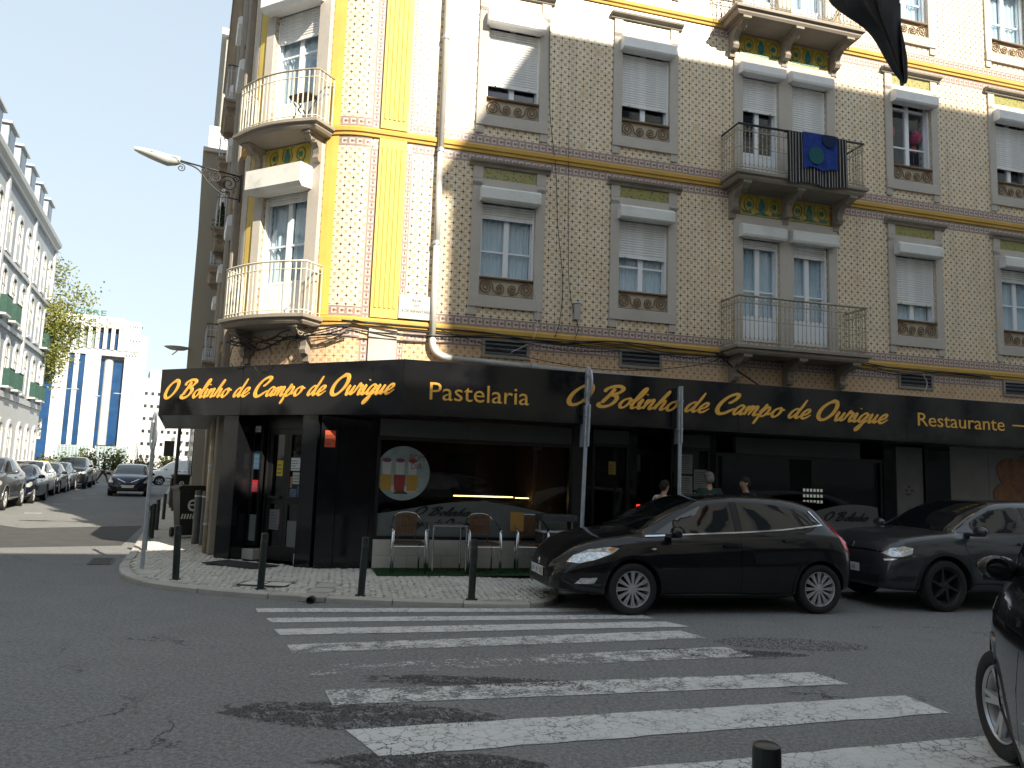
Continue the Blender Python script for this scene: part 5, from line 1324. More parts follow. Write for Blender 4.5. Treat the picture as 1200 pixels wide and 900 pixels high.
ob('joint_line', GREYG, 2.55, 2.62, -.05, -.01, .8, 17.3); ob('joint_line', GREYG, 1.75, 1.8, -.05, -.01, .8, 17.3)
SGREEN = mat('sign_green', (.005,.13,.09), .5)
MSG = MOF @ Matrix.Translation((0, .2, 0)); block_text('CBRE', OFC, -5.9*KO, -1.9*KO, zz(23.42), .86*KO, 0, SGREEN, .4, 'sign_letter', MSG)
ob('sign_rail', GREYG, -6.0, -1.8, .3, .5, 23.31, 23.4)
# glazed entrance screens in front of the tower
for i, (a, b, nm) in enumerate(((-6.3, -2.4, 'left'), (-1.6, 2.4, 'right'))):
    M_ = MOF @ Matrix.Translation((0, -8, 0)); sc = root('glazed_screen', M_ @ Matrix.Translation(((a+b)/2*KO, 0, 0)), 'green glass lattice screen at the foot of the white tower, the %s one' % nm, 'screen', 'glazed screens below the tower')
    place(MB().box(a*KO, b*KO, .1, .2, 0, zz(3.75)).build('glass_sheet', GREYG), sc, M_)
    n = 9
    for k in range(n+1): x = a*KO+(b-a)*KO*k/n; place(MB().box(x-.06, x+.06, 0, .1, 0, zz(3.75)).build('mullion', STEEL), sc, M_)
    for k in range(4): z = 1.0+k*1.15; place(MB().box(a*KO, b*KO, -.02, -.001, z, z+.08).build('transom', STEEL), sc, M_)
# low white building to its right with small square windows
LOWB = root('white_low_block', MOF @ Matrix.Translation((14, 10, 0)), 'white block with rows of small square windows right of the tower', 'building')
def lb(nm, m, x0, x1, y0, y1, z0, z1): return place(MB().box(x0*KO, x1*KO, y0, y1, zz(z0), zz(z1)).build(nm, m), LOWB, MOF)
lb('wall', OFW, 4.25, 18, 6, 24, .7, 14.6); lb('roof_house', OFW, 5.0, 8.5, 8, 20, 14.61, 16.4); lb('parapet', OFW, 4.2, 18.1, 5.9, 24, 14.601, 14.9)
for r in range(6):
    for c in range(9):
        x = 4.45+c*.92; z = 12.2-r*1.98; lb('window', GLASSDK, x, x+.42, 5.95, 5.999, z, z+.50)
PATB = root('stepped_white_block', MOF @ Matrix.Translation((20, -12, 0)), 'white stepped block with angled sun hoods behind the delivery van', 'building')
def pb(nm, m, *a, **k): return place(MB().box(*a).build(nm, m), PATB, MOF)
pb('wall', OFW, 13.2, 24, -20, -8, 0, 7.6)
for r in range(3):
    for c in range(6): x = 13.8+c*1.6; pb('window', GLASSDK, x, x+.7, -20.06, -20.001, 1.3+r*2.1, 2.4+r*2.1); place(MB().eyz([(-20.02, 2.7+r*2.1), (-21.0, 2.5+r*2.1), (-20.02, 2.3+r*2.1)], x+.7, x+1.1).build('sun_hood', OFW), PATB, MOF)

# ------------------------------------------------------------------ greenery at the end of the side street
HEDGE = m_leaf('hedge_leaf', (.05,.085,.018), (.16,.15,.04)); LEAF = m_leaf('spring_leaf', (.17,.20,.035), (.27,.27,.07)); BARK = mat('bark', (.10,.085,.065), .9, var=.35, scale=5, bump=.6)
def leaves(mb, pts, rd, s0, s1):
    for p in pts:
        s = rd.uniform(s0, s1); a = Vector((rd.gauss(0,1), rd.gauss(0,1), rd.gauss(0,1))).normalized(); b = a.cross(Vector((rd.gauss(0,1), rd.gauss(0,1), rd.gauss(0,1)))).normalized()
        p = Vector(p); mb.add([p-a*s, p+b*s*.55, p+a*s, p-b*s*.55], [(0,1,2,3)])
def shrub(loc, w, d, h, seed, label, n=900, s=(.05,.11), m=None, nm='shrub', cat='shrub', group=None):
    rd = random.Random(seed); o = empty(nm, loc, rd.random()*6, label, cat, group); mb = MB(); st = MB(); tips = []
    for k in range(9):
        a = rd.random()*6.28; r = rd.uniform(.1,.8); top = (w*.5*r*math.cos(a), d*.5*r*math.sin(a), h*rd.uniform(.6,1)); pts = cr([(0,0,0),(top[0]*.4,top[1]*.4,top[2]*.5),top], 4); st.tube(pts, [.02*(1-i/len(pts))+.004 for i in range(len(pts))], 5); tips.append(top)
    P = []
    for k in range(n):
        c = rd.choice(tips); f = rd.uniform(.35, 1.05); g = .28*h
        P.append((c[0]*f+rd.gauss(0, w*.13), c[1]*f+rd.gauss(0, d*.13), max(.05, c[2]*f+rd.gauss(0, g*.35))))
    leaves(mb, P, rd, *s); st.build('stems', BARK, o); mb.build('foliage', m or HEDGE, o); return o
for i, (s, n, w, h) in enumerate(((71,-9.5,3.2,2.0),(72,-7.3,3.0,2.3),(73.5,-5.2,3.4,2.6),(72,-3.1,2.8,2.0),(74,-1.0,3.2,2.4),(75,1.5,3.0,2.3),(76,4.2,3.6,2.6))):
    shrub(tuple(spt(s, n)), w, w*.8, h, 40+i, 'ragged yellow green shrub beyond the junction, number %d from the left' % (i+1) if False else ['bushy shrub behind the last parked cars', 'tall shrub left of the walking pedestrian', 'shrub rising behind the pedestrian', 'small ragged shrub above the dark hatchback roof', 'shrub between the hatchback and the van', 'shrub behind the white van cab', 'shrub behind the white van rear'][i], n=1100, s=(.07,.16), group='shrubs beyond the junction')
bare = empty('bare_sapling', tuple(spt(69, -3.2)), 0, 'dark bare sapling between the pedestrian and the dark hatchback', 'sapling')
mb = MB(); rd = random.Random(8)
for k in range(7):
    a = rd.uniform(-1, 1); mb.tube(cr([(0,0,0),(a*.2,0,1.2),(a*.9,.1,2.4+rd.random())], 4), [.05-.005*i for i in range(9)], 5)
mb.build('branch', BARK, bare)
# barrier wall, yellow works fencing
wl_ = root('low_garden_wall', MN @ Matrix.Translation((70, 5, 0)), 'low pale garden wall across the end of the side street', 'wall')
place(MB().box(70, 70.3, -8, 20, 0, .8).build('wall', mat('pale_wall', (.48,.45,.38), .8, var=.15)), wl_, MN)
for k in range(14): place(MB().bbox(69.97, 70.33, -8+k*2, -6.01+k*2, .801, .88, .02).build('coping_stone', STONE), wl_, MN)
YB = mat('yellow_plastic', (.55,.42,.02), .5, var=.1)
for i, (s, n, lab) in enumerate(((66,-11.2,'yellow works barrier behind the left parked cars'),(77,5.2,'yellow works barrier behind the white van cab'),(77,8.5,'yellow works barrier behind the white van load bay'))):
    o = empty('works_barrier', tuple(spt(s, n)), RZ_S-math.pi/2, lab, 'barrier', 'yellow works barriers at the junction'); w = 1.9
    MB().bbox(-w,w,-.03,.03,1.7 if i else .8,2.4 if i else 1.5).build('panel', YB, o)
    for x in (-w+.1, w-.1): MB().box(x-.04,x+.04,-.025,.025,0,1.7 if i else .8).build('post', YB, o)

def tree(name, loc, H, spread, seed, label, nl=5000, lean=(0,0), cat='tree', leafs=(.07,.14), side=1.0):
    rd = random.Random(seed); t = empty(name, loc, 0, label, cat); tr = MB(); tips = []
    th = H*.24
    def limb(p, d, L, r, lv):
        n = 5; pts = [p]; dd = Vector(d)
        for k in range(n): dd = (dd+Vector((rd.gauss(0,.13), rd.gauss(0,.13), rd.gauss(0,.07)+.05))).normalized(); pts.append(pts[-1]+dd*L/n)
        tr.tube(pts, [r*(1-.6*i/n) for i in range(n+1)], 7 if lv < 2 else 4)
        if lv >= 3: tips.extend(pts[2:]); return
        if lv >= 2: tips.extend(pts[3:])
        for k in range(4 if lv < 2 else 3):
            a = rd.uniform(0, 6.28); q = rd.choice(pts[2:]); v = Vector((math.cos(a), math.sin(a), rd.uniform(.05,.9))).normalized(); limb(q, (dd*.35+v*.9).normalized(), L*rd.uniform(.5,.72), r*.45, lv+1)
    base = Vector((0,0,0)); pts = [base+Vector((lean[0]*k/6, lean[1]*k/6, th*k/6)) for k in range(7)]
    tr.tube(pts, [.26*(1-.4*k/6)*H/14+ (.1 if k == 0 else 0) for k in range(7)], 10)
    for k in range(6):
        a = k*6.28/6+rd.uniform(-.3,.3); limb(pts[-1]-Vector((0,0,rd.uniform(0,th*.25))), Vector((math.cos(a)*spread, math.sin(a)*spread, rd.uniform(.5,1.3))).normalized(), H*.36, .11*H/14, 0)
    limb(pts[-1], Vector((0,0,1)), H*.4, .13*H/14, 0)
    tr.build('trunk', BARK, t, smooth=True)
    cl = [tips[rd.randrange(len(tips))] for _ in range(max(12, len(tips)//3))]; mb = MB(); P = []
    for k in range(nl):
        c = rd.choice(cl); P.append((c.x+rd.gauss(0,.6), c.y+rd.gauss(0,.6), c.z+rd.gauss(0,.55)))
    leaves(mb, P, rd, *leafs); mb.build('crown', LEAF, t); return t
tree('street_tree', tuple(spt(62.5, -12.9)), 16.5, .80, 5, 'spring tree with sparse yellow green leaves beside the arched window building', nl=50000, leafs=(.08,.15))
# ------------------------------------------------------------------ cars
def pchip(xs, ys, x):
    n = len(xs)
    if x <= xs[0]: return ys[0]
    if x >= xs[-1]: return ys[-1]
    d = [(ys[i+1]-ys[i])/(xs[i+1]-xs[i]) for i in range(n-1)]
    m = [d[0]]+[0 if d[i-1]*d[i] <= 0 else 2*d[i-1]*d[i]/(d[i-1]+d[i]) for i in range(1, n-1)]+[d[-1]]
    for i in range(n-1):
        if x <= xs[i+1]:
            h = xs[i+1]-xs[i]; t = (x-xs[i])/h
            return (2*t**3-3*t*t+1)*ys[i]+(t**3-2*t*t+t)*h*m[i]+(-2*t**3+3*t*t)*ys[i+1]+(t**3-t*t)*h*m[i+1]
def car_body(S):
    """S: list of stations (x, z_bottom, z_shoulder, z_top, half_width, half_width_shoulder, half_width_top)"""
    S = sorted(S); xs = [s[0] for s in S]; X = []
    for a, b in zip(xs[:-1], xs[1:]):
        k = max(2, int((b-a)/.055)); X += [a+(b-a)*i/k for i in range(k)]
    X.append(xs[-1]); rows = []
    for x in X:
        zb, zs, zt, w, ws, wt = [pchip(xs, [s[j] for s in S], x) for j in range(1, 7)]
        g = zt-zs
        half = [(0, zb), (w*.55, zb), (w*.86, zb+.005), (w*.955, zb+.05), (w*.985, zb+.12), (w, zb+(zs-zb)*.32), (w*1.002, zb+(zs-zb)*.55), (w*.972+ws*.012, zb+(zs-zb)*.76), (ws*.99+.002, zs-.06), (ws*.985-.006, zs-.022), (ws*.985-.030, zs+.008)]
        if g > .12:
            top = [(ws-.05-(ws-wt)*f*.8-.006*math.sin(f*3.14)*-1, zs+.01+(g-.06)*f) for f in (.25, .5, .75, .93)] + [(wt*.93, zt-.028), (wt*.78, zt-.012), (wt*.45, zt-.003), (0, zt)]
        else:
            top = [(ws+(wt-ws)*.3-.03, zs+.012+g*.25), (wt, zs+.012+g*.5), (wt*.9, zs+.012+g*.62), (wt*.82, zs+.012+g*.72), (wt*.72, zs+.012+g*.82), (wt*.55, zs+.012+g*.91), (wt*.3, zs+.012+g*.98), (0, zs+.012+g)]
        rows.append((x, half+top))
    n = len(rows[0][1]); vs = []; fs = []
    for x, h in rows:
        vs += [(x, y, z) for y, z in h]+[(x, -y, z) for y, z in h[1:-1][::-1]]
    m = 2*n-2
    for i in range(len(rows)-1):
        for k in range(m):
            l = (k+1) % m; fs.append((i*m+k, i*m+l, (i+1)*m+l, (i+1)*m+k))
    fs.append(tuple(range(m-1,-1,-1))); q = (len(rows)-1)*m; fs.append(tuple(q+k for k in range(m)))
    bm = bmesh.new(); V = [bm.verts.new(v) for v in vs]
    for f in fs:
        try: bm.faces.new([V[i] for i in f])
        except ValueError: pass
    bmesh.ops.recalc_face_normals(bm, faces=bm.faces[:])
    return bm
class Proj:
    def __init__(s, bm): s.t = BVHTree.FromBMesh(bm)
    def patch(s, poly, axis, sign, off, thick, mat_, name, par, cell=.06, smooth=True, round_=0, hit0=None, limit=None):
        """polygon drawn in side (x,z), top (x,y) or end (y,z) view and laid onto the body as a thin solid"""
        if round_: poly = cr(poly, round_, True)
        bm = bmesh.new(); V = [bm.verts.new((p[0], p[1], 0)) for p in poly]; bm.faces.new(V)
        for a in (0, 1):
            lo = min(p[a] for p in poly); hi = max(p[a] for p in poly); k = int((hi-lo)/cell)
            for i in range(1, k+1):
                c = lo+(hi-lo)*i/(k+1); co = (c,0,0) if a == 0 else (0,c,0); no = (1,0,0) if a == 0 else (0,1,0)
                bmesh.ops.bisect_plane(bm, geom=bm.verts[:]+bm.edges[:]+bm.faces[:], plane_co=co, plane_no=no)
        bmesh.ops.triangulate(bm, faces=bm.faces[:])
        last = None; nr = {}
        for v in bm.verts:
            a, b = v.co.x, v.co.y
            if axis == 'y': o = Vector((a, 4*sign, b)); d = Vector((0, -sign, 0))
            elif axis == 'z': o = Vector((a, b, 4)); d = Vector((0, 0, -1))
            else: o = Vector((6*sign, a, b)); d = Vector((-sign, 0, 0))
            h, nn, _, _ = s.t.ray_cast(o, d)
            if h is None:
                h, nn, _, _ = s.t.find_nearest(o+d*(3.2 if axis == 'y' else 3.2 if axis == 'z' else 4))
            if nn.dot(d) > 0: nn = -nn
            v.co = h+nn*off; nr[v] = nn
        bmesh.ops.recalc_face_normals(bm, faces=bm.faces[:])
        f0 = bm.faces[:]
        if sum(f.normal.dot(nr[f.verts[0]])*f.calc_area() for f in f0) < 0: bmesh.ops.reverse_faces(bm, faces=f0)
        if thick:
            r = bmesh.ops.extrude_face_region(bm, geom=bm.faces[:], use_keep_orig=True)
            nv = [e for e in r['geom'] if isinstance(e, bmesh.types.BMVert)]
            for v in nv:
                hh, nn, _, _ = s.t.find_nearest(v.co); 
                if (v.co-hh).dot(nn) < 0: nn = -nn
                v.co -= nn*thick
            bmesh.ops.recalc_face_normals(bm, faces=bm.faces[:])
        me = bpy.data.meshes.new(name); bm.to_mesh(me); bm.free()
        if smooth:
            me.shade_smooth(); me.set_sharp_from_angle(angle=R(40))
        return link(name, me, mat_, par)
def wheel_parts(par, x, y, r, w, style, steer=0, rimm=None):
    side = 1 if y > 0 else -1
    def tyre():
        mb = MB(); k = r*.70; prof = [(k,-w*.40),(k+.02,-w*.5),(r*.88,-w*.52),(r*.97,-w*.46),(r,-w*.34),(r,w*.34),(r*.97,w*.46),(r*.88,w*.52),(k+.02,w*.5),(k,w*.40),(k*.93,w*.36),(k*.93,-w*.40),(k,-w*.40)]
        mb.lathe(prof, 40, axis='y'); return mb.mesh('wheel', True, 40)
    t = link('wheel', shared(('tyre', r, w), tyre), RUBBER, par, loc=(x, y, r), rot=(0, 0, (0 if side > 0 else math.pi)+steer))
    def rim():
        mb = MB(); k = r*.70; mb.lathe([(k*.935, w*.36),(k*.97,w*.44),(k*1.0,w*.44),(k*1.0,w*.40)], 40, axis='y'); mb.lathe([(k*.93,w*.34),(k*.86,w*.1),(k*.86,-w*.3)], 40, axis='y')
        mb.lathe([(.001,w*.40),(.03,w*.40),(.034,w*.36),(.06,w*.34),(.07,w*.26)], 20, axis='y')
        if style == 'multi': n, pairs = 12, True
        elif style == 'five': n, pairs = 5, True
        else: n, pairs = 6, False
        for i in range(n):
            for dlt in ((-.075, .075) if style == 'multi' else (-.13, .13) if style == 'five' else (-.0,)):
                a0 = 2*math.pi*i/n; a1 = a0+dlt; b0 = a0+dlt*.45
                if style == 'blade': a1 = a0+.35; b0 = a0-.12
                hw0, hw1 = {'multi': (.007, .010), 'five': (.018, .014), 'blade': (.022, .013)}[style]
                P = []
                for (rr, aa, hw, yy) in ((.045, b0, hw0, w*.34), (k*.95, a1, hw1, w*.40)):
                    cx_, cz_ = rr*math.cos(aa), rr*math.sin(aa); tx, tz = -math.sin(aa), math.cos(aa)
                    for sg in (-1, 1):
                        P += [(cx_+tx*hw*sg, yy, cz_+tz*hw*sg), (cx_+tx*hw*sg*1.2, yy-.03, cz_+tz*hw*sg*1.2)]
                mb.add(P, [(0,4,6,2),(1,3,7,5),(0,1,5,4),(2,6,7,3),(0,2,3,1),(4,5,7,6)])
        for i in range(5): a = 2*math.pi*i/5; mb.ball((.045*math.cos(a), w*.36, .045*math.sin(a)), .007, .008, .007, 6, 4)
        return mb.mesh('rim', True, 35)
    link('rim', shared(('rim', r, w, style, (rimm or RIM).name), rim), rimm or RIM, t)
    link('brake_disc', shared(('disc', r, w), lambda: MB().lathe([(.001,-w*.1),(r*.42,-w*.1),(r*.42,-w*.16),(.001,-w*.16)], 24, axis='y').mesh('brake_disc')), CTRIM, t)
    link('wheel_back', shared(('wb', r, w), lambda: MB().lathe([(.001,-w*.36),(r*.655,-w*.36),(r*.655,-w*.41),(.001,-w*.41)], 24, axis='y').mesh('wheel_back')), DARKIN, t)
    return t
def dsc(pts, dx, dz, sx=1, sz=1): return [(x*sx+dx, z*sz+dz) for x, z in pts]

def car(name, label, loc, rz, spec, paint, group=None, full=True, cat='car'):
    t = empty(name, loc, rz, label, cat, group); bm = car_body(spec['st']); pj = Proj(bm)
    me = bpy.data.meshes.new('body'); bm.to_mesh(me); bm.free(); me.shade_smooth(); me.set_sharp_from_angle(angle=R(50))
    body = link('body', me, paint, t); me.materials.append(CTRIM)
    r = spec['r']; aw = spec.get('arch', r+.055); cut = MB()
    cbm = MB()
    for x in (spec['xf'], spec['xr']):
        for sg in (-1, 1):
            y0, y1 = (spec['w']/2-.34, spec['w']/2+.2); 
            pts = [(x+aw*math.cos(a), r+aw*math.sin(a)) for a in [i*math.pi/16 for i in range(32)]]
            cbm.exz(pts, min(sg*y0, sg*y1), max(sg*y0, sg*y1))
    cm = cbm.mesh('cutter'); cm.materials.append(paint); cm.materials.append(CTRIM)
    for p in cm.polygons: p.material_index = 1
    co = bpy.data.objects.new('cutter', cm); COL.objects.link(co); body_m = body.modifiers.new('b', 'BOOLEAN'); body_m.object = co; body_m.operation = 'DIFFERENCE'; body_m.solver = 'EXACT'; body_m.use_self = False
    body.parent = None; body.matrix_basis = Matrix.Identity(4)
    dg = bpy.context.evaluated_depsgraph_get(); dg.update(); nm = bpy.data.meshes.new_from_object(body.evaluated_get(dg)); body.modifiers.clear()
    if len(nm.polygons) > 100: body.data = nm
    body.data.name = 'body'; body.parent = t; bpy.data.objects.remove(co)
    W = spec['w']
    # arch lips
    for x in (spec['xf'], spec['xr']):
        for sg in (-1, 1):
            a0, a1 = -.15, math.pi+.15; pts = [(x+(aw+.0)*math.cos(a0+(a1-a0)*i/24), r+(aw)*math.sin(a0+(a1-a0)*i/24)) for i in range(25)]; p2 = [(x+(aw+.045)*math.cos(a0+(a1-a0)*i/24), r+(aw+.045)*math.sin(a0+(a1-a0)*i/24)) for i in range(24,-1,-1)]
            pj.patch(pts+p2, 'y', sg, .010, .018, spec.get('lip', paint), 'wheel_arch', t, cell=.2)
    for x, st in ((spec['xf'], spec.get('steer', 0)), (spec['xr'], 0)):
        for sg in (-1, 1): wheel_parts(t, x, sg*(W/2-.115), r, .205, spec.get('rim', 'five'), st, spec.get('rimm'))
    for sg in (-1, 1):
        for nm_, pl in spec['sidewin']: 
            w_ = pj.patch(pl, 'y', sg, .004, .003, CGLASS, 'side_window', t, cell=.09)
        if full:
            for pl in spec['doors']:
                d = pj.patch(pl, 'y', sg, .0045, .006, paint, 'door', t, cell=.08)
            for (hx, hz) in spec['handles']:
                y = sg*(W/2-.01); h_ = pj.patch([(hx-.10,hz-.012),(hx-.09,hz-.024),(hx+.09,hz-.020),(hx+.11,hz),(hx+.09,hz+.012),(hx-.08,hz+.012)], 'y', sg, .034, .022, spec.get('hm', paint), 'door_handle', t)
        if spec.get('trim'):
            for pl in spec['trim']: pj.patch(pl, 'y', sg, .010, .006, spec.get('trimm', CHROME), 'window_trim', t, cell=.12)
        pj.patch(spec['hl'], 'y', sg, .006, .006, HLAMP, 'headlight', t, cell=.035)
        if spec.get('ind'): pj.patch(spec['ind'], 'y', sg, .009, .004, AMBER, 'indicator', t, cell=.04)
        pj.patch(spec['tl'], 'y', sg, .006, .006, TLAMP, 'tail_light', t, cell=.05)
        pj.patch(spec['sill'], 'y', sg, .012, .012, CTRIM, 'sill', t, cell=.3)
        # mirror
        mx, mz = spec['mirror']; mo = spec.get('mo', .085); y = sg*(W/2-.06)
        mb = MB(); mb.ball((mx-.01, sg*(W/2+mo), mz), .065, .115, .072, 14, 10); mr = mb.build('mirror', paint, t, smooth=True)
        MB().bbox(mx-.03, mx+.05, min(y-sg*.08, y+sg*.12), max(y-sg*.08, y+sg*.12), mz-.075, mz-.035, .006).build('mirror_arm', CTRIM, mr)
        MB().lathe([(.001,0),(.06,0),(.075,.01)], 14, (mx-.068, sg*(W/2+mo), mz), 'x').build('mirror_glass', CGLASS, mr)
        if spec.get('fog'):
            pj.patch(spec['fog'], 'y', sg, .006, .006, HLAMP, 'fog_light', t, cell=.05)
    pj.patch(spec['ws'], 'z', 1, .004, .004, CGLASS, 'windscreen', t, cell=.10)
    pj.patch(spec['rw'], 'z', 1, .004, .004, CGLASS, 'rear_window', t, cell=.12)
    for g in spec.get('grille', []): pj.patch(g, 'x', 1, .004, .006, CTRIM, 'grille', t, cell=.07)
    for g in spec.get('chrome', []): pj.patch(g, 'x', 1, .014, .010, CHROME, 'chrome_bar', t, cell=.06)
    for g in spec.get('hood', []): pj.patch(g, 'z', 1, .0035, .006, paint, 'bonnet', t, cell=.10)
    if spec.get('plate'):
        y0, z0, txt = spec['plate']; h, nn, _, _ = pj.t.ray_cast(Vector((6, y0, z0)), Vector((-1,0,0))); x = (h.x if h else spec['st'][0][0])+.02
        p = MB().bbox(x-.01, x, y0-.26, y0+.26, z0-.056, z0+.056, .003).build('number_plate', WHITEP, t)
        MP = Matrix.Translation((x+.001, y0, z0)) @ Matrix.Rotation(math.pi/2, 4, 'Z')
        if txt:
            for i, ch in enumerate(txt):
                if ch == ' ': continue
                me = fmesh(ch); ea = extx(me); cw = .050; ox = -.215+i*(.43/len(txt))+.004
                vs = [(x+.0015, ox+(v.co.x-ea[0])*.045/max(.3, ea[1]-ea[0])*(.5 if ch in '1I' else 1), z0-.033+v.co.y*.092) for v in me.vertices]
                MB().add(vs, [tuple(q.vertices) for q in me.polygons]).build('plate_letter', INK, p)
        if spec.get('plate_end'): MB().box(x+.0005, x+.0012, .215, .255, z0-.05, z0+.05).build('plate_band', mat('plate_amber', (.75,.42,.03), .5), p)
    # wipers and aerial on detailed cars
    return t, pj
# hero hatchback: local +x forward, front at +2.17
def st_hatch():
    #        x     zb   zs    zt    w    ws   wt
    return [(-2.17,.42, .80, .84, .60, .52, .30), (-2.12,.34, .86, .93, .76, .69, .40), (-1.98,.28, .95, 1.10, .845,.80,.52), (-1.75,.24, 1.00,1.235,.875,.835,.56), (-1.45,.22, 1.01,1.375,.885,.85,.60),
            (-.9,.20, .99,1.468,.893,.86,.63), (-.3,.20,.965,1.485,.895,.862,.64), (.15,.20,.945,1.455,.895,.86,.63), (.55,.20,.93,1.335,.895,.858,.62), (.9,.20,.918,1.175,.894,.856,.66), (1.16,.20,.905,1.03,.892,.852,.70),
            (1.35,.21,.885,.985,.888,.845,.74), (1.6,.22,.845,.94,.875,.82,.72), (1.82,.235,.785,.875,.84,.765,.66), (1.98,.25,.715,.79,.775,.67,.56), (2.09,.26,.64,.68,.68,.55,.44), (2.155,.275,.56,.585,.55,.42,.32), (2.18,.30,.48,.50,.40,.30,.22)]
PBLK = m_paintcar('paint_black', (.006,.0065,.008)); PGRY = m_paintcar('paint_dark_grey', (.060,.066,.074), metal=.5); PMID = m_paintcar('paint_mid_grey', (.12,.125,.13), metal=.5); PSIL = m_paintcar('paint_silver', (.30,.32,.34), metal=.6); PBLU = m_paintcar('paint_dark_blue', (.008,.012,.03), metal=.3); PWHT = m_paintcar('paint_white', (.80,.82,.84)); PLBL = m_paintcar('paint_pale_blue_grey', (.16,.19,.22), metal=.5)
hatch = dict(st=st_hatch(), r=.315, xf=1.30, xr=-1.30, w=1.79, arch=.365, rim='multi',
    sidewin=[('f', [(.98,.985),(.60,1.20),(.33,1.325),(.05,1.385),(-.10,1.395),(-.12,1.02),(.25,1.0),(.75,.975)]), ('r', [(-.22,1.025),(-.20,1.395),(-.55,1.392),(-.98,1.345),(-1.08,1.10),(-.7,1.06)]), ('q', [(-1.14,1.11),(-1.05,1.335),(-1.20,1.29),(-1.42,1.15)])],
    doors=[[(1.0,.90),(.97,.72),(.90,.36),(.80,.27),(-.14,.27),(-.155,.975),(.4,.945)], [(-.165,.27),(-.80,.27),(-.92,.42),(-1.02,.70),(-1.10,.88),(-1.13,1.06),(-.7,1.01),(-.17,.975)]],
    handles=[(-.02,.86),(-.88,.93)], hm=PBLK,
    trim=[[(1.12,.935),(.75,.958),(.25,.985),(-.3,1.012),(-.8,1.048),(-1.50,1.118),(-1.50,1.135),(-.8,1.066),(-.3,1.030),(.25,1.003),(.75,.975),(1.10,.955)], [(-1.50,1.12),(-1.30,1.30),(-1.27,1.30),(-1.47,1.135)]], 
    hl=[(2.02,.615),(1.95,.70),(1.80,.775),(1.58,.815),(1.46,.80),(1.55,.735),(1.75,.66),(1.92,.615)], ind=[(1.60,.78),(1.56,.80),(1.49,.795),(1.53,.765)],
    tl=[(-2.12,.90),(-1.98,1.08),(-1.70,1.20),(-1.74,1.06),(-1.90,.84),(-2.08,.74)], sill=[(.88,.205),(.88,.25),(-.88,.25),(-.88,.205)], mirror=(.80,1.02), fog=[(1.96,.37),(1.90,.44),(1.72,.45),(1.76,.38)],
    ws=[(1.14,-.62),(1.14,.62),(.95,.66),(.20,.555),(.16,.50),(.12,0),(.16,-.50),(.20,-.555),(.95,-.66)], rw=[(-1.50,-.48),(-1.50,.48),(-1.95,.50),(-2.02,0),(-1.95,-.50)],
    grille=[[(-.34,.52),(-.30,.62),(.30,.62),(.34,.52),(.22,.50),(-.22,.50)], [(-.42,.30),(-.46,.40),(.46,.40),(.42,.30)]], chrome=[[(-.33,.50),(-.33,.512),(.33,.512),(.33,.50)]], plate=(.0,.455,'69 JF 35'), plate_end=True,
    hood=[[(1.30,-.66),(1.30,.66),(1.72,.60),(1.98,.42),(2.06,.2),(2.06,-.2),(1.98,-.42),(1.72,-.60)]])
def xmap(sp, fr, rr):
    xf, xr = sp['xf'], sp['xr']
    g = lambda x: xf+(x-xf)*fr if x > xf else xr+(x-xr)*rr if x < xr else x
    q = dict(sp); q['st'] = [(g(s_[0]),)+tuple(s_[1:]) for s_ in sp['st']]
    for k in ('hl','ind','tl','sill','fog','ws','rw'):
        if sp.get(k): q[k] = [(g(a), b) for a, b in sp[k]]
    q['sidewin'] = [(n, [(g(a), b) for a, b in pl]) for n, pl in sp['sidewin']]
    for k in ('doors','trim','hood'):
        if sp.get(k): q[k] = [[(g(a), b) for a, b in pl] for pl in sp[k]]
    return q
hatch0 = hatch; hatch = xmap(hatch, 1.10, .66)
W1 = Vector((1.602, 9.60, 0)); W2 = Vector((4.072, 10.192, 0)); dirc = (W1-W2).normalized(); ang = math.atan2(dirc.y, dirc.x); lat = Vector((-dirc.y, dirc.x, 0))   # left of the car
c0 = (W1+W2)/2 + (-lat if (-lat).y > 0 else lat)*(1.79/2-.01)
hero, pj = car('parked_hatchback', 'shiny black five door hatchback parked before the cafe, nearest the crossing', tuple(c0), ang, hatch, PBLK, 'cars parked before the cafe')
# badge, wipers, antenna, fuel flap, side repeater, b pillar trims, tow eye
MB().lathe([(.001,.012),(.045,.010),(.055,0)], 20, (2.26,0,.565), 'x').build('badge', CHROME, hero, smooth=True)
for sg in (1, -1):
    pj.patch([(.99,.80),(1.03,.815),(1.07,.80),(1.03,.785)], 'y', sg, .010, .008, HLAMP, 'side_repeater', hero); pj.patch([(-.13,1.02),(-.11,1.395),(-.19,1.395),(-.21,1.022)], 'y', sg, .006, .004, CTRIM, 'pillar_trim', hero)
for y in (-.35, .12): MB().tube([(1.13,y,1.045),(1.0,y+.25,1.14),(.9,y+.48,1.185)], .007, 5).build('wiper', CTRIM, hero)
MB().bbox(-1.53,-1.40,-.5,.5,1.405,1.425,.006).build('roof_spoiler', PBLK, hero)
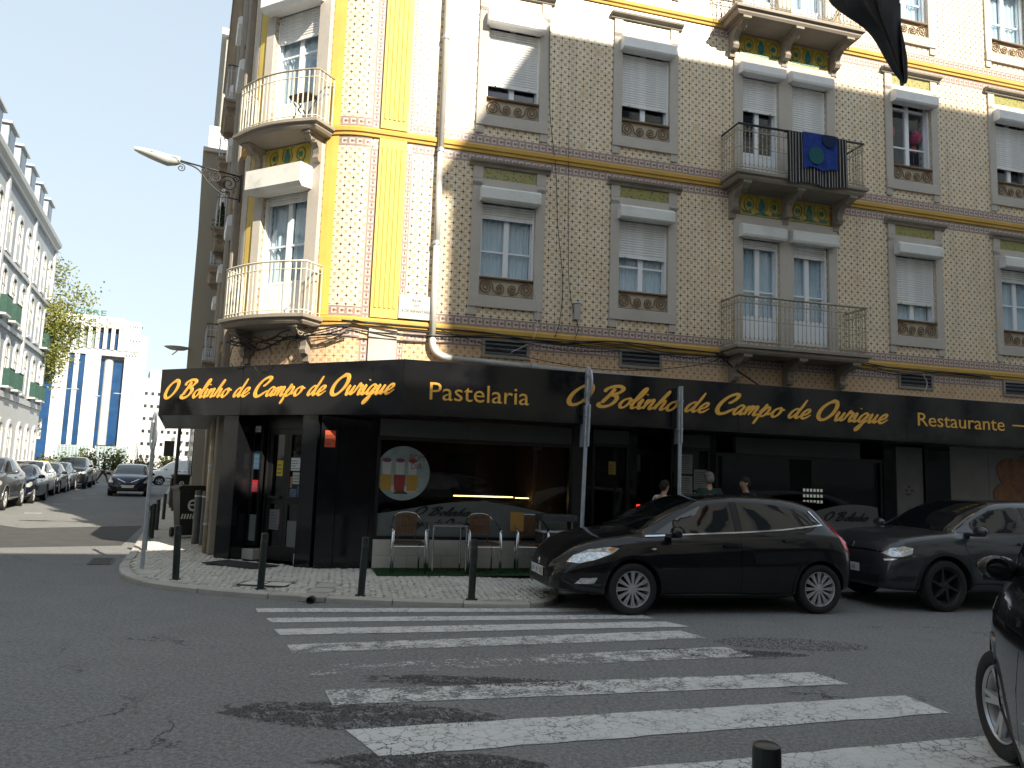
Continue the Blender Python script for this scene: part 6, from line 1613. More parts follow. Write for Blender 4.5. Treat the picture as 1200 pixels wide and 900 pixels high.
# dark crossover
st_cross = [(-2.18,.42,.86,.92,.62,.55,.32),(-2.12,.34,.94,1.02,.80,.74,.46),(-1.95,.28,1.03,1.18,.875,.82,.56),(-1.6,.25,1.06,1.36,.90,.85,.60),(-1.1,.24,1.05,1.48,.91,.86,.63),(-.4,.24,1.03,1.525,.915,.865,.65),(.1,.24,1.01,1.505,.915,.865,.65),(.55,.24,1.0,1.37,.915,.865,.66),(.95,.24,.99,1.16,.912,.862,.72),
 (1.15,.24,.985,1.07,.91,.86,.78),(1.5,.25,.965,1.035,.90,.85,.76),(1.85,.26,.92,.985,.875,.82,.72),(2.02,.27,.86,.92,.83,.77,.66),(2.12,.28,.76,.82,.75,.68,.58),(2.18,.30,.62,.68,.64,.55,.44),(2.20,.33,.52,.56,.52,.42,.32)]
cross = dict(st=st_cross, r=.345, xf=1.33, xr=-1.33, w=1.83, arch=.41, rim='blade', rimm=RIMD, lip=CTRIM,
    sidewin=[('f', [(1.0,1.065),(.60,1.27),(.35,1.38),(.0,1.43),(-.06,1.43),(-.10,1.08),(.4,1.07)]), ('r', [(-.20,1.085),(-.16,1.43),(-.6,1.41),(-1.05,1.33),(-1.35,1.17),(-1.38,1.11),(-.9,1.09)])],
    doors=[[(.98,.98),(.95,.72),(.88,.40),(-.14,.38),(-.155,1.03),(.4,1.01)], [(-.165,.38),(-.84,.38),(-.98,.60),(-1.06,.85),(-1.14,1.04),(-.17,1.03)]], handles=[(-.02,.93),(-.9,.97)], hm=PGRY,
    hl=[(2.13,.76),(2.06,.83),(1.92,.865),(1.80,.84),(1.84,.77),(1.97,.73),(2.08,.72)], tl=[(-2.12,.95),(-2.0,1.06),(-1.8,1.08),(-1.9,.94),(-2.08,.86)], sill=[(.88,.245),(.88,.38),(-.88,.38),(-.88,.245)], mirror=(.86,1.10),
    ws=[(1.13,-.68),(1.13,.68),(.95,.70),(.28,.57),(.22,.5),(.18,0),(.22,-.5),(.28,-.57),(.95,-.70)], rw=[(-1.45,-.48),(-1.45,.48),(-1.98,.52),(-1.98,-.52)],
    grille=[[(-.5,.60),(-.55,.74),(.55,.74),(.5,.60),(.3,.58),(-.3,.58)], [(-.60,.34),(-.64,.47),(.64,.47),(.60,.34)]], chrome=[[(-.62,.775),(-.62,.787),(.62,.787),(.62,.775)], [(-.03,.79),(0,.83),(.03,.79),(0,.81)], [(-.03,.83),(0,.87),(.03,.83),(0,.85)]], plate=(.0,.525,'AG 47 AI'),
    hood=[[(1.22,-.70),(1.22,.70),(1.8,.66),(2.02,.5),(2.08,.2),(2.08,-.2),(2.02,-.5),(1.8,-.66)]])
W3 = Vector((6.04, 10.72, 0)); c1 = W3 - dirc*1.33 + (-lat if (-lat).y > 0 else lat)*(1.83/2-.01)
crossover, pj2 = car('parked_crossover', 'dark grey crossover with dark alloy wheels parked behind the black hatchback', tuple(c1), ang, cross, PGRY, 'cars parked before the cafe')
for sg in (1, -1): pj2.patch([(2.13,.66),(2.0,.70),(1.78,.74),(1.80,.752),(2.0,.715),(2.13,.68)], 'y', sg, .009, .006, CHROME, 'light_strip', crossover); pj2.patch([(2.12,.40),(2.05,.47),(1.80,.48),(1.84,.40)], 'y', sg, .006, .006, CTRIM, 'air_intake', crossover)
# near car on the right, front wheel turned
# ---------------- cars of the side street
hatch = hatch0
def scaled(sp, kx, ky, kz, **k):
    q = {}
    for key, v in sp.items():
        if key == 'st': q[key] = [(s[0]*kx, s[1]*kz, s[2]*kz, s[3]*kz, s[4]*ky, s[5]*ky, s[6]*ky) for s in v]
        elif key in ('hl','ind','tl','sill','fog') and v: q[key] = [(a*kx, b*kz) for a, b in v]
        elif key in ('sidewin',): q[key] = [(n, [(a*kx, b*kz) for a, b in pl]) for n, pl in v]
        elif key in ('doors','trim') and v: q[key] = [[(a*kx, b*kz) for a, b in pl] for pl in v]
        elif key in ('ws','rw'): q[key] = [(a*kx, b*ky) for a, b in v]
        elif key == 'hood': q[key] = [[(a*kx, b*ky) for a, b in pl] for pl in v]
        elif key in ('grille','chrome'): q[key] = [[(a*ky, b*kz) for a, b in pl] for pl in v]
        elif key == 'handles': q[key] = [(a*kx, b*kz) for a, b in v]
        elif key == 'mirror': q[key] = (v[0]*kx, v[1]*kz)
        elif key == 'w': q[key] = v*ky
        elif key in ('xf','xr'): q[key] = v*kx
        elif key == 'plate' and v: q[key] = (v[0], v[1]*kz, v[2])
        else: q[key] = v
    q.update(k); return q
def st_sedan():
    return [(-2.3,.42,.86,.90,.62,.55,.34),(-2.24,.34,.92,.97,.80,.72,.48),(-2.05,.28,.95,1.03,.86,.80,.60),(-1.6,.24,.96,1.10,.885,.83,.62),(-1.2,.22,.96,1.27,.89,.84,.60),(-.8,.21,.955,1.38,.90,.85,.61),(-.3,.21,.945,1.425,.90,.855,.62),(.15,.21,.935,1.40,.90,.855,.62),(.6,.21,.93,1.27,.90,.855,.63),(1.0,.21,.92,1.08,.897,.85,.70),(1.2,.21,.91,1.0,.895,.845,.74),(1.6,.22,.88,.96,.88,.83,.72),(1.95,.24,.80,.87,.83,.76,.62),(2.15,.26,.68,.73,.72,.62,.48),(2.27,.28,.56,.59,.56,.46,.34),(2.3,.31,.48,.5,.42,.32,.22)]
sedan = scaled(hatch, 1.055, 1.0, .965); sedan['st'] = st_sedan(); sedan['xf'] = 1.40; sedan['xr'] = -1.38; sedan['r'] = .32; sedan['rim'] = 'five'; sedan['trim'] = None; sedan['plate'] = (0, .43, None); sedan['ind'] = None
sedan['sidewin'] = [('f', [(.98,.975),(.6,1.17),(.3,1.28),(-.05,1.335),(-.1,1.0)]), ('r', [(-.2,1.0),(-.15,1.335),(-.6,1.31),(-1.0,1.18),(-1.25,1.03)])]; sedan['rw'] = [(-.95,-.48),(-.95,.48),(-1.55,.55),(-1.55,-.55)]
sedan['ws'] = [(1.17,-.64),(1.17,.64),(.95,.66),(.28,.55),(.2,0),(.28,-.55),(.95,-.66)]
sedan['tl'] = [(-2.28,.8),(-2.18,.92),(-1.95,.93),(-2.05,.82)]; sedan['hl'] = [(2.15,.62),(2.06,.72),(1.85,.80),(1.7,.79),(1.8,.69),(2.02,.61)]
sedan['grille'] = [[(-.42,.50),(-.38,.66),(.38,.66),(.42,.50)], [(-.5,.30),(-.54,.38),(.54,.38),(.5,.30)]]
suv = scaled(cross, 1.04, 1.01, 1.09); suv['rim'] = 'five'; suv['rimm'] = RIM; suv['r'] = .36; suv['lip'] = PSIL; suv['plate'] = (0, .56, None)
mini = scaled(cross, .95, .98, 1.02); mini['rim'] = 'five'; mini['rimm'] = RIM; mini['lip'] = PWHT; mini['plate'] = (0, .53, None)
mpv = scaled(cross, 1.06, 1.02, 1.2); mpv['rim'] = 'five'; mpv['r'] = .345; mpv['arch'] = .40; mpv['lip'] = PBLK; mpv['plate'] = (0, .6, None)
hatS = scaled(hatch, .96, .98, .99, trim=None, rim='five', ind=None); hatS['plate'] = (0, .455, None)
nst = [(s_[0], s_[1], s_[2], {.55:1.50, .95:1.395, 1.15:1.24, 1.5:1.075, .1:1.53}.get(s_[0], s_[3]))+tuple(s_[4:]) for s_ in st_cross]
near = dict(cross); near['st'] = nst; near['ws'] = [(1.42,-.66),(1.42,.66),(1.2,.68),(.72,.58),(.66,0),(.72,-.58),(1.2,-.68)]
near['sidewin'] = [('f', [(1.18,1.07),(.98,1.26),(.78,1.39),(.5,1.44),(-.06,1.44),(-.10,1.08)])]+cross['sidewin'][1:]
near = scaled(near, 1.02, 1.0, 1.10); near.update(rim='five', rimm=RIM, steer=R(20), r=.33, arch=.385, lip=PBLK, plate=None, hm=PBLK, mo=-.02, mirror=(.98,1.20))
hd = 28.0; dn = Vector((math.sin(R(hd)), math.cos(R(hd)), 0)); an = math.atan2(dn.y, dn.x); rgt = Vector((dn.y, -dn.x, 0))
wc_ = Vector((3.20, 5.0, 0)); c2 = wc_ - dn*near['xf'] + rgt*(1.83/2-.1)
nc, pj3 = car('near_black_car', 'black car cut off by the right edge of the picture, nearest the camera', tuple(c2), an, near, PBLK)
fdir = -SD; fa = math.atan2(fdir.y, fdir.x)
def pk(s, n, spec, name, label, paint, w=1.8, g='cars parked along the left kerb of the side street', L=1.33):
    # s of the front wheel, n of the flank facing us
    p = spt(s+L, n-w/2); return car(name, label, tuple(p), fa, spec, paint, g)
pk(28.6, -5.05, suv, 'parked_suv', 'mid grey sport utility car first in the row by the left edge', PMID, L=1.38)
pk(33.2, -4.95, sedan, 'parked_saloon', 'dark blue saloon second in the left row, behind the mid grey one', PBLU, L=1.4)
pk(38.2, -5.30, mini, 'parked_white_car', 'white sport utility car third in the left row', PWHT, L=1.27)
pk(42.7, -5.35, hatS, 'parked_small_car', 'small black hatchback tucked behind the white car', PBLK, L=1.25)
pk(46.8, -5.40, scaled(hatS, 1, 1, 1.02), 'parked_small_car', 'pale blue grey hatchback beside the tall black van like car', PLBL, L=1.25)
pk(51.0, -5.10, mpv, 'parked_people_carrier', 'tall black people carrier towering over the end of the left row', PBLK, L=1.41)
pk(56.6, -5.4, suv, 'parked_far_car', 'dark car last in the left row behind the people carrier', PGRY, L=1.38)
ev, pe = car('driving_hatchback', 'dark blue hatchback driving towards us down the side street', tuple(spt(43.2, -2.35)), fa, scaled(hatch, 1.02, 1.0, 1.04, trim=None, rim='five', ind=None, plate=(0, .47, None)), PBLU)
for sg in (-1, 1): pe.patch([(sg*.10,.66),(sg*.14,.66),(sg*.46,.80),(sg*.50,.84),(sg*.42,.82)], 'x', 1, .014, .008, CHROME, 'grille_trim', ev)
# delivery van, side on at the junction
st_van = [(-2.2,.42,1.0,1.80,.80,.80,.70),(-2.12,.30,1.05,1.84,.89,.88,.78),(-1.5,.26,1.08,1.86,.91,.90,.80),(-.2,.26,1.08,1.86,.91,.90,.80),(.35,.26,1.07,1.80,.91,.89,.76),(.75,.26,1.05,1.60,.91,.88,.70),(1.1,.26,1.04,1.32,.905,.87,.70),(1.35,.26,1.02,1.13,.90,.86,.74),(1.7,.27,.97,1.04,.88,.83,.72),(2.0,.28,.86,.93,.82,.74,.62),(2.15,.30,.68,.74,.70,.6,.48),(2.22,.33,.5,.54,.52,.42,.3)]
van = dict(hatch); van.update(st=st_van, r=.33, xf=1.38, xr=-1.35, w=1.83, arch=.385, rim='five', rimm=RIM, trim=[[(2.0,.50),(2.0,.56),(-2.05,.56),(-2.05,.50)], [(-.1,1.22),(-1.9,1.24),(-1.9,1.255),(-.1,1.235)]], trimm=CTRIM,
    sidewin=[('f', [(1.16,1.12),(.86,1.36),(.62,1.55),(.40,1.62),(.18,1.62),(.15,1.14)])], doors=[[(1.1,1.05),(1.05,.45),(.05,.40),(.03,1.70),(.45,1.70),(.8,1.48),(1.2,1.1)], [(0,.40),(-1.02,.42),(-1.02,1.70),(0,1.72)]], handles=[(.18,1.02),(-.15,1.02)], hl=[(2.08,.72),(2.0,.85),(1.78,.93),(1.72,.85),(1.9,.70)], ind=None, tl=[(-2.17,.9),(-2.17,1.25),(-2.08,1.25),(-2.08,.9)], mirror=(1.0,1.22), plate=None,
    ws=[(1.33,-.68),(1.33,.68),(1.15,.70),(.48,.62),(.44,0),(.48,-.62),(1.15,-.70)], rw=[(-2.05,-.1),(-2.05,.1),(-2.1,.1),(-2.1,-.1)], hood=[])
va = math.atan2(-SN.y, -SN.x)+R(8)
car('delivery_van', 'white delivery van standing side on across the end of the side street', tuple(spt(63.5, -.15)), va, scaled(van, 1.1, 1.02, 1.02), PWHT, cat='van')
# ------------------------------------------------------------------ street furniture
def lbl_copy(o, idx, label): c = copy_tree(o, idx); c['label'] = label; return c
bo = empty('bollard', (-4.5, 10.75, pz(-4.5,10.75)-.01), 0, 'x', 'bollard', 'dark green bollards along the kerb')
MB().lathe([(.046,0),(.046,.70),(.043,.715),(.030,.722),(.001,.724)], 18).build('post', BOLL, bo, smooth=True, angle=35); MB().lathe([(.075,-.0),(.072,.012),(.050,.016)], 16).build('base_collar', BOLL, bo); MB().lathe([(.0475,.60),(.0475,.64)], 18).build('faded_band', mat('bollard_band', (.035,.05,.05), .4), bo)
bsp = [(-4.5,10.75,1.02,-2,'bollard at the rounded kerb beside the leaning sign pole, first in front of the pavement'),(-3.17,10.22,1.0,1,'bollard standing before the black corner door'),(-1.82,9.98,1.02,2,'bollard at the left end of the turf strip, before the round poster'),(-.42,9.99,1.05,1,'bollard before the cafe chair nearest the black hatchback')]
for s, n, l in ((15.6,-.58,'bollard just behind the sign pole at the kerb corner'),(17.3,-.60,'second bollard beyond the sign pole on the side street'),(18.1,-.55,'third bollard beyond the sign pole, close behind the second'),(20.2,-.52,'fourth bollard beyond the sign pole, the thickest looking one'),(23.9,-.45,'lone bollard halfway between the sign pole and the railing'),(30,-.36,'bollard at the near end of the dark kerb railing'),(33,-.36,'bollard beyond the dark kerb railing start')):
    p = spt(s, n+.05); bsp.append((p.x, p.y, 1.0, 0, l))
bsp.append((.87, 2.62, 1.0, 0, 'bollard top rising at the bottom edge of the picture, nearest the camera'))
idx = kids_index()
for i, (x, y, k, tilt, l) in enumerate(bsp):
    o = bo if i == 0 else copy_tree(bo, idx); o.location = (x, y, (pz(x, y)-.01) if i < len(bsp)-1 else .09); o.scale = (1, 1, k); o['label'] = l; o.rotation_euler = (0, R(tilt), 0)
# kerb railing further up
kr = empty('kerb_railing', tuple(spt(36, -.36)), RZ_S, 'run of dark posts with a top rail along the kerb before the van', 'railing')
for k in range(8): MB().lathe([(.045,0),(.045,1.0),(.001,1.02)], 10, (-4+k*1.5,0,.06)).build('post', BOLL, kr)
MB().tube([(-4,0,.98),(6.5,0,.98)], .025, 6).build('rail', BOLL, kr)
# sign posts
def sign_post(name, loc, h, signs, label, lean=0, group=None, r=.03, rz=0):
    o = empty(name, loc, rz, label, 'sign post', group); o.rotation_euler = (0, R(lean), rz)
    MB().lathe([(r,0),(r,h),(.001,h+.01)], 14).build('pole', STEEL, o, smooth=True, angle=35)
    for (z0, z1, kind, off) in signs:
        if kind == 'round': 
            rr = (z1-z0)/2; s = MB().lathe([(.001,-.012),(rr-.01,-.012),(rr,-.006),(rr,.006),(rr-.01,.012),(.001,.012)], 32, (.0, off, (z0+z1)/2), 'x').build('sign_disc', STEEL, o, smooth=True, angle=30)
        else:
            rr = (z1-z0)/2; s = MB().bbox(-.012+.0, .012, off-.22, off+.22, z0, z1, .004).build('sign_plate', STEEL, o)
        for z in ((z0*.75+z1*.25), (z0*.25+z1*.75)):
            MB().box(-r-.012, r+.012, -r-.012, max(off-.01, r+.012), z-.018, z+.018).build('clamp', STEEL, o)
    return o
def face_r(p, deg): return math.atan2(p[1], p[0])+R(deg)
# plates seen almost edge-on: local x is the plate normal; put x perpendicular to the view ray
p1 = apt(2.97, 1.25); sign_post('sign_post', (p1.x, p1.y, .08), 3.26, [(2.72,3.28,'round',.07),(2.04,2.68,'plate',.07)], 'grey pole with round and square signs seen edge-on over the black car bonnet', 1.4, 'edge-on sign poles before the fascia', rz=face_r(p1, -90+17))
p2 = apt(4.6, 1.25); sign_post('sign_post', (p2.x, p2.y, .08), 3.06, [(2.16,3.06,'plate',.10)], 'grey sign pole with a tall plate seen edge-on, rising behind the black car windscreen', .2, 'edge-on sign poles before the fascia', rz=face_r(p2, -90+15))
p3 = Vector((-5.42, 11.72, 0)); s3 = sign_post('sign_post', (p3.x, p3.y, .06), 2.36, [(1.76,2.36,'round',.05)], 'thin grey pole with a round sign seen edge-on at the rounded kerb corner', .1, 'edge-on sign poles', rz=face_r(p3, -90+9))
# wheelie bins
BINM = mat('bin_plastic', (.012,.016,.015), .5, var=.3, scale=8)
bn = empty('wheelie_bin', tuple(spt(17.7, .20, .12)), RZ_S+math.pi+.25, 'black green wheelie bin marked with a white e beside the stone wall', 'wheelie bin', 'wheelie bins')
mb = MB(); v = []
for z, a, b in ((.06,.20,.22),(.95,.29,.30),(1.0,.31,.32)):
    v += [(-a,-b,z),(a,-b,z),(a,b,z),(-a,b,z)]
mb.add(v, [(3,2,1,0),(8,9,10,11)]+[(k*4+i, k*4+(i+1)%4, k*4+4+(i+1)%4, k*4+4+i) for k in range(2) for i in range(4)]); mb.build('bin_body', BINM, bn)
MB().bbox(-.35,.34,-.34,.34,1.002,1.05,.015).bbox(-.30,.28,-.28,.28,1.051,1.08,.015).build('lid', BINM, bn)
MB().tube([(-.40,-.28,1.02),(-.43,-.28,.99),(-.43,.28,.99),(-.40,.28,1.02)], .014, 6).build('handle', BINM, bn)
for y in (-.27, .27): MB().lathe([(.001,-.03),(.10,-.03),(.10,.03),(.001,.03)], 16, (-.22, y, .10), 'y').build('wheel', RUBBER, bn)
me_ = fmesh('e'); ea = extx(me_)
mb = MB(); mb.add([(.285+.012*0+ (v_.co.y*.30)*.09, -.13+(v_.co.x-ea[0])*.50, .56+v_.co.y*.52) for v_ in me_.vertices], [tuple(p.vertices) for p in me_.polygons]); mb.build('letter_mark', WHITEP, bn)
for k in range(9): MB().add([(.272,-.24+k*.055,.40),(.272,-.21+k*.055,.40),(.276,-.19+k*.055,.50),(.276,-.22+k*.055,.50)], [(0,1,2,3)]).build('striped_mark', WHITEP, bn)
idx = kids_index(); b2 = copy_tree(bn, idx); b2['label'] = 'smaller looking wheelie bin further up the side street below the wall lamp post'; b2.location = spt(35.5, -.05, .12)
# two grey service posts and a drainpipe next to the bin
for i, (s, n, l) in enumerate(((16.3, .34, 'dark grey service post left of its pair, in front of the wheelie bin'), (16.0, .47, 'dark grey service post right of its pair, in front of the wheelie bin'))):
    o = empty('service_post', tuple(spt(s, n, .12)), RZ_S, l, 'post', 'grey service posts by the bin'); MB().lathe([(.085,0),(.085,1.0),(.075,1.02),(.001,1.03)], 16).build('post', STEEL if False else mat('dark_grey_post', (.07,.075,.08), .5, var=.2), o, smooth=True, angle=35); MB().lathe([(.09,.9),(.09,.93)], 16).build('post_ring', STEEL, o)
dp = empty('drainpipe', tuple(spt(14.5, .46, .13)), RZ_S, 'cream drainpipe running down the side street wall beside the black corner pier', 'drainpipe')
MB().tube([(0,0,0),(0,0,2.3)], .055, 12).build('pipe', mat('cream_pipe', (.40,.34,.24), .5, var=.15, stain=(.2,.15,.1), stain_amt=.6), dp, smooth=True)
for z in (.5, 1.5): MB().lathe([(.056,-.02),(.064,-.02),(.064,.02),(.056,.02)], 12, (0,0,z)).build('pipe_collar', STEEL, dp)
# long white pipe on the facade
pd = root('rain_pipe', MA, 'pale grey rain pipe running down the tiled facade and along above the fascia', 'pipe')
seg = [[(.76,-.09,14.0),(.76,-.09,7.0)],[(.76,-.09,6.98),(.765,-.09,5.4)],[(.765,-.09,5.38),(.77,-.09,3.85)]]
for s_ in seg: place(MB().tube(s_, .052, 14).build('pipe_length', PIPEW, smooth=True), pd, MA)
place(MB().tube(cr([(.77,-.09,3.84),(.775,-.09,3.72),(.83,-.09,3.60),(.95,-.09,3.53),(1.1,-.09,3.50)], 5), .058, 14).build('pipe_elbow', PIPEW, smooth=True), pd, MA)
xx = [1.1, 2.5, 4.1, 5.7, 7.3, 8.9, 10.5]
for a, b in zip(xx[:-1], xx[1:]): place(MB().tube([(a,-.10,3.50-(a-1.1)*.030),(b-.02,-.10,3.50-(b-1.1)*.030)], .050, 12).build('pipe_length', PIPE, smooth=True), pd, MA)
for x in xx[1:]: place(MB().lathe([(.051,-.05),(.060,-.05),(.060,.05),(.051,.05)], 14, (x,-.10,3.50-(x-1.1)*.030), 'x').build('pipe_collar', PIPE), pd, MA)
for z in (5.4, 7.0, 9.0): place(MB().lathe([(.053,-.03),(.064,-.03),(.064,.03),(.053,.03)], 14, (.762,-.09,z)).build('pipe_collar', STEEL), pd, MA)
# street name plate
npl = root('street_name_plate', MA @ Matrix.Translation((.5,-.06,4.3)), 'white enamel street name plate bolted beside the yellow pilaster', 'street sign')
place(MB().bbox(.20,.78,-.075,-.055,4.10,4.49,.008).build('plate', mat('enamel_white', (.50,.50,.48), .3, var=.06), ), npl, MA)
PG_ = mat('enamel_grey', (.03,.03,.035), .5)
block_text('RUA', npl, .42, .56, 4.385, .045, -.0785, PG_, .002, M=MA); block_text('DO', npl, .45, .53, 4.30, .045, -.0785, PG_, .002, M=MA); block_text('4 DE INFANTARIA', npl, .25, .74, 4.205, .05, -.0785, PG_, .002, M=MA)
for x in (.24, .74):
    for z in (4.14, 4.45): place(MB().lathe([(.001,-.008),(.012,-.006),(.012,0)], 8, (x,-.0765,z), 'y').build('bolt', STEEL), npl, MA)
# conduit box and cables
cb_ = root('junction_box', MA @ Matrix.Translation((3.26,-.05,4.5)), 'small grey junction box with cable tangle between the two lower windows', 'junction box')
place(MB().bbox(3.20,3.30,-.09,-.002,4.34,4.62,.008).build('box', PIPE), cb_, MA); place(MB().bbox(3.19,3.31,-.10,-.002,4.621,4.64,.004).build('cap', STEEL), cb_, MA)
def cable(label, pts, r=.011, n=6, M=MA, smoothn=6, mt=None, group='black cables strung on the facade'):
    o = MB().tube(cr(pts, smoothn), r, 5).build('facade_cable', mt or CABLE, smooth=True, label=label, cat='cable', group=group); o.matrix_world = M; return o
rd = random.Random(21)
for k in range(5):
    pts = [(-.55+1.15*i+rd.uniform(-.2,.2), -.10-.015*k, 3.98-.03*k+.05*math.sin(i*1.7+k*1.3)-(.05 if i % 2 else 0)) for i in range(12 if k < 3 else 6)]
    cable(['sagging black cable following the lowest yellow band, uppermost of the bundle','thin cable in the bundle just under the uppermost one','cable in the middle of the bundle along the lowest yellow band','short slack cable ending between the vents','lowest slack cable of the bundle near the pilaster'][k], pts, [.014,.010,.012,.009,.008][k])
cable('thin black cable dropping from the roof beside the first window column', [(2.60,-.06,9.6),(2.66,-.06,8.0),(2.80,-.05,7.0),(2.86,-.06,6.0),(2.98,-.06,5.0),(2.95,-.06,4.3),(2.86,-.08,4.0)], .007, group='thin drops')
cable('thin black cable dropping between the first and second window columns', [(3.02,-.05,7.9),(3.05,-.05,6.3),(3.10,-.05,5.0),(3.2,-.06,4.45),(3.28,-.08,4.2),(3.22,-.09,4.0)], .006, group='thin drops')
cable('white looped wire hanging beside the first vent', [(2.5,-.05,4.75),(2.56,-.06,4.4),(2.5,-.08,3.98),(2.35,-.10,3.82),(2.1,-.09,3.68)], .007, mt=PIPEW, group='white wires')
cable('thin straight cable slanting above the fascia past the second vent', [(.9,-.12,3.95),(2.4,-.16,3.60),(4.0,-.16,3.50),(5.6,-.10,3.72),(6.1,-.08,3.95)], .007, group='slanting cables')
cable('thick cable slanting down below the lower long balcony corner', [(5.9,-.07,3.98),(6.2,-.15,3.72),(6.55,-.2,3.5),(6.9,-.1,3.36)], .016, group='slanting cables')
cable('white hook shaped wire hanging over the third vent', [(10.5,-.06,3.95),(10.45,-.08,3.86),(10.52,-.08,3.7),(10.46,-.06,3.5)], .008, mt=PIPEW, group='white wires')
MCC = Matrix.Identity(4)
for k in range(7):
    pts = []
    for i in range(9):
        t = tu(1.9)+(tu(.2)-tu(1.9)+ (0 if i < 7 else .5))*i/8; p, n_ = path(t); q = p+n_*(.10+.02*k+.06*abs(math.sin(i*1.1+k))); pts.append((q.x, q.y, 3.66+.05*math.sin(i*1.4+k*.9)+.17*(i/8)**1.5-.12*math.sin(math.pi*i/8)*(1+.4*math.sin(k*2.1))+.012*k))
    cable('tangled black cable in the bundle under the rounded balcony, strand %s' % ['lying highest','lying second from the top','with the deepest sag','pressed close to the tiles','standing off the wall','looping below the others','running along the middle'][k], pts, [.013,.009,.012,.008,.011,.008,.010][k], M=MCC, group='cable tangle under the rounded balcony')
for k in range(4):
    t0_ = [tu(1.5), tu(.55), tu(1.75), tu(1.2)][k]; p, n_ = path(t0_); q = p+n_*.14; r_ = .10+.04*k
    pts = [(q.x+CC.x*r_*math.cos(a)*.9, q.y+CC.y*r_*math.cos(a)*.9, 3.52-.03*k+r_*1.2*math.sin(a)) for a in [i*math.pi/5 for i in range(10)]]
    cable('coiled loop of spare cable hanging on the corner wall, ' + ['left of the corbel','by the right corbel','at the far left edge','in the shadow of the slab'][k], pts, .007, M=MCC, group='coiled cable loops on the corner wall')
# wall lamp on an ornamental bracket
lm = empty('wall_street_lamp', (-4.90, 13.05, 6.62), 0, 'white street lamp head on a curly black iron bracket at the corner', 'street lamp')
A_ = Vector((-5.83+4.9, 12.68-13.05, .16)); Ld = Vector((A_.x, A_.y, 0)).normalized(); MLm = Matrix.Rotation(math.atan2(Ld.y, Ld.x), 4, 'Z')
br = MB(); br.tube([(0,0,.08),(1.05,0,.20)], .014, 6); br.tube(cr([(0,0,-.34),(.25,0,-.30),(.52,0,-.12),(.72,0,.10),(1.0,0,.18)], 6), .013, 6); br.tube([(0,0,.12),(0,0,-.38)], .018, 6)
for cx_, cz_, r_, s_ in ((.20,-.08,.15,1),(.42,.02,.11,-1),(.62,.09,.06,1),(.98,.07,.075,1),(.22,-.25,.07,-1),(.09,.03,.07,1),(.5,-.06,.06,1)): spiral(br, cx_, cz_, r_, .6, 1.6, s_, 0, .009)
o = br.build('bracket', IRONB, lm, smooth=True); o.matrix_basis = MLm
hd_ = MB(); rows = [(1.0,.05,.04,.20),(1.06,.10,.09,.20),(1.2,.13,.12,.20),(1.45,.125,.09,.235),(1.62,.09,.05,.25),(1.72,.02,.015,.255)]; n = 14; vs = []; fs = []
for x, w, dz, zc in rows:
    for k in range(n):
        a = 2*math.pi*k/n; vs.append((x, w*math.cos(a), zc+(.055*math.sin(a) if math.sin(a) > 0 else dz*1.1*math.sin(a))))
for i in range(len(rows)-1):
    for k in range(n): fs.append((i*n+k, i*n+(k+1)%n, (i+1)*n+(k+1)%n, (i+1)*n+k))
fs += [tuple(range(n-1,-1,-1)), tuple((len(rows)-1)*n+k for k in range(n))]
hd_.add(vs, fs); o = hd_.build('lamp_head', mat('lamp_white', (.62,.64,.60), .3, var=.06), lm, smooth=True, angle=60); o.matrix_basis = MLm
o = MB().tube([(1.0,.12,.20),(1.45,.13,.235),(1.71,.0,.255),(1.45,-.13,.235),(1.0,-.12,.20)], .007, 5).build('lamp_seam', STEEL, lm); o.matrix_basis = MLm
# far lamp posts, traffic light
def lamp_post(loc, h, label, arms=1, rz=0, m=STEEL, g='distant lamp posts'):
    o = empty('lamp_post', loc, rz, label, 'lamp post', g); MB().lathe([(.11,0),(.07,h)], 10).build('post', m, o)
    for k in range(arms):
        sg = 1 if k == 0 else -1; a = MB().tube([(0,0,h-.05),(sg*.8,0,h+.05)], .04, 6).build('arm', m, o); MB().ball((sg*1.15,0,h+.05), .45, .18, .09, 10, 6).build('lamp', GREYG if False else m, a)
lamp_post(tuple(spt(92,-12.3)), 9.0, 'grey lamp post in front of the blue strips of the white tower', 1, RZ_S-math.pi/2); lamp_post(tuple(spt(100,-11.0)), 9.0, 'grey lamp post left of the recess of the white tower', 1, RZ_S-math.pi/2); lamp_post(tuple(spt(120,-8.2)), 11.0, 'grey lamp post with two arms before the tower recess', 2, RZ_S-math.pi/2)
lamp_post(tuple(spt(86,1.8)), 8.6, 'pale lamp post with two arms before the small square windows', 2, RZ_S-math.pi/2)
brn = tag(MB().lathe([(.12,0),(.09,6.5)], 10).build('timber_pole', mat('rust_pole', (.13,.06,.035), .8, var=.2)), 'rust brown timber pole rising in front of the white block and behind the van', 'pole'); brn.location = spt(78, 3.2)
tl_ = empty('traffic_light', tuple(spt(27.5, -.20, .12)), RZ_S, 'dark pole with a traffic light head beside the railing and van', 'traffic light'); MB().lathe([(.06,0),(.055,3.6)], 10).build('post', IRONB, tl_); MB().bbox(-.14,.14,.12,.42,1.75,2.25,.02).build('signal_head', IRONB, tl_); MB().tube([(0,0,3.5),(-.1,.0,3.6),(-.8,-.1,3.75)], .03, 6).build('arm', IRONB, tl_)
sg_ = empty('direction_sign', tuple(spt(66.5,-10.6)), RZ_S-math.pi/2, 'white square direction sign on a pole above the left parked cars', 'road sign'); MB().lathe([(.05,0),(.05,4.3)], 8).build('pole', STEEL, sg_); MB().bbox(-.65,.65,-.06,-.04,3.1,4.6,.02).build('sign_plate', WHITEP, sg_); MB().bbox(-.5,.3,-.061,-.04,2.2,2.8,.02).build('sign_plate', WHITEP, sg_)

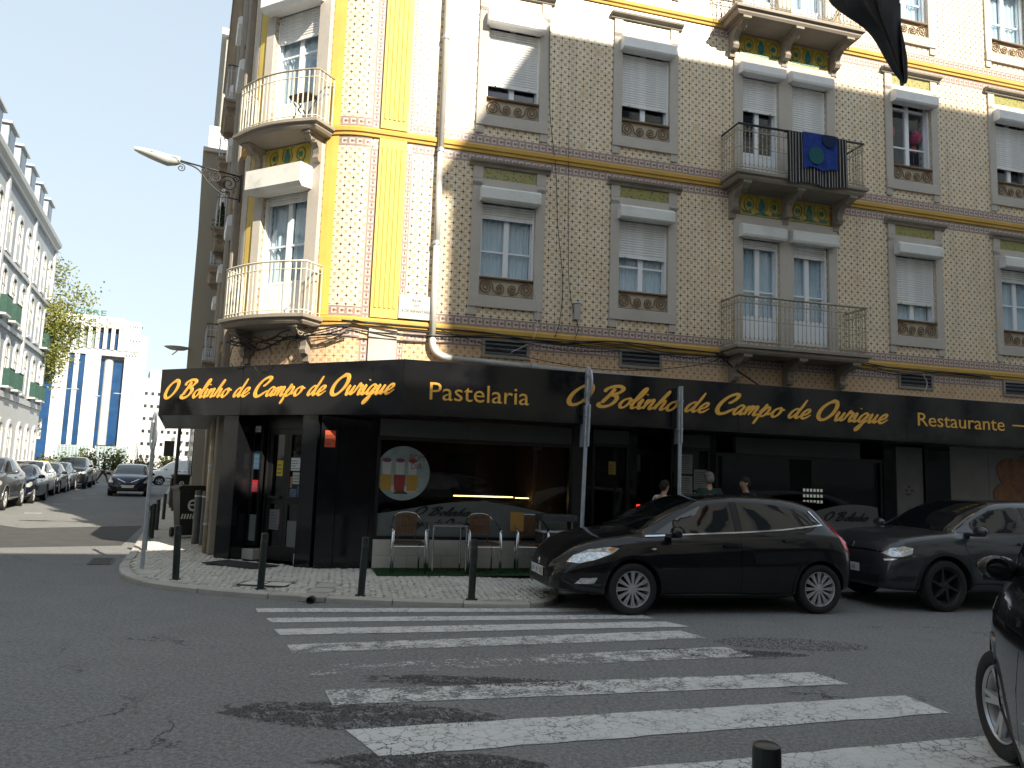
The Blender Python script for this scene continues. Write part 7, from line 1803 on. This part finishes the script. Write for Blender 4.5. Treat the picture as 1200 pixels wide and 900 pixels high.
# ------------------------------------------------------------------ cafe chairs, table, planter, balcony things
RATT = mat('brown_rattan', (.15,.075,.035), .6, var=.35, scale=40, bump=.6, bscale=140); RATD = mat('dark_rattan', (.05,.03,.02), .7, var=.3, scale=40)
def chair(M, label):
    o = root('cafe_chair', M, label, 'chair', 'aluminium and rattan cafe chairs')
    for sx in (-.235, .235):
        MB().tube([(sx,-.22,0),(sx,-.215,.44),(sx,-.20,.62),(sx*1.03,-.12,.67)], .0125, 8).build('leg', ALU, o, smooth=True); MB().tube([(sx+(-.028 if sx < 0 else .028),-.20,0),(sx+(-.02 if sx < 0 else .02),-.20,.62)], .011, 8).build('leg', ALU, o, smooth=True)
        MB().tube([(sx*.9,.22,0),(sx*.9,.19,.44)], .012, 8).build('leg', ALU, o, smooth=True)
    MB().tube(cr([(-.255,-.20,.64),(-.26,.0,.69),(-.20,.20,.80),(-.1,.25,.87),(.1,.25,.87),(.20,.20,.80),(.26,0,.69),(.255,-.20,.64)], 5), .0125, 8).build('arm_frame', ALU, o, smooth=True)
    MB().tube([(-.235,-.22,.40),(.235,-.22,.40)], .010, 8).build('stretcher', ALU, o)
    MB().bbox(-.23,.23,-.22,.2,.425,.455,.012).build('seat', RATD, o)
    b = MB(); n = 9
    for k in range(n):
        x = -.145+.29*k/(n-1); b.bbox(x-.015, x+.015, .215+.03*(1-abs(x)/.15)*.5, .232+.03*(1-abs(x)/.15)*.5, .56, .865-.04*(abs(x)/.15)**2, .004)
    for z in (.57, .70, .84): b.bbox(-.155,.155,.208,.216,z-.008,z+.008,.003)
    b.build('backrest', RATT, o)
    for x in (-.155, .155): MB().tube([(x*.85,.20,.45),(x,.225,.86)], .010, 6).build('back_post', RATT, o)
    return o
Mc = lambda s, d, rz=0: Matrix.Translation(apt(s, d, .148)) @ Matrix.Rotation(RZ_A+R(rz), 4, 'Z')
chair(Mc(.47, .55), 'brown rattan cafe chair standing left of the small table'); chair(Mc(1.62, .55), 'brown rattan cafe chair standing right of the small table'); chair(Mc(2.42, .5, -6), 'brown rattan cafe chair half hidden behind the black car bonnet')
tb = root('cafe_table', Mc(1.06, .62), 'small square aluminium cafe table between two rattan chairs', 'table', None)
MB().bbox(-.27,.27,-.25,.25,.70,.722,.008).build('table_top', mat('brushed_top', (.30,.29,.27), .35, metal=.7), tb)
for sx in (-.25, .25):
    for sy in (-.22, .22): MB().tube(cr([(sx,sy,0),(sx,sy,.64),(sx*.93,sy,.695)], 4), .013, 8).build('leg', ALU, tb, smooth=True)
pb_ = root('bistro_planter', Mc(2.85, .45), 'dark grey woven planter box beside the third chair', 'planter'); WOV = mat('grey_weave', (.05,.055,.06), .7, var=.4, scale=50, bump=.8, bscale=120)
MB().bbox(-.28,.28,-.2,.2,0,.62,.01).build('woven_box', WOV, pb_); MB().bbox(-.30,.30,-.22,.22,.621,.65,.01).build('rim', PIPE, pb_); MB().bbox(-.30,.30,-.22,.22,.80,.90,.02).build('upper_tray', WOV, pb_)
for x in (-.27, .27): MB().box(x-.012,x+.012,-.012,.012,.651,.80).build('stay', STEEL, pb_)
MB().box(-.12,.10,-.22,-.215,.2,.5).build('menu_card', mat('menu_ochre', (.35,.19,.04), .6), root('menu_board', Mc(2.22,.2), 'small ochre menu card on the glass behind the third chair', 'menu board')).parent.location.z += .42
shrub(tuple(P0+AX*3.95-AN*.55+Vector((0,0,.12))), .5, .4, 1.75, 91, 'leafy green house plant behind the side light glass', n=260, s=(.05,.09), m=m_leaf('house_plant_leaf', (.03,.06,.02), (.07,.10,.035)), nm='potted_plant', cat='plant')
# textile over the upper long balcony rail
SCB = mat('striped_cloth_black', (.008,.008,.010), .9); SCW = mat('stripe_white', (.36,.34,.32), .9); TWB = mat('blue_towel', (.006,.035,.22), .95, var=.3, scale=12, bump=.6, bscale=90); TWG = mat('towel_green', (.01,.09,.10), .95); TWN = mat('towel_navy', (.004,.018,.06), .95)
def drape(x0, x1, z0, z1, y, nx=30, nz=10, amp=.014, seed=0, fn=None):
    vs = []; fs = []
    for j in range(nz+1):
        for i in range(nx+1):
            x = x0+(x1-x0)*i/nx; z = z1-(z1-z0)*j/nz; f = j/nz; vs.append((x, y-amp*f*math.sin(i*.9+seed)-.01*f, z-(.025*math.sin(i*.35+seed)*f)))
    for j in range(nz):
        for i in range(nx): fs.append((j*(nx+1)+i, j*(nx+1)+i+1, (j+1)*(nx+1)+i+1, (j+1)*(nx+1)+i))
    return vs, fs
st_ = root('striped_rug', MA @ Matrix.Translation((7.6,-.66,8.1)), 'black rug with white stripes hung over the upper long balcony rail', 'rug')
v_, f_ = drape(7.02, 8.30, 7.12, 8.085, -.655, seed=1); o = MB().add(v_, f_).build('cloth', SCB, smooth=True); place(o, st_, MA)
m_ = MB().box(7.02, 8.30, -.655, -.56, 8.082, 8.092).build('fold', SCB); place(m_, st_, MA)
for k in range(20):
    x = 7.07+k*.063; v_, f_ = drape(x, x+.013, 7.13, 8.08, -.655-.003, nx=1, nz=10, amp=0, seed=0)
    vs2 = []
    for (px_, py_, pz_) in v_:
        i_ = (px_-7.02)/(1.28)*30; f2 = (8.085-pz_)/(.965); vs2.append((px_, -.655-.014*f2*math.sin(i_*.9+1)-.01*f2-.004, pz_-.025*math.sin(i_*.35+1)*f2))
    o = MB().add(vs2, f_).build('white_stripe', SCW); place(o, st_, MA)
tw = root('blue_towel', MA @ Matrix.Translation((7.75,-.68,8.1)), 'blue beach towel with a green and a navy disc laid over the striped rug', 'towel')
v_, f_ = drape(7.33, 8.07, 7.42, 8.10, -.685, amp=.008, seed=2); o = MB().add(v_, f_).build('cloth', TWB, smooth=True); place(o, tw, MA)
for cx_, cz_, r_, m_ in ((7.60,7.66,.165,TWG),(7.88,8.0,.15,TWN)):
    pts = [(cx_+r_*math.cos(a), min(8.09, cz_+r_*math.sin(a))) for a in [i*math.pi/14 for i in range(28)]]; o = MB().exz(pts, -.712, -.706).build('printed_disc', m_); place(o, tw, MA)
# folding chair and small table on the upper corner balcony
fc = root('folding_table', MC @ Matrix.Translation((-.62,-.22,7.20)), 'small dark folding table on the upper rounded balcony', 'folding table')
TM = mat('dark_wood', (.045,.025,.018), .6, var=.3); MB().bbox(-.22,.22,-.12,.12,.50,.53,.006).build('table_top', TM, fc)
for sx in (-.1, .1): MB().tube([(-.2,sx,0),(.2,sx,.5)], .011, 5).build('leg', IRONB, fc); MB().tube([(.2,sx*.9,0),(-.2,sx*.9,.5)], .011, 5).build('leg', IRONB, fc)
pt = root('balcony_plant', MS @ Matrix.Translation((-6.3,-.2,7.22)), 'small conifer in a red box on the side street balcony', 'potted plant'); MB().bbox(-.3,.3,-.1,.1,0,.2,.01).build('planter_box', mat('red_planter', (.35,.06,.04), .6), pt)
rd = random.Random(3); mb = MB(); leaves(mb, [((1-f)*.18*rd.gauss(0,1)*.6, (1-f)*.18*rd.gauss(0,1)*.6, .2+f*.75) for f in [rd.random() for _ in range(700)]], rd, .025, .05); mb.build('foliage', HEDGE, pt); MB().tube([(0,0,.1),(0,0,.9)], .012, 5).build('stem', BARK, pt)
dish = empty('satellite_dish', tuple(spt(28.5, -.50, 5.5)), RZ_S-.9, 'small grey satellite dish on the edge of the beige building', 'satellite dish'); MB().lathe([(.001,0),(.25,.03),(.42,.10),(.43,.10),(.25,.02),(.001,-.012)], 18, (0,0,0), 'z').build('dish', PIPE, dish); MB().tube([(0,0,-.02),(.2,.5,-.1)], .02, 6).build('arm', PIPE, dish)
# balloons in the upper third window
for i, (x, z, m_, l) in enumerate(((10.06,8.93,(.62,.03,.14),'pink balloon behind the left pane of the balloon window'),(10.72,8.90,(.55,.02,.10),'pink balloon behind the right pane of the balloon window'),(10.66,8.62,(.45,.04,.03),'small red balloon behind the right pane of the balloon window'))):
    r_ = .13 if i < 2 else .075; b_ = root('balloon', MA @ Matrix.Translation((x,.26,z)), l, 'balloon', 'balloons in an upper window'); MB().ball((0,0,0), r_, r_*.9, r_*1.2, 14, 10).build('balloon_skin', mat('balloon_%d' % i, m_, .25), b_, smooth=True); MB().tube([(0,0,-r_*1.2),(.01,0,-r_*1.2-.2)], .003, 4).build('string', PIPEW, b_)
# black flag hanging into the top of the picture from a pole
fl = empty('black_flag', (2.1, 4.5, 5.6), 0, 'black flag drooping into view at the top of the picture', 'flag')
FLM = mat('black_satin', (.008,.009,.014), .38, spec=.6)
out = [(1.78,5.45,4.55),(2.30,5.45,2.45)]
vs = []; fs = []; NR = 26; NCc = 22
L_ = [(-.18,4.72),(-.10,4.62),(.02,4.52),(.10,4.42),(.17,4.30),(.235,4.18),(.255,4.14)]; R__ = [(.215,4.72),(.235,4.62),(.25,4.52),(.262,4.42),(.27,4.30),(.272,4.18),(.262,4.135)]
Lc = [(-.62,5.75),(-.5,5.45),(-.36,5.05)]+[(a, b) for a, b in L_]; Rc = [(.10,5.75),(.14,5.45),(.18,5.05)]+[(a, b) for a, b in R__]
Lc = cr(Lc, 3); Rc = cr(Rc, 3); NR = len(Lc)
for j in range(NR):
    for i in range(NCc+1):
        f = i/NCc; a, b = Lc[j], Rc[j]; w = abs(b[0]-a[0]); vs.append((a[0]+(b[0]-a[0])*f+.01*math.sin(j*.5+i), .055*math.sin(f*9+j*.12)*(.35+w)+.02*math.sin(f*21+j*.3)*w, a[1]+(b[1]-a[1])*f-5.6))
for j in range(NR-1):
    for i in range(NCc): q = j*(NCc+1)+i; fs.append((q, q+1, q+NCc+2, q+NCc+1))
o = MB().add(vs, fs).build('flag_cloth', FLM, fl, smooth=True)
MB().tube([(-.9,0,.12),(-.25,0,.16),(.4,0,.20),(3.2,-3.5,-.2),(4.6,-5.8,-.45)], .02, 8).build('flag_pole', STEEL, fl)
# ------------------------------------------------------------------ people
def skin_mesh(name, V, E, Rd, sub=2, rootv=0):
    me = bpy.data.meshes.new(name); me.from_pydata(V, E, []); o = bpy.data.objects.new(name, me); COL.objects.link(o)
    m = o.modifiers.new('s', 'SKIN'); m.use_smooth_shade = True
    sv = me.skin_vertices[0].data if me.skin_vertices else None
    if sv is None:
        bm = bmesh.new(); bm.from_mesh(me); bm.verts.layers.skin.verify(); bm.to_mesh(me); bm.free(); sv = me.skin_vertices[0].data
    for i, r in enumerate(Rd): sv[i].radius = r if isinstance(r, tuple) else (r, r); sv[i].use_root = (i == rootv)
    s2 = o.modifiers.new('d', 'SUBSURF'); s2.levels = s2.render_levels = sub
    dg = bpy.context.evaluated_depsgraph_get(); dg.update(); nm = bpy.data.meshes.new_from_object(o.evaluated_get(dg)); nm.name = name
    bpy.data.objects.remove(o); nm.shade_smooth(); return nm
class Sk:
    def __init__(s): s.V = []; s.E = []; s.R = []
    def p(s, co, r, par=None):
        s.V.append(tuple(co)); s.R.append(r); i = len(s.V)-1
        if par is not None: s.E.append((par, i))
        return i
def human(label, loc, rz, H, skin, topm, legm, hairm, hair='short', walk=0, arms=None, lean=0, bald=False, jacket=True):
    k = H/1.75; o = empty('person', loc, rz, label, 'person'); S = Sk(); q = lambda x, y, z: (x*k+lean*max(0, z-.9)*k, y*k, z*k)
    arms = arms or {1: ((-.04,.25,1.14),(.12,.22,.93)), -1: ((-.04,-.25,1.14),(.12,-.22,.93))}
    pel = S.p(q(0,0,.95), (.15*k,.105*k)); sp_ = S.p(q(-.01,0,1.12), (.135*k,.09*k), pel); ch = S.p(q(0,0,1.32), (.15*k,.10*k), sp_); nk = S.p(q(.0,0,1.47), .058*k, ch); nk2 = S.p(q(.015,0,1.535), .052*k, nk)
    jw = S.p(q(.045,0,1.585), (.058*k,.062*k), nk2); sk = S.p(q(.030,0,1.665), (.074*k,.092*k), jw); cr_ = S.p(q(.015,0,1.725), (.055*k,.065*k), sk)
    limbs = {}
    for sg in (1, -1):
        sh = S.p(q(-.01,sg*.165,1.42), .058*k, ch); e_, w_ = arms[sg]; up = S.p(q((-.01+e_[0])/2, (sg*.185+e_[1])/2, (1.42+e_[2])/2), .050*k, sh); el = S.p(q(*e_), .040*k, up); mid = S.p(q((e_[0]*.5+w_[0]*.5), (e_[1]+w_[1])/2, (e_[2]+w_[2])/2), .036*k, el); wr = S.p(q(*w_), .025*k, mid)
        dv = Vector(w_)-Vector(e_); dv.normalize(); sd_ = Vector((0,1,0)).cross(dv).normalized() if abs(dv.y) < .9 else Vector((1,0,0)); pa = Vector(w_)+dv*.045; pm = S.p(q(*pa), (.036*k,.018*k), wr)
        lat_ = sd_
        for fi, (off, ln) in enumerate(((-.027,.065),(-.009,.075),(.009,.070),(.026,.055))):
            a_ = Vector(w_)+dv*.085+lat_*off; b_ = a_+dv*ln*.5+Vector((0,-sg*.006,-.002)); c_ = b_+dv*ln*.4+Vector((0,-sg*.016,-.006)); i1 = S.p(q(*a_), .0095*k, pm); i2 = S.p(q(*b_), .0085*k, i1); S.p(q(*c_), .0070*k, i2)
        t1 = Vector(w_)+dv*.03-lat_*.035; t2 = t1+dv*.03-lat_*.018; i1 = S.p(q(*t1), .011*k, pm); S.p(q(*t2), .009*k, i1)
        limbs[sg] = (e_, w_)
        hp = S.p(q(0,sg*.09,.88), .092*k, pel); st = walk*sg
        kn = S.p(q(.04+st*.30,sg*.095,.50+abs(st)*.02), .058*k, hp); cf = S.p(q(.01+st*.34,sg*.098,.33), .052*k, kn); an_ = S.p(q(-.02+st*.52,sg*.10,.10), .036*k, cf); he = S.p(q(.03+st*.52,sg*.105,.045), .036*k, an_); S.p(q(.15+st*.52,sg*.115,.035), .030*k, he)
    me = skin_mesh('body', S.V, S.E, S.R); body = link('body', me, skin, o)
    # face: nose, ears, brows and eyes blended onto the head
    f = MB(); hx = lambda x, y, z: q(x, y, z)
    f.ball(hx(.122,0,1.625), .013*k, .012*k, .020*k, 8, 6); f.ball(hx(.105,0,1.592), .012*k, .022*k, .008*k, 8, 5)
    for sg in (1, -1): f.ball(hx(.030,sg*.078,1.635), .018*k, .008*k, .028*k, 8, 6)
    f.build('face', skin, o, smooth=True)
    for sg in (1, -1): MB().ball(hx(.108,sg*.030,1.652), .008*k, .010*k, .006*k, 8, 6).build('eye', INK, o, smooth=True)
    # hair
    hb = MB(); hb.ball(hx(.005,0,1.695), .098*k, .084*k, .078*k, 18, 12)
    if hair != 'none': hb.ball(hx(-.035,0,1.64), .062*k, .080*k, .085*k, 16, 10)
    vs = []; rr = random.Random(5)
    for v in hb.v: n_ = noise.noise(Vector(v)*38); vs.append((v[0]+.006*n_, v[1]+.006*n_, v[2]+.005*n_))
    hb.v = vs; hb.build('hair', hairm, o, smooth=True)
    # top
    S = Sk(); g = .014 if jacket else .006
    a = S.p(q(0,0,.90), ((.165+g)*k,(.125+g)*k)); b = S.p(q(-.01,0,1.12), ((.150+g)*k,(.10+g)*k), a); c = S.p(q(0,0,1.32), ((.160+g)*k,(.108+g)*k), b); d = S.p(q(0,0,1.475), (.070+g*.5)*k, c)
    for sg in (1, -1):
        e_, w_ = limbs[sg]; sh = S.p(q(-.01,sg*.17,1.42), (.064+g)*k, c); up = S.p(q((-.01+e_[0])/2, (sg*.19+e_[1])/2, (1.42+e_[2])/2), (.056+g)*k, sh); el = S.p(q(*e_), (.048+g)*k, up); w2 = tuple(e_[i]+(w_[i]-e_[i])*.92 for i in range(3)); S.p(q(*w2), (.034+g*.7)*k, el)
    link('jacket' if jacket else 'jumper', skin_mesh('top', S.V, S.E, S.R), topm, o)
    S = Sk(); pel = S.p(q(0,0,.97), (.150*k,.112*k))
    for sg in (1, -1):
        st = walk*sg; hp = S.p(q(0,sg*.092,.86), .102*k, pel); kn = S.p(q(.04+st*.30,sg*.097,.50), .073*k, hp); S.p(q(-.015+st*.50,sg*.10,.12), .055*k, kn)
    link('trousers', skin_mesh('trousers', S.V, S.E, S.R), legm, o)
    for sg in (1, -1):
        st = walk*sg; MB().bbox((-.075+st*.52)*k, (.185+st*.52)*k, (sg*.108-.045)*k, (sg*.108+.045)*k, 0, .075*k, .02).build('shoe', CTRIM, o)
    return o
SKIN = mat('skin', (.50,.30,.21), .55, var=.08, scale=12); HG = mat('grey_hair', (.22,.21,.20), .8, var=.3, scale=60); HD = mat('dark_hair', (.018,.014,.012), .7, var=.3, scale=60)
KN = mat('white_knit', (.80,.80,.80), .9, var=.08, bump=.4); DG = mat('dark_green_cloth', (.015,.045,.034), .9, var=.25); DK = mat('black_cloth', (.012,.012,.016), .85, var=.25); DN = mat('dark_denim', (.03,.035,.05), .9, var=.2)
def stand(s, d): return tuple(apt(s, d, .145))
a1 = {1: ((.02,.24,1.14),(.22,.16,1.06)), -1: ((.0,-.24,1.14),(.20,-.15,1.05))}
human('person in a white jumper standing behind the bare sign pole, turned to the right', stand(4.50, .80), RZ_A+R(20), 1.50, SKIN, KN, DN, HD, lean=.14, arms=a1, jacket=False)
human('grey haired person in a dark green jacket seen from behind, facing the notices', stand(5.42, .75), RZ_A+math.pi/2-R(8), 1.66, SKIN, DG, DN, HG, lean=.03)
human('dark haired person in a black jacket facing left beside the cafe window', stand(6.14, .78), RZ_A+math.pi+R(12), 1.60, SKIN, DK, DK, HD, lean=.12, arms=a1)
pd_ = human('pedestrian in a black coat striding across the end of the side street', tuple(spt(64.6, -5.45)), math.atan2(SN.y, SN.x)+.15, 1.78, SKIN, DK, DN, HD, walk=.75, lean=.10)
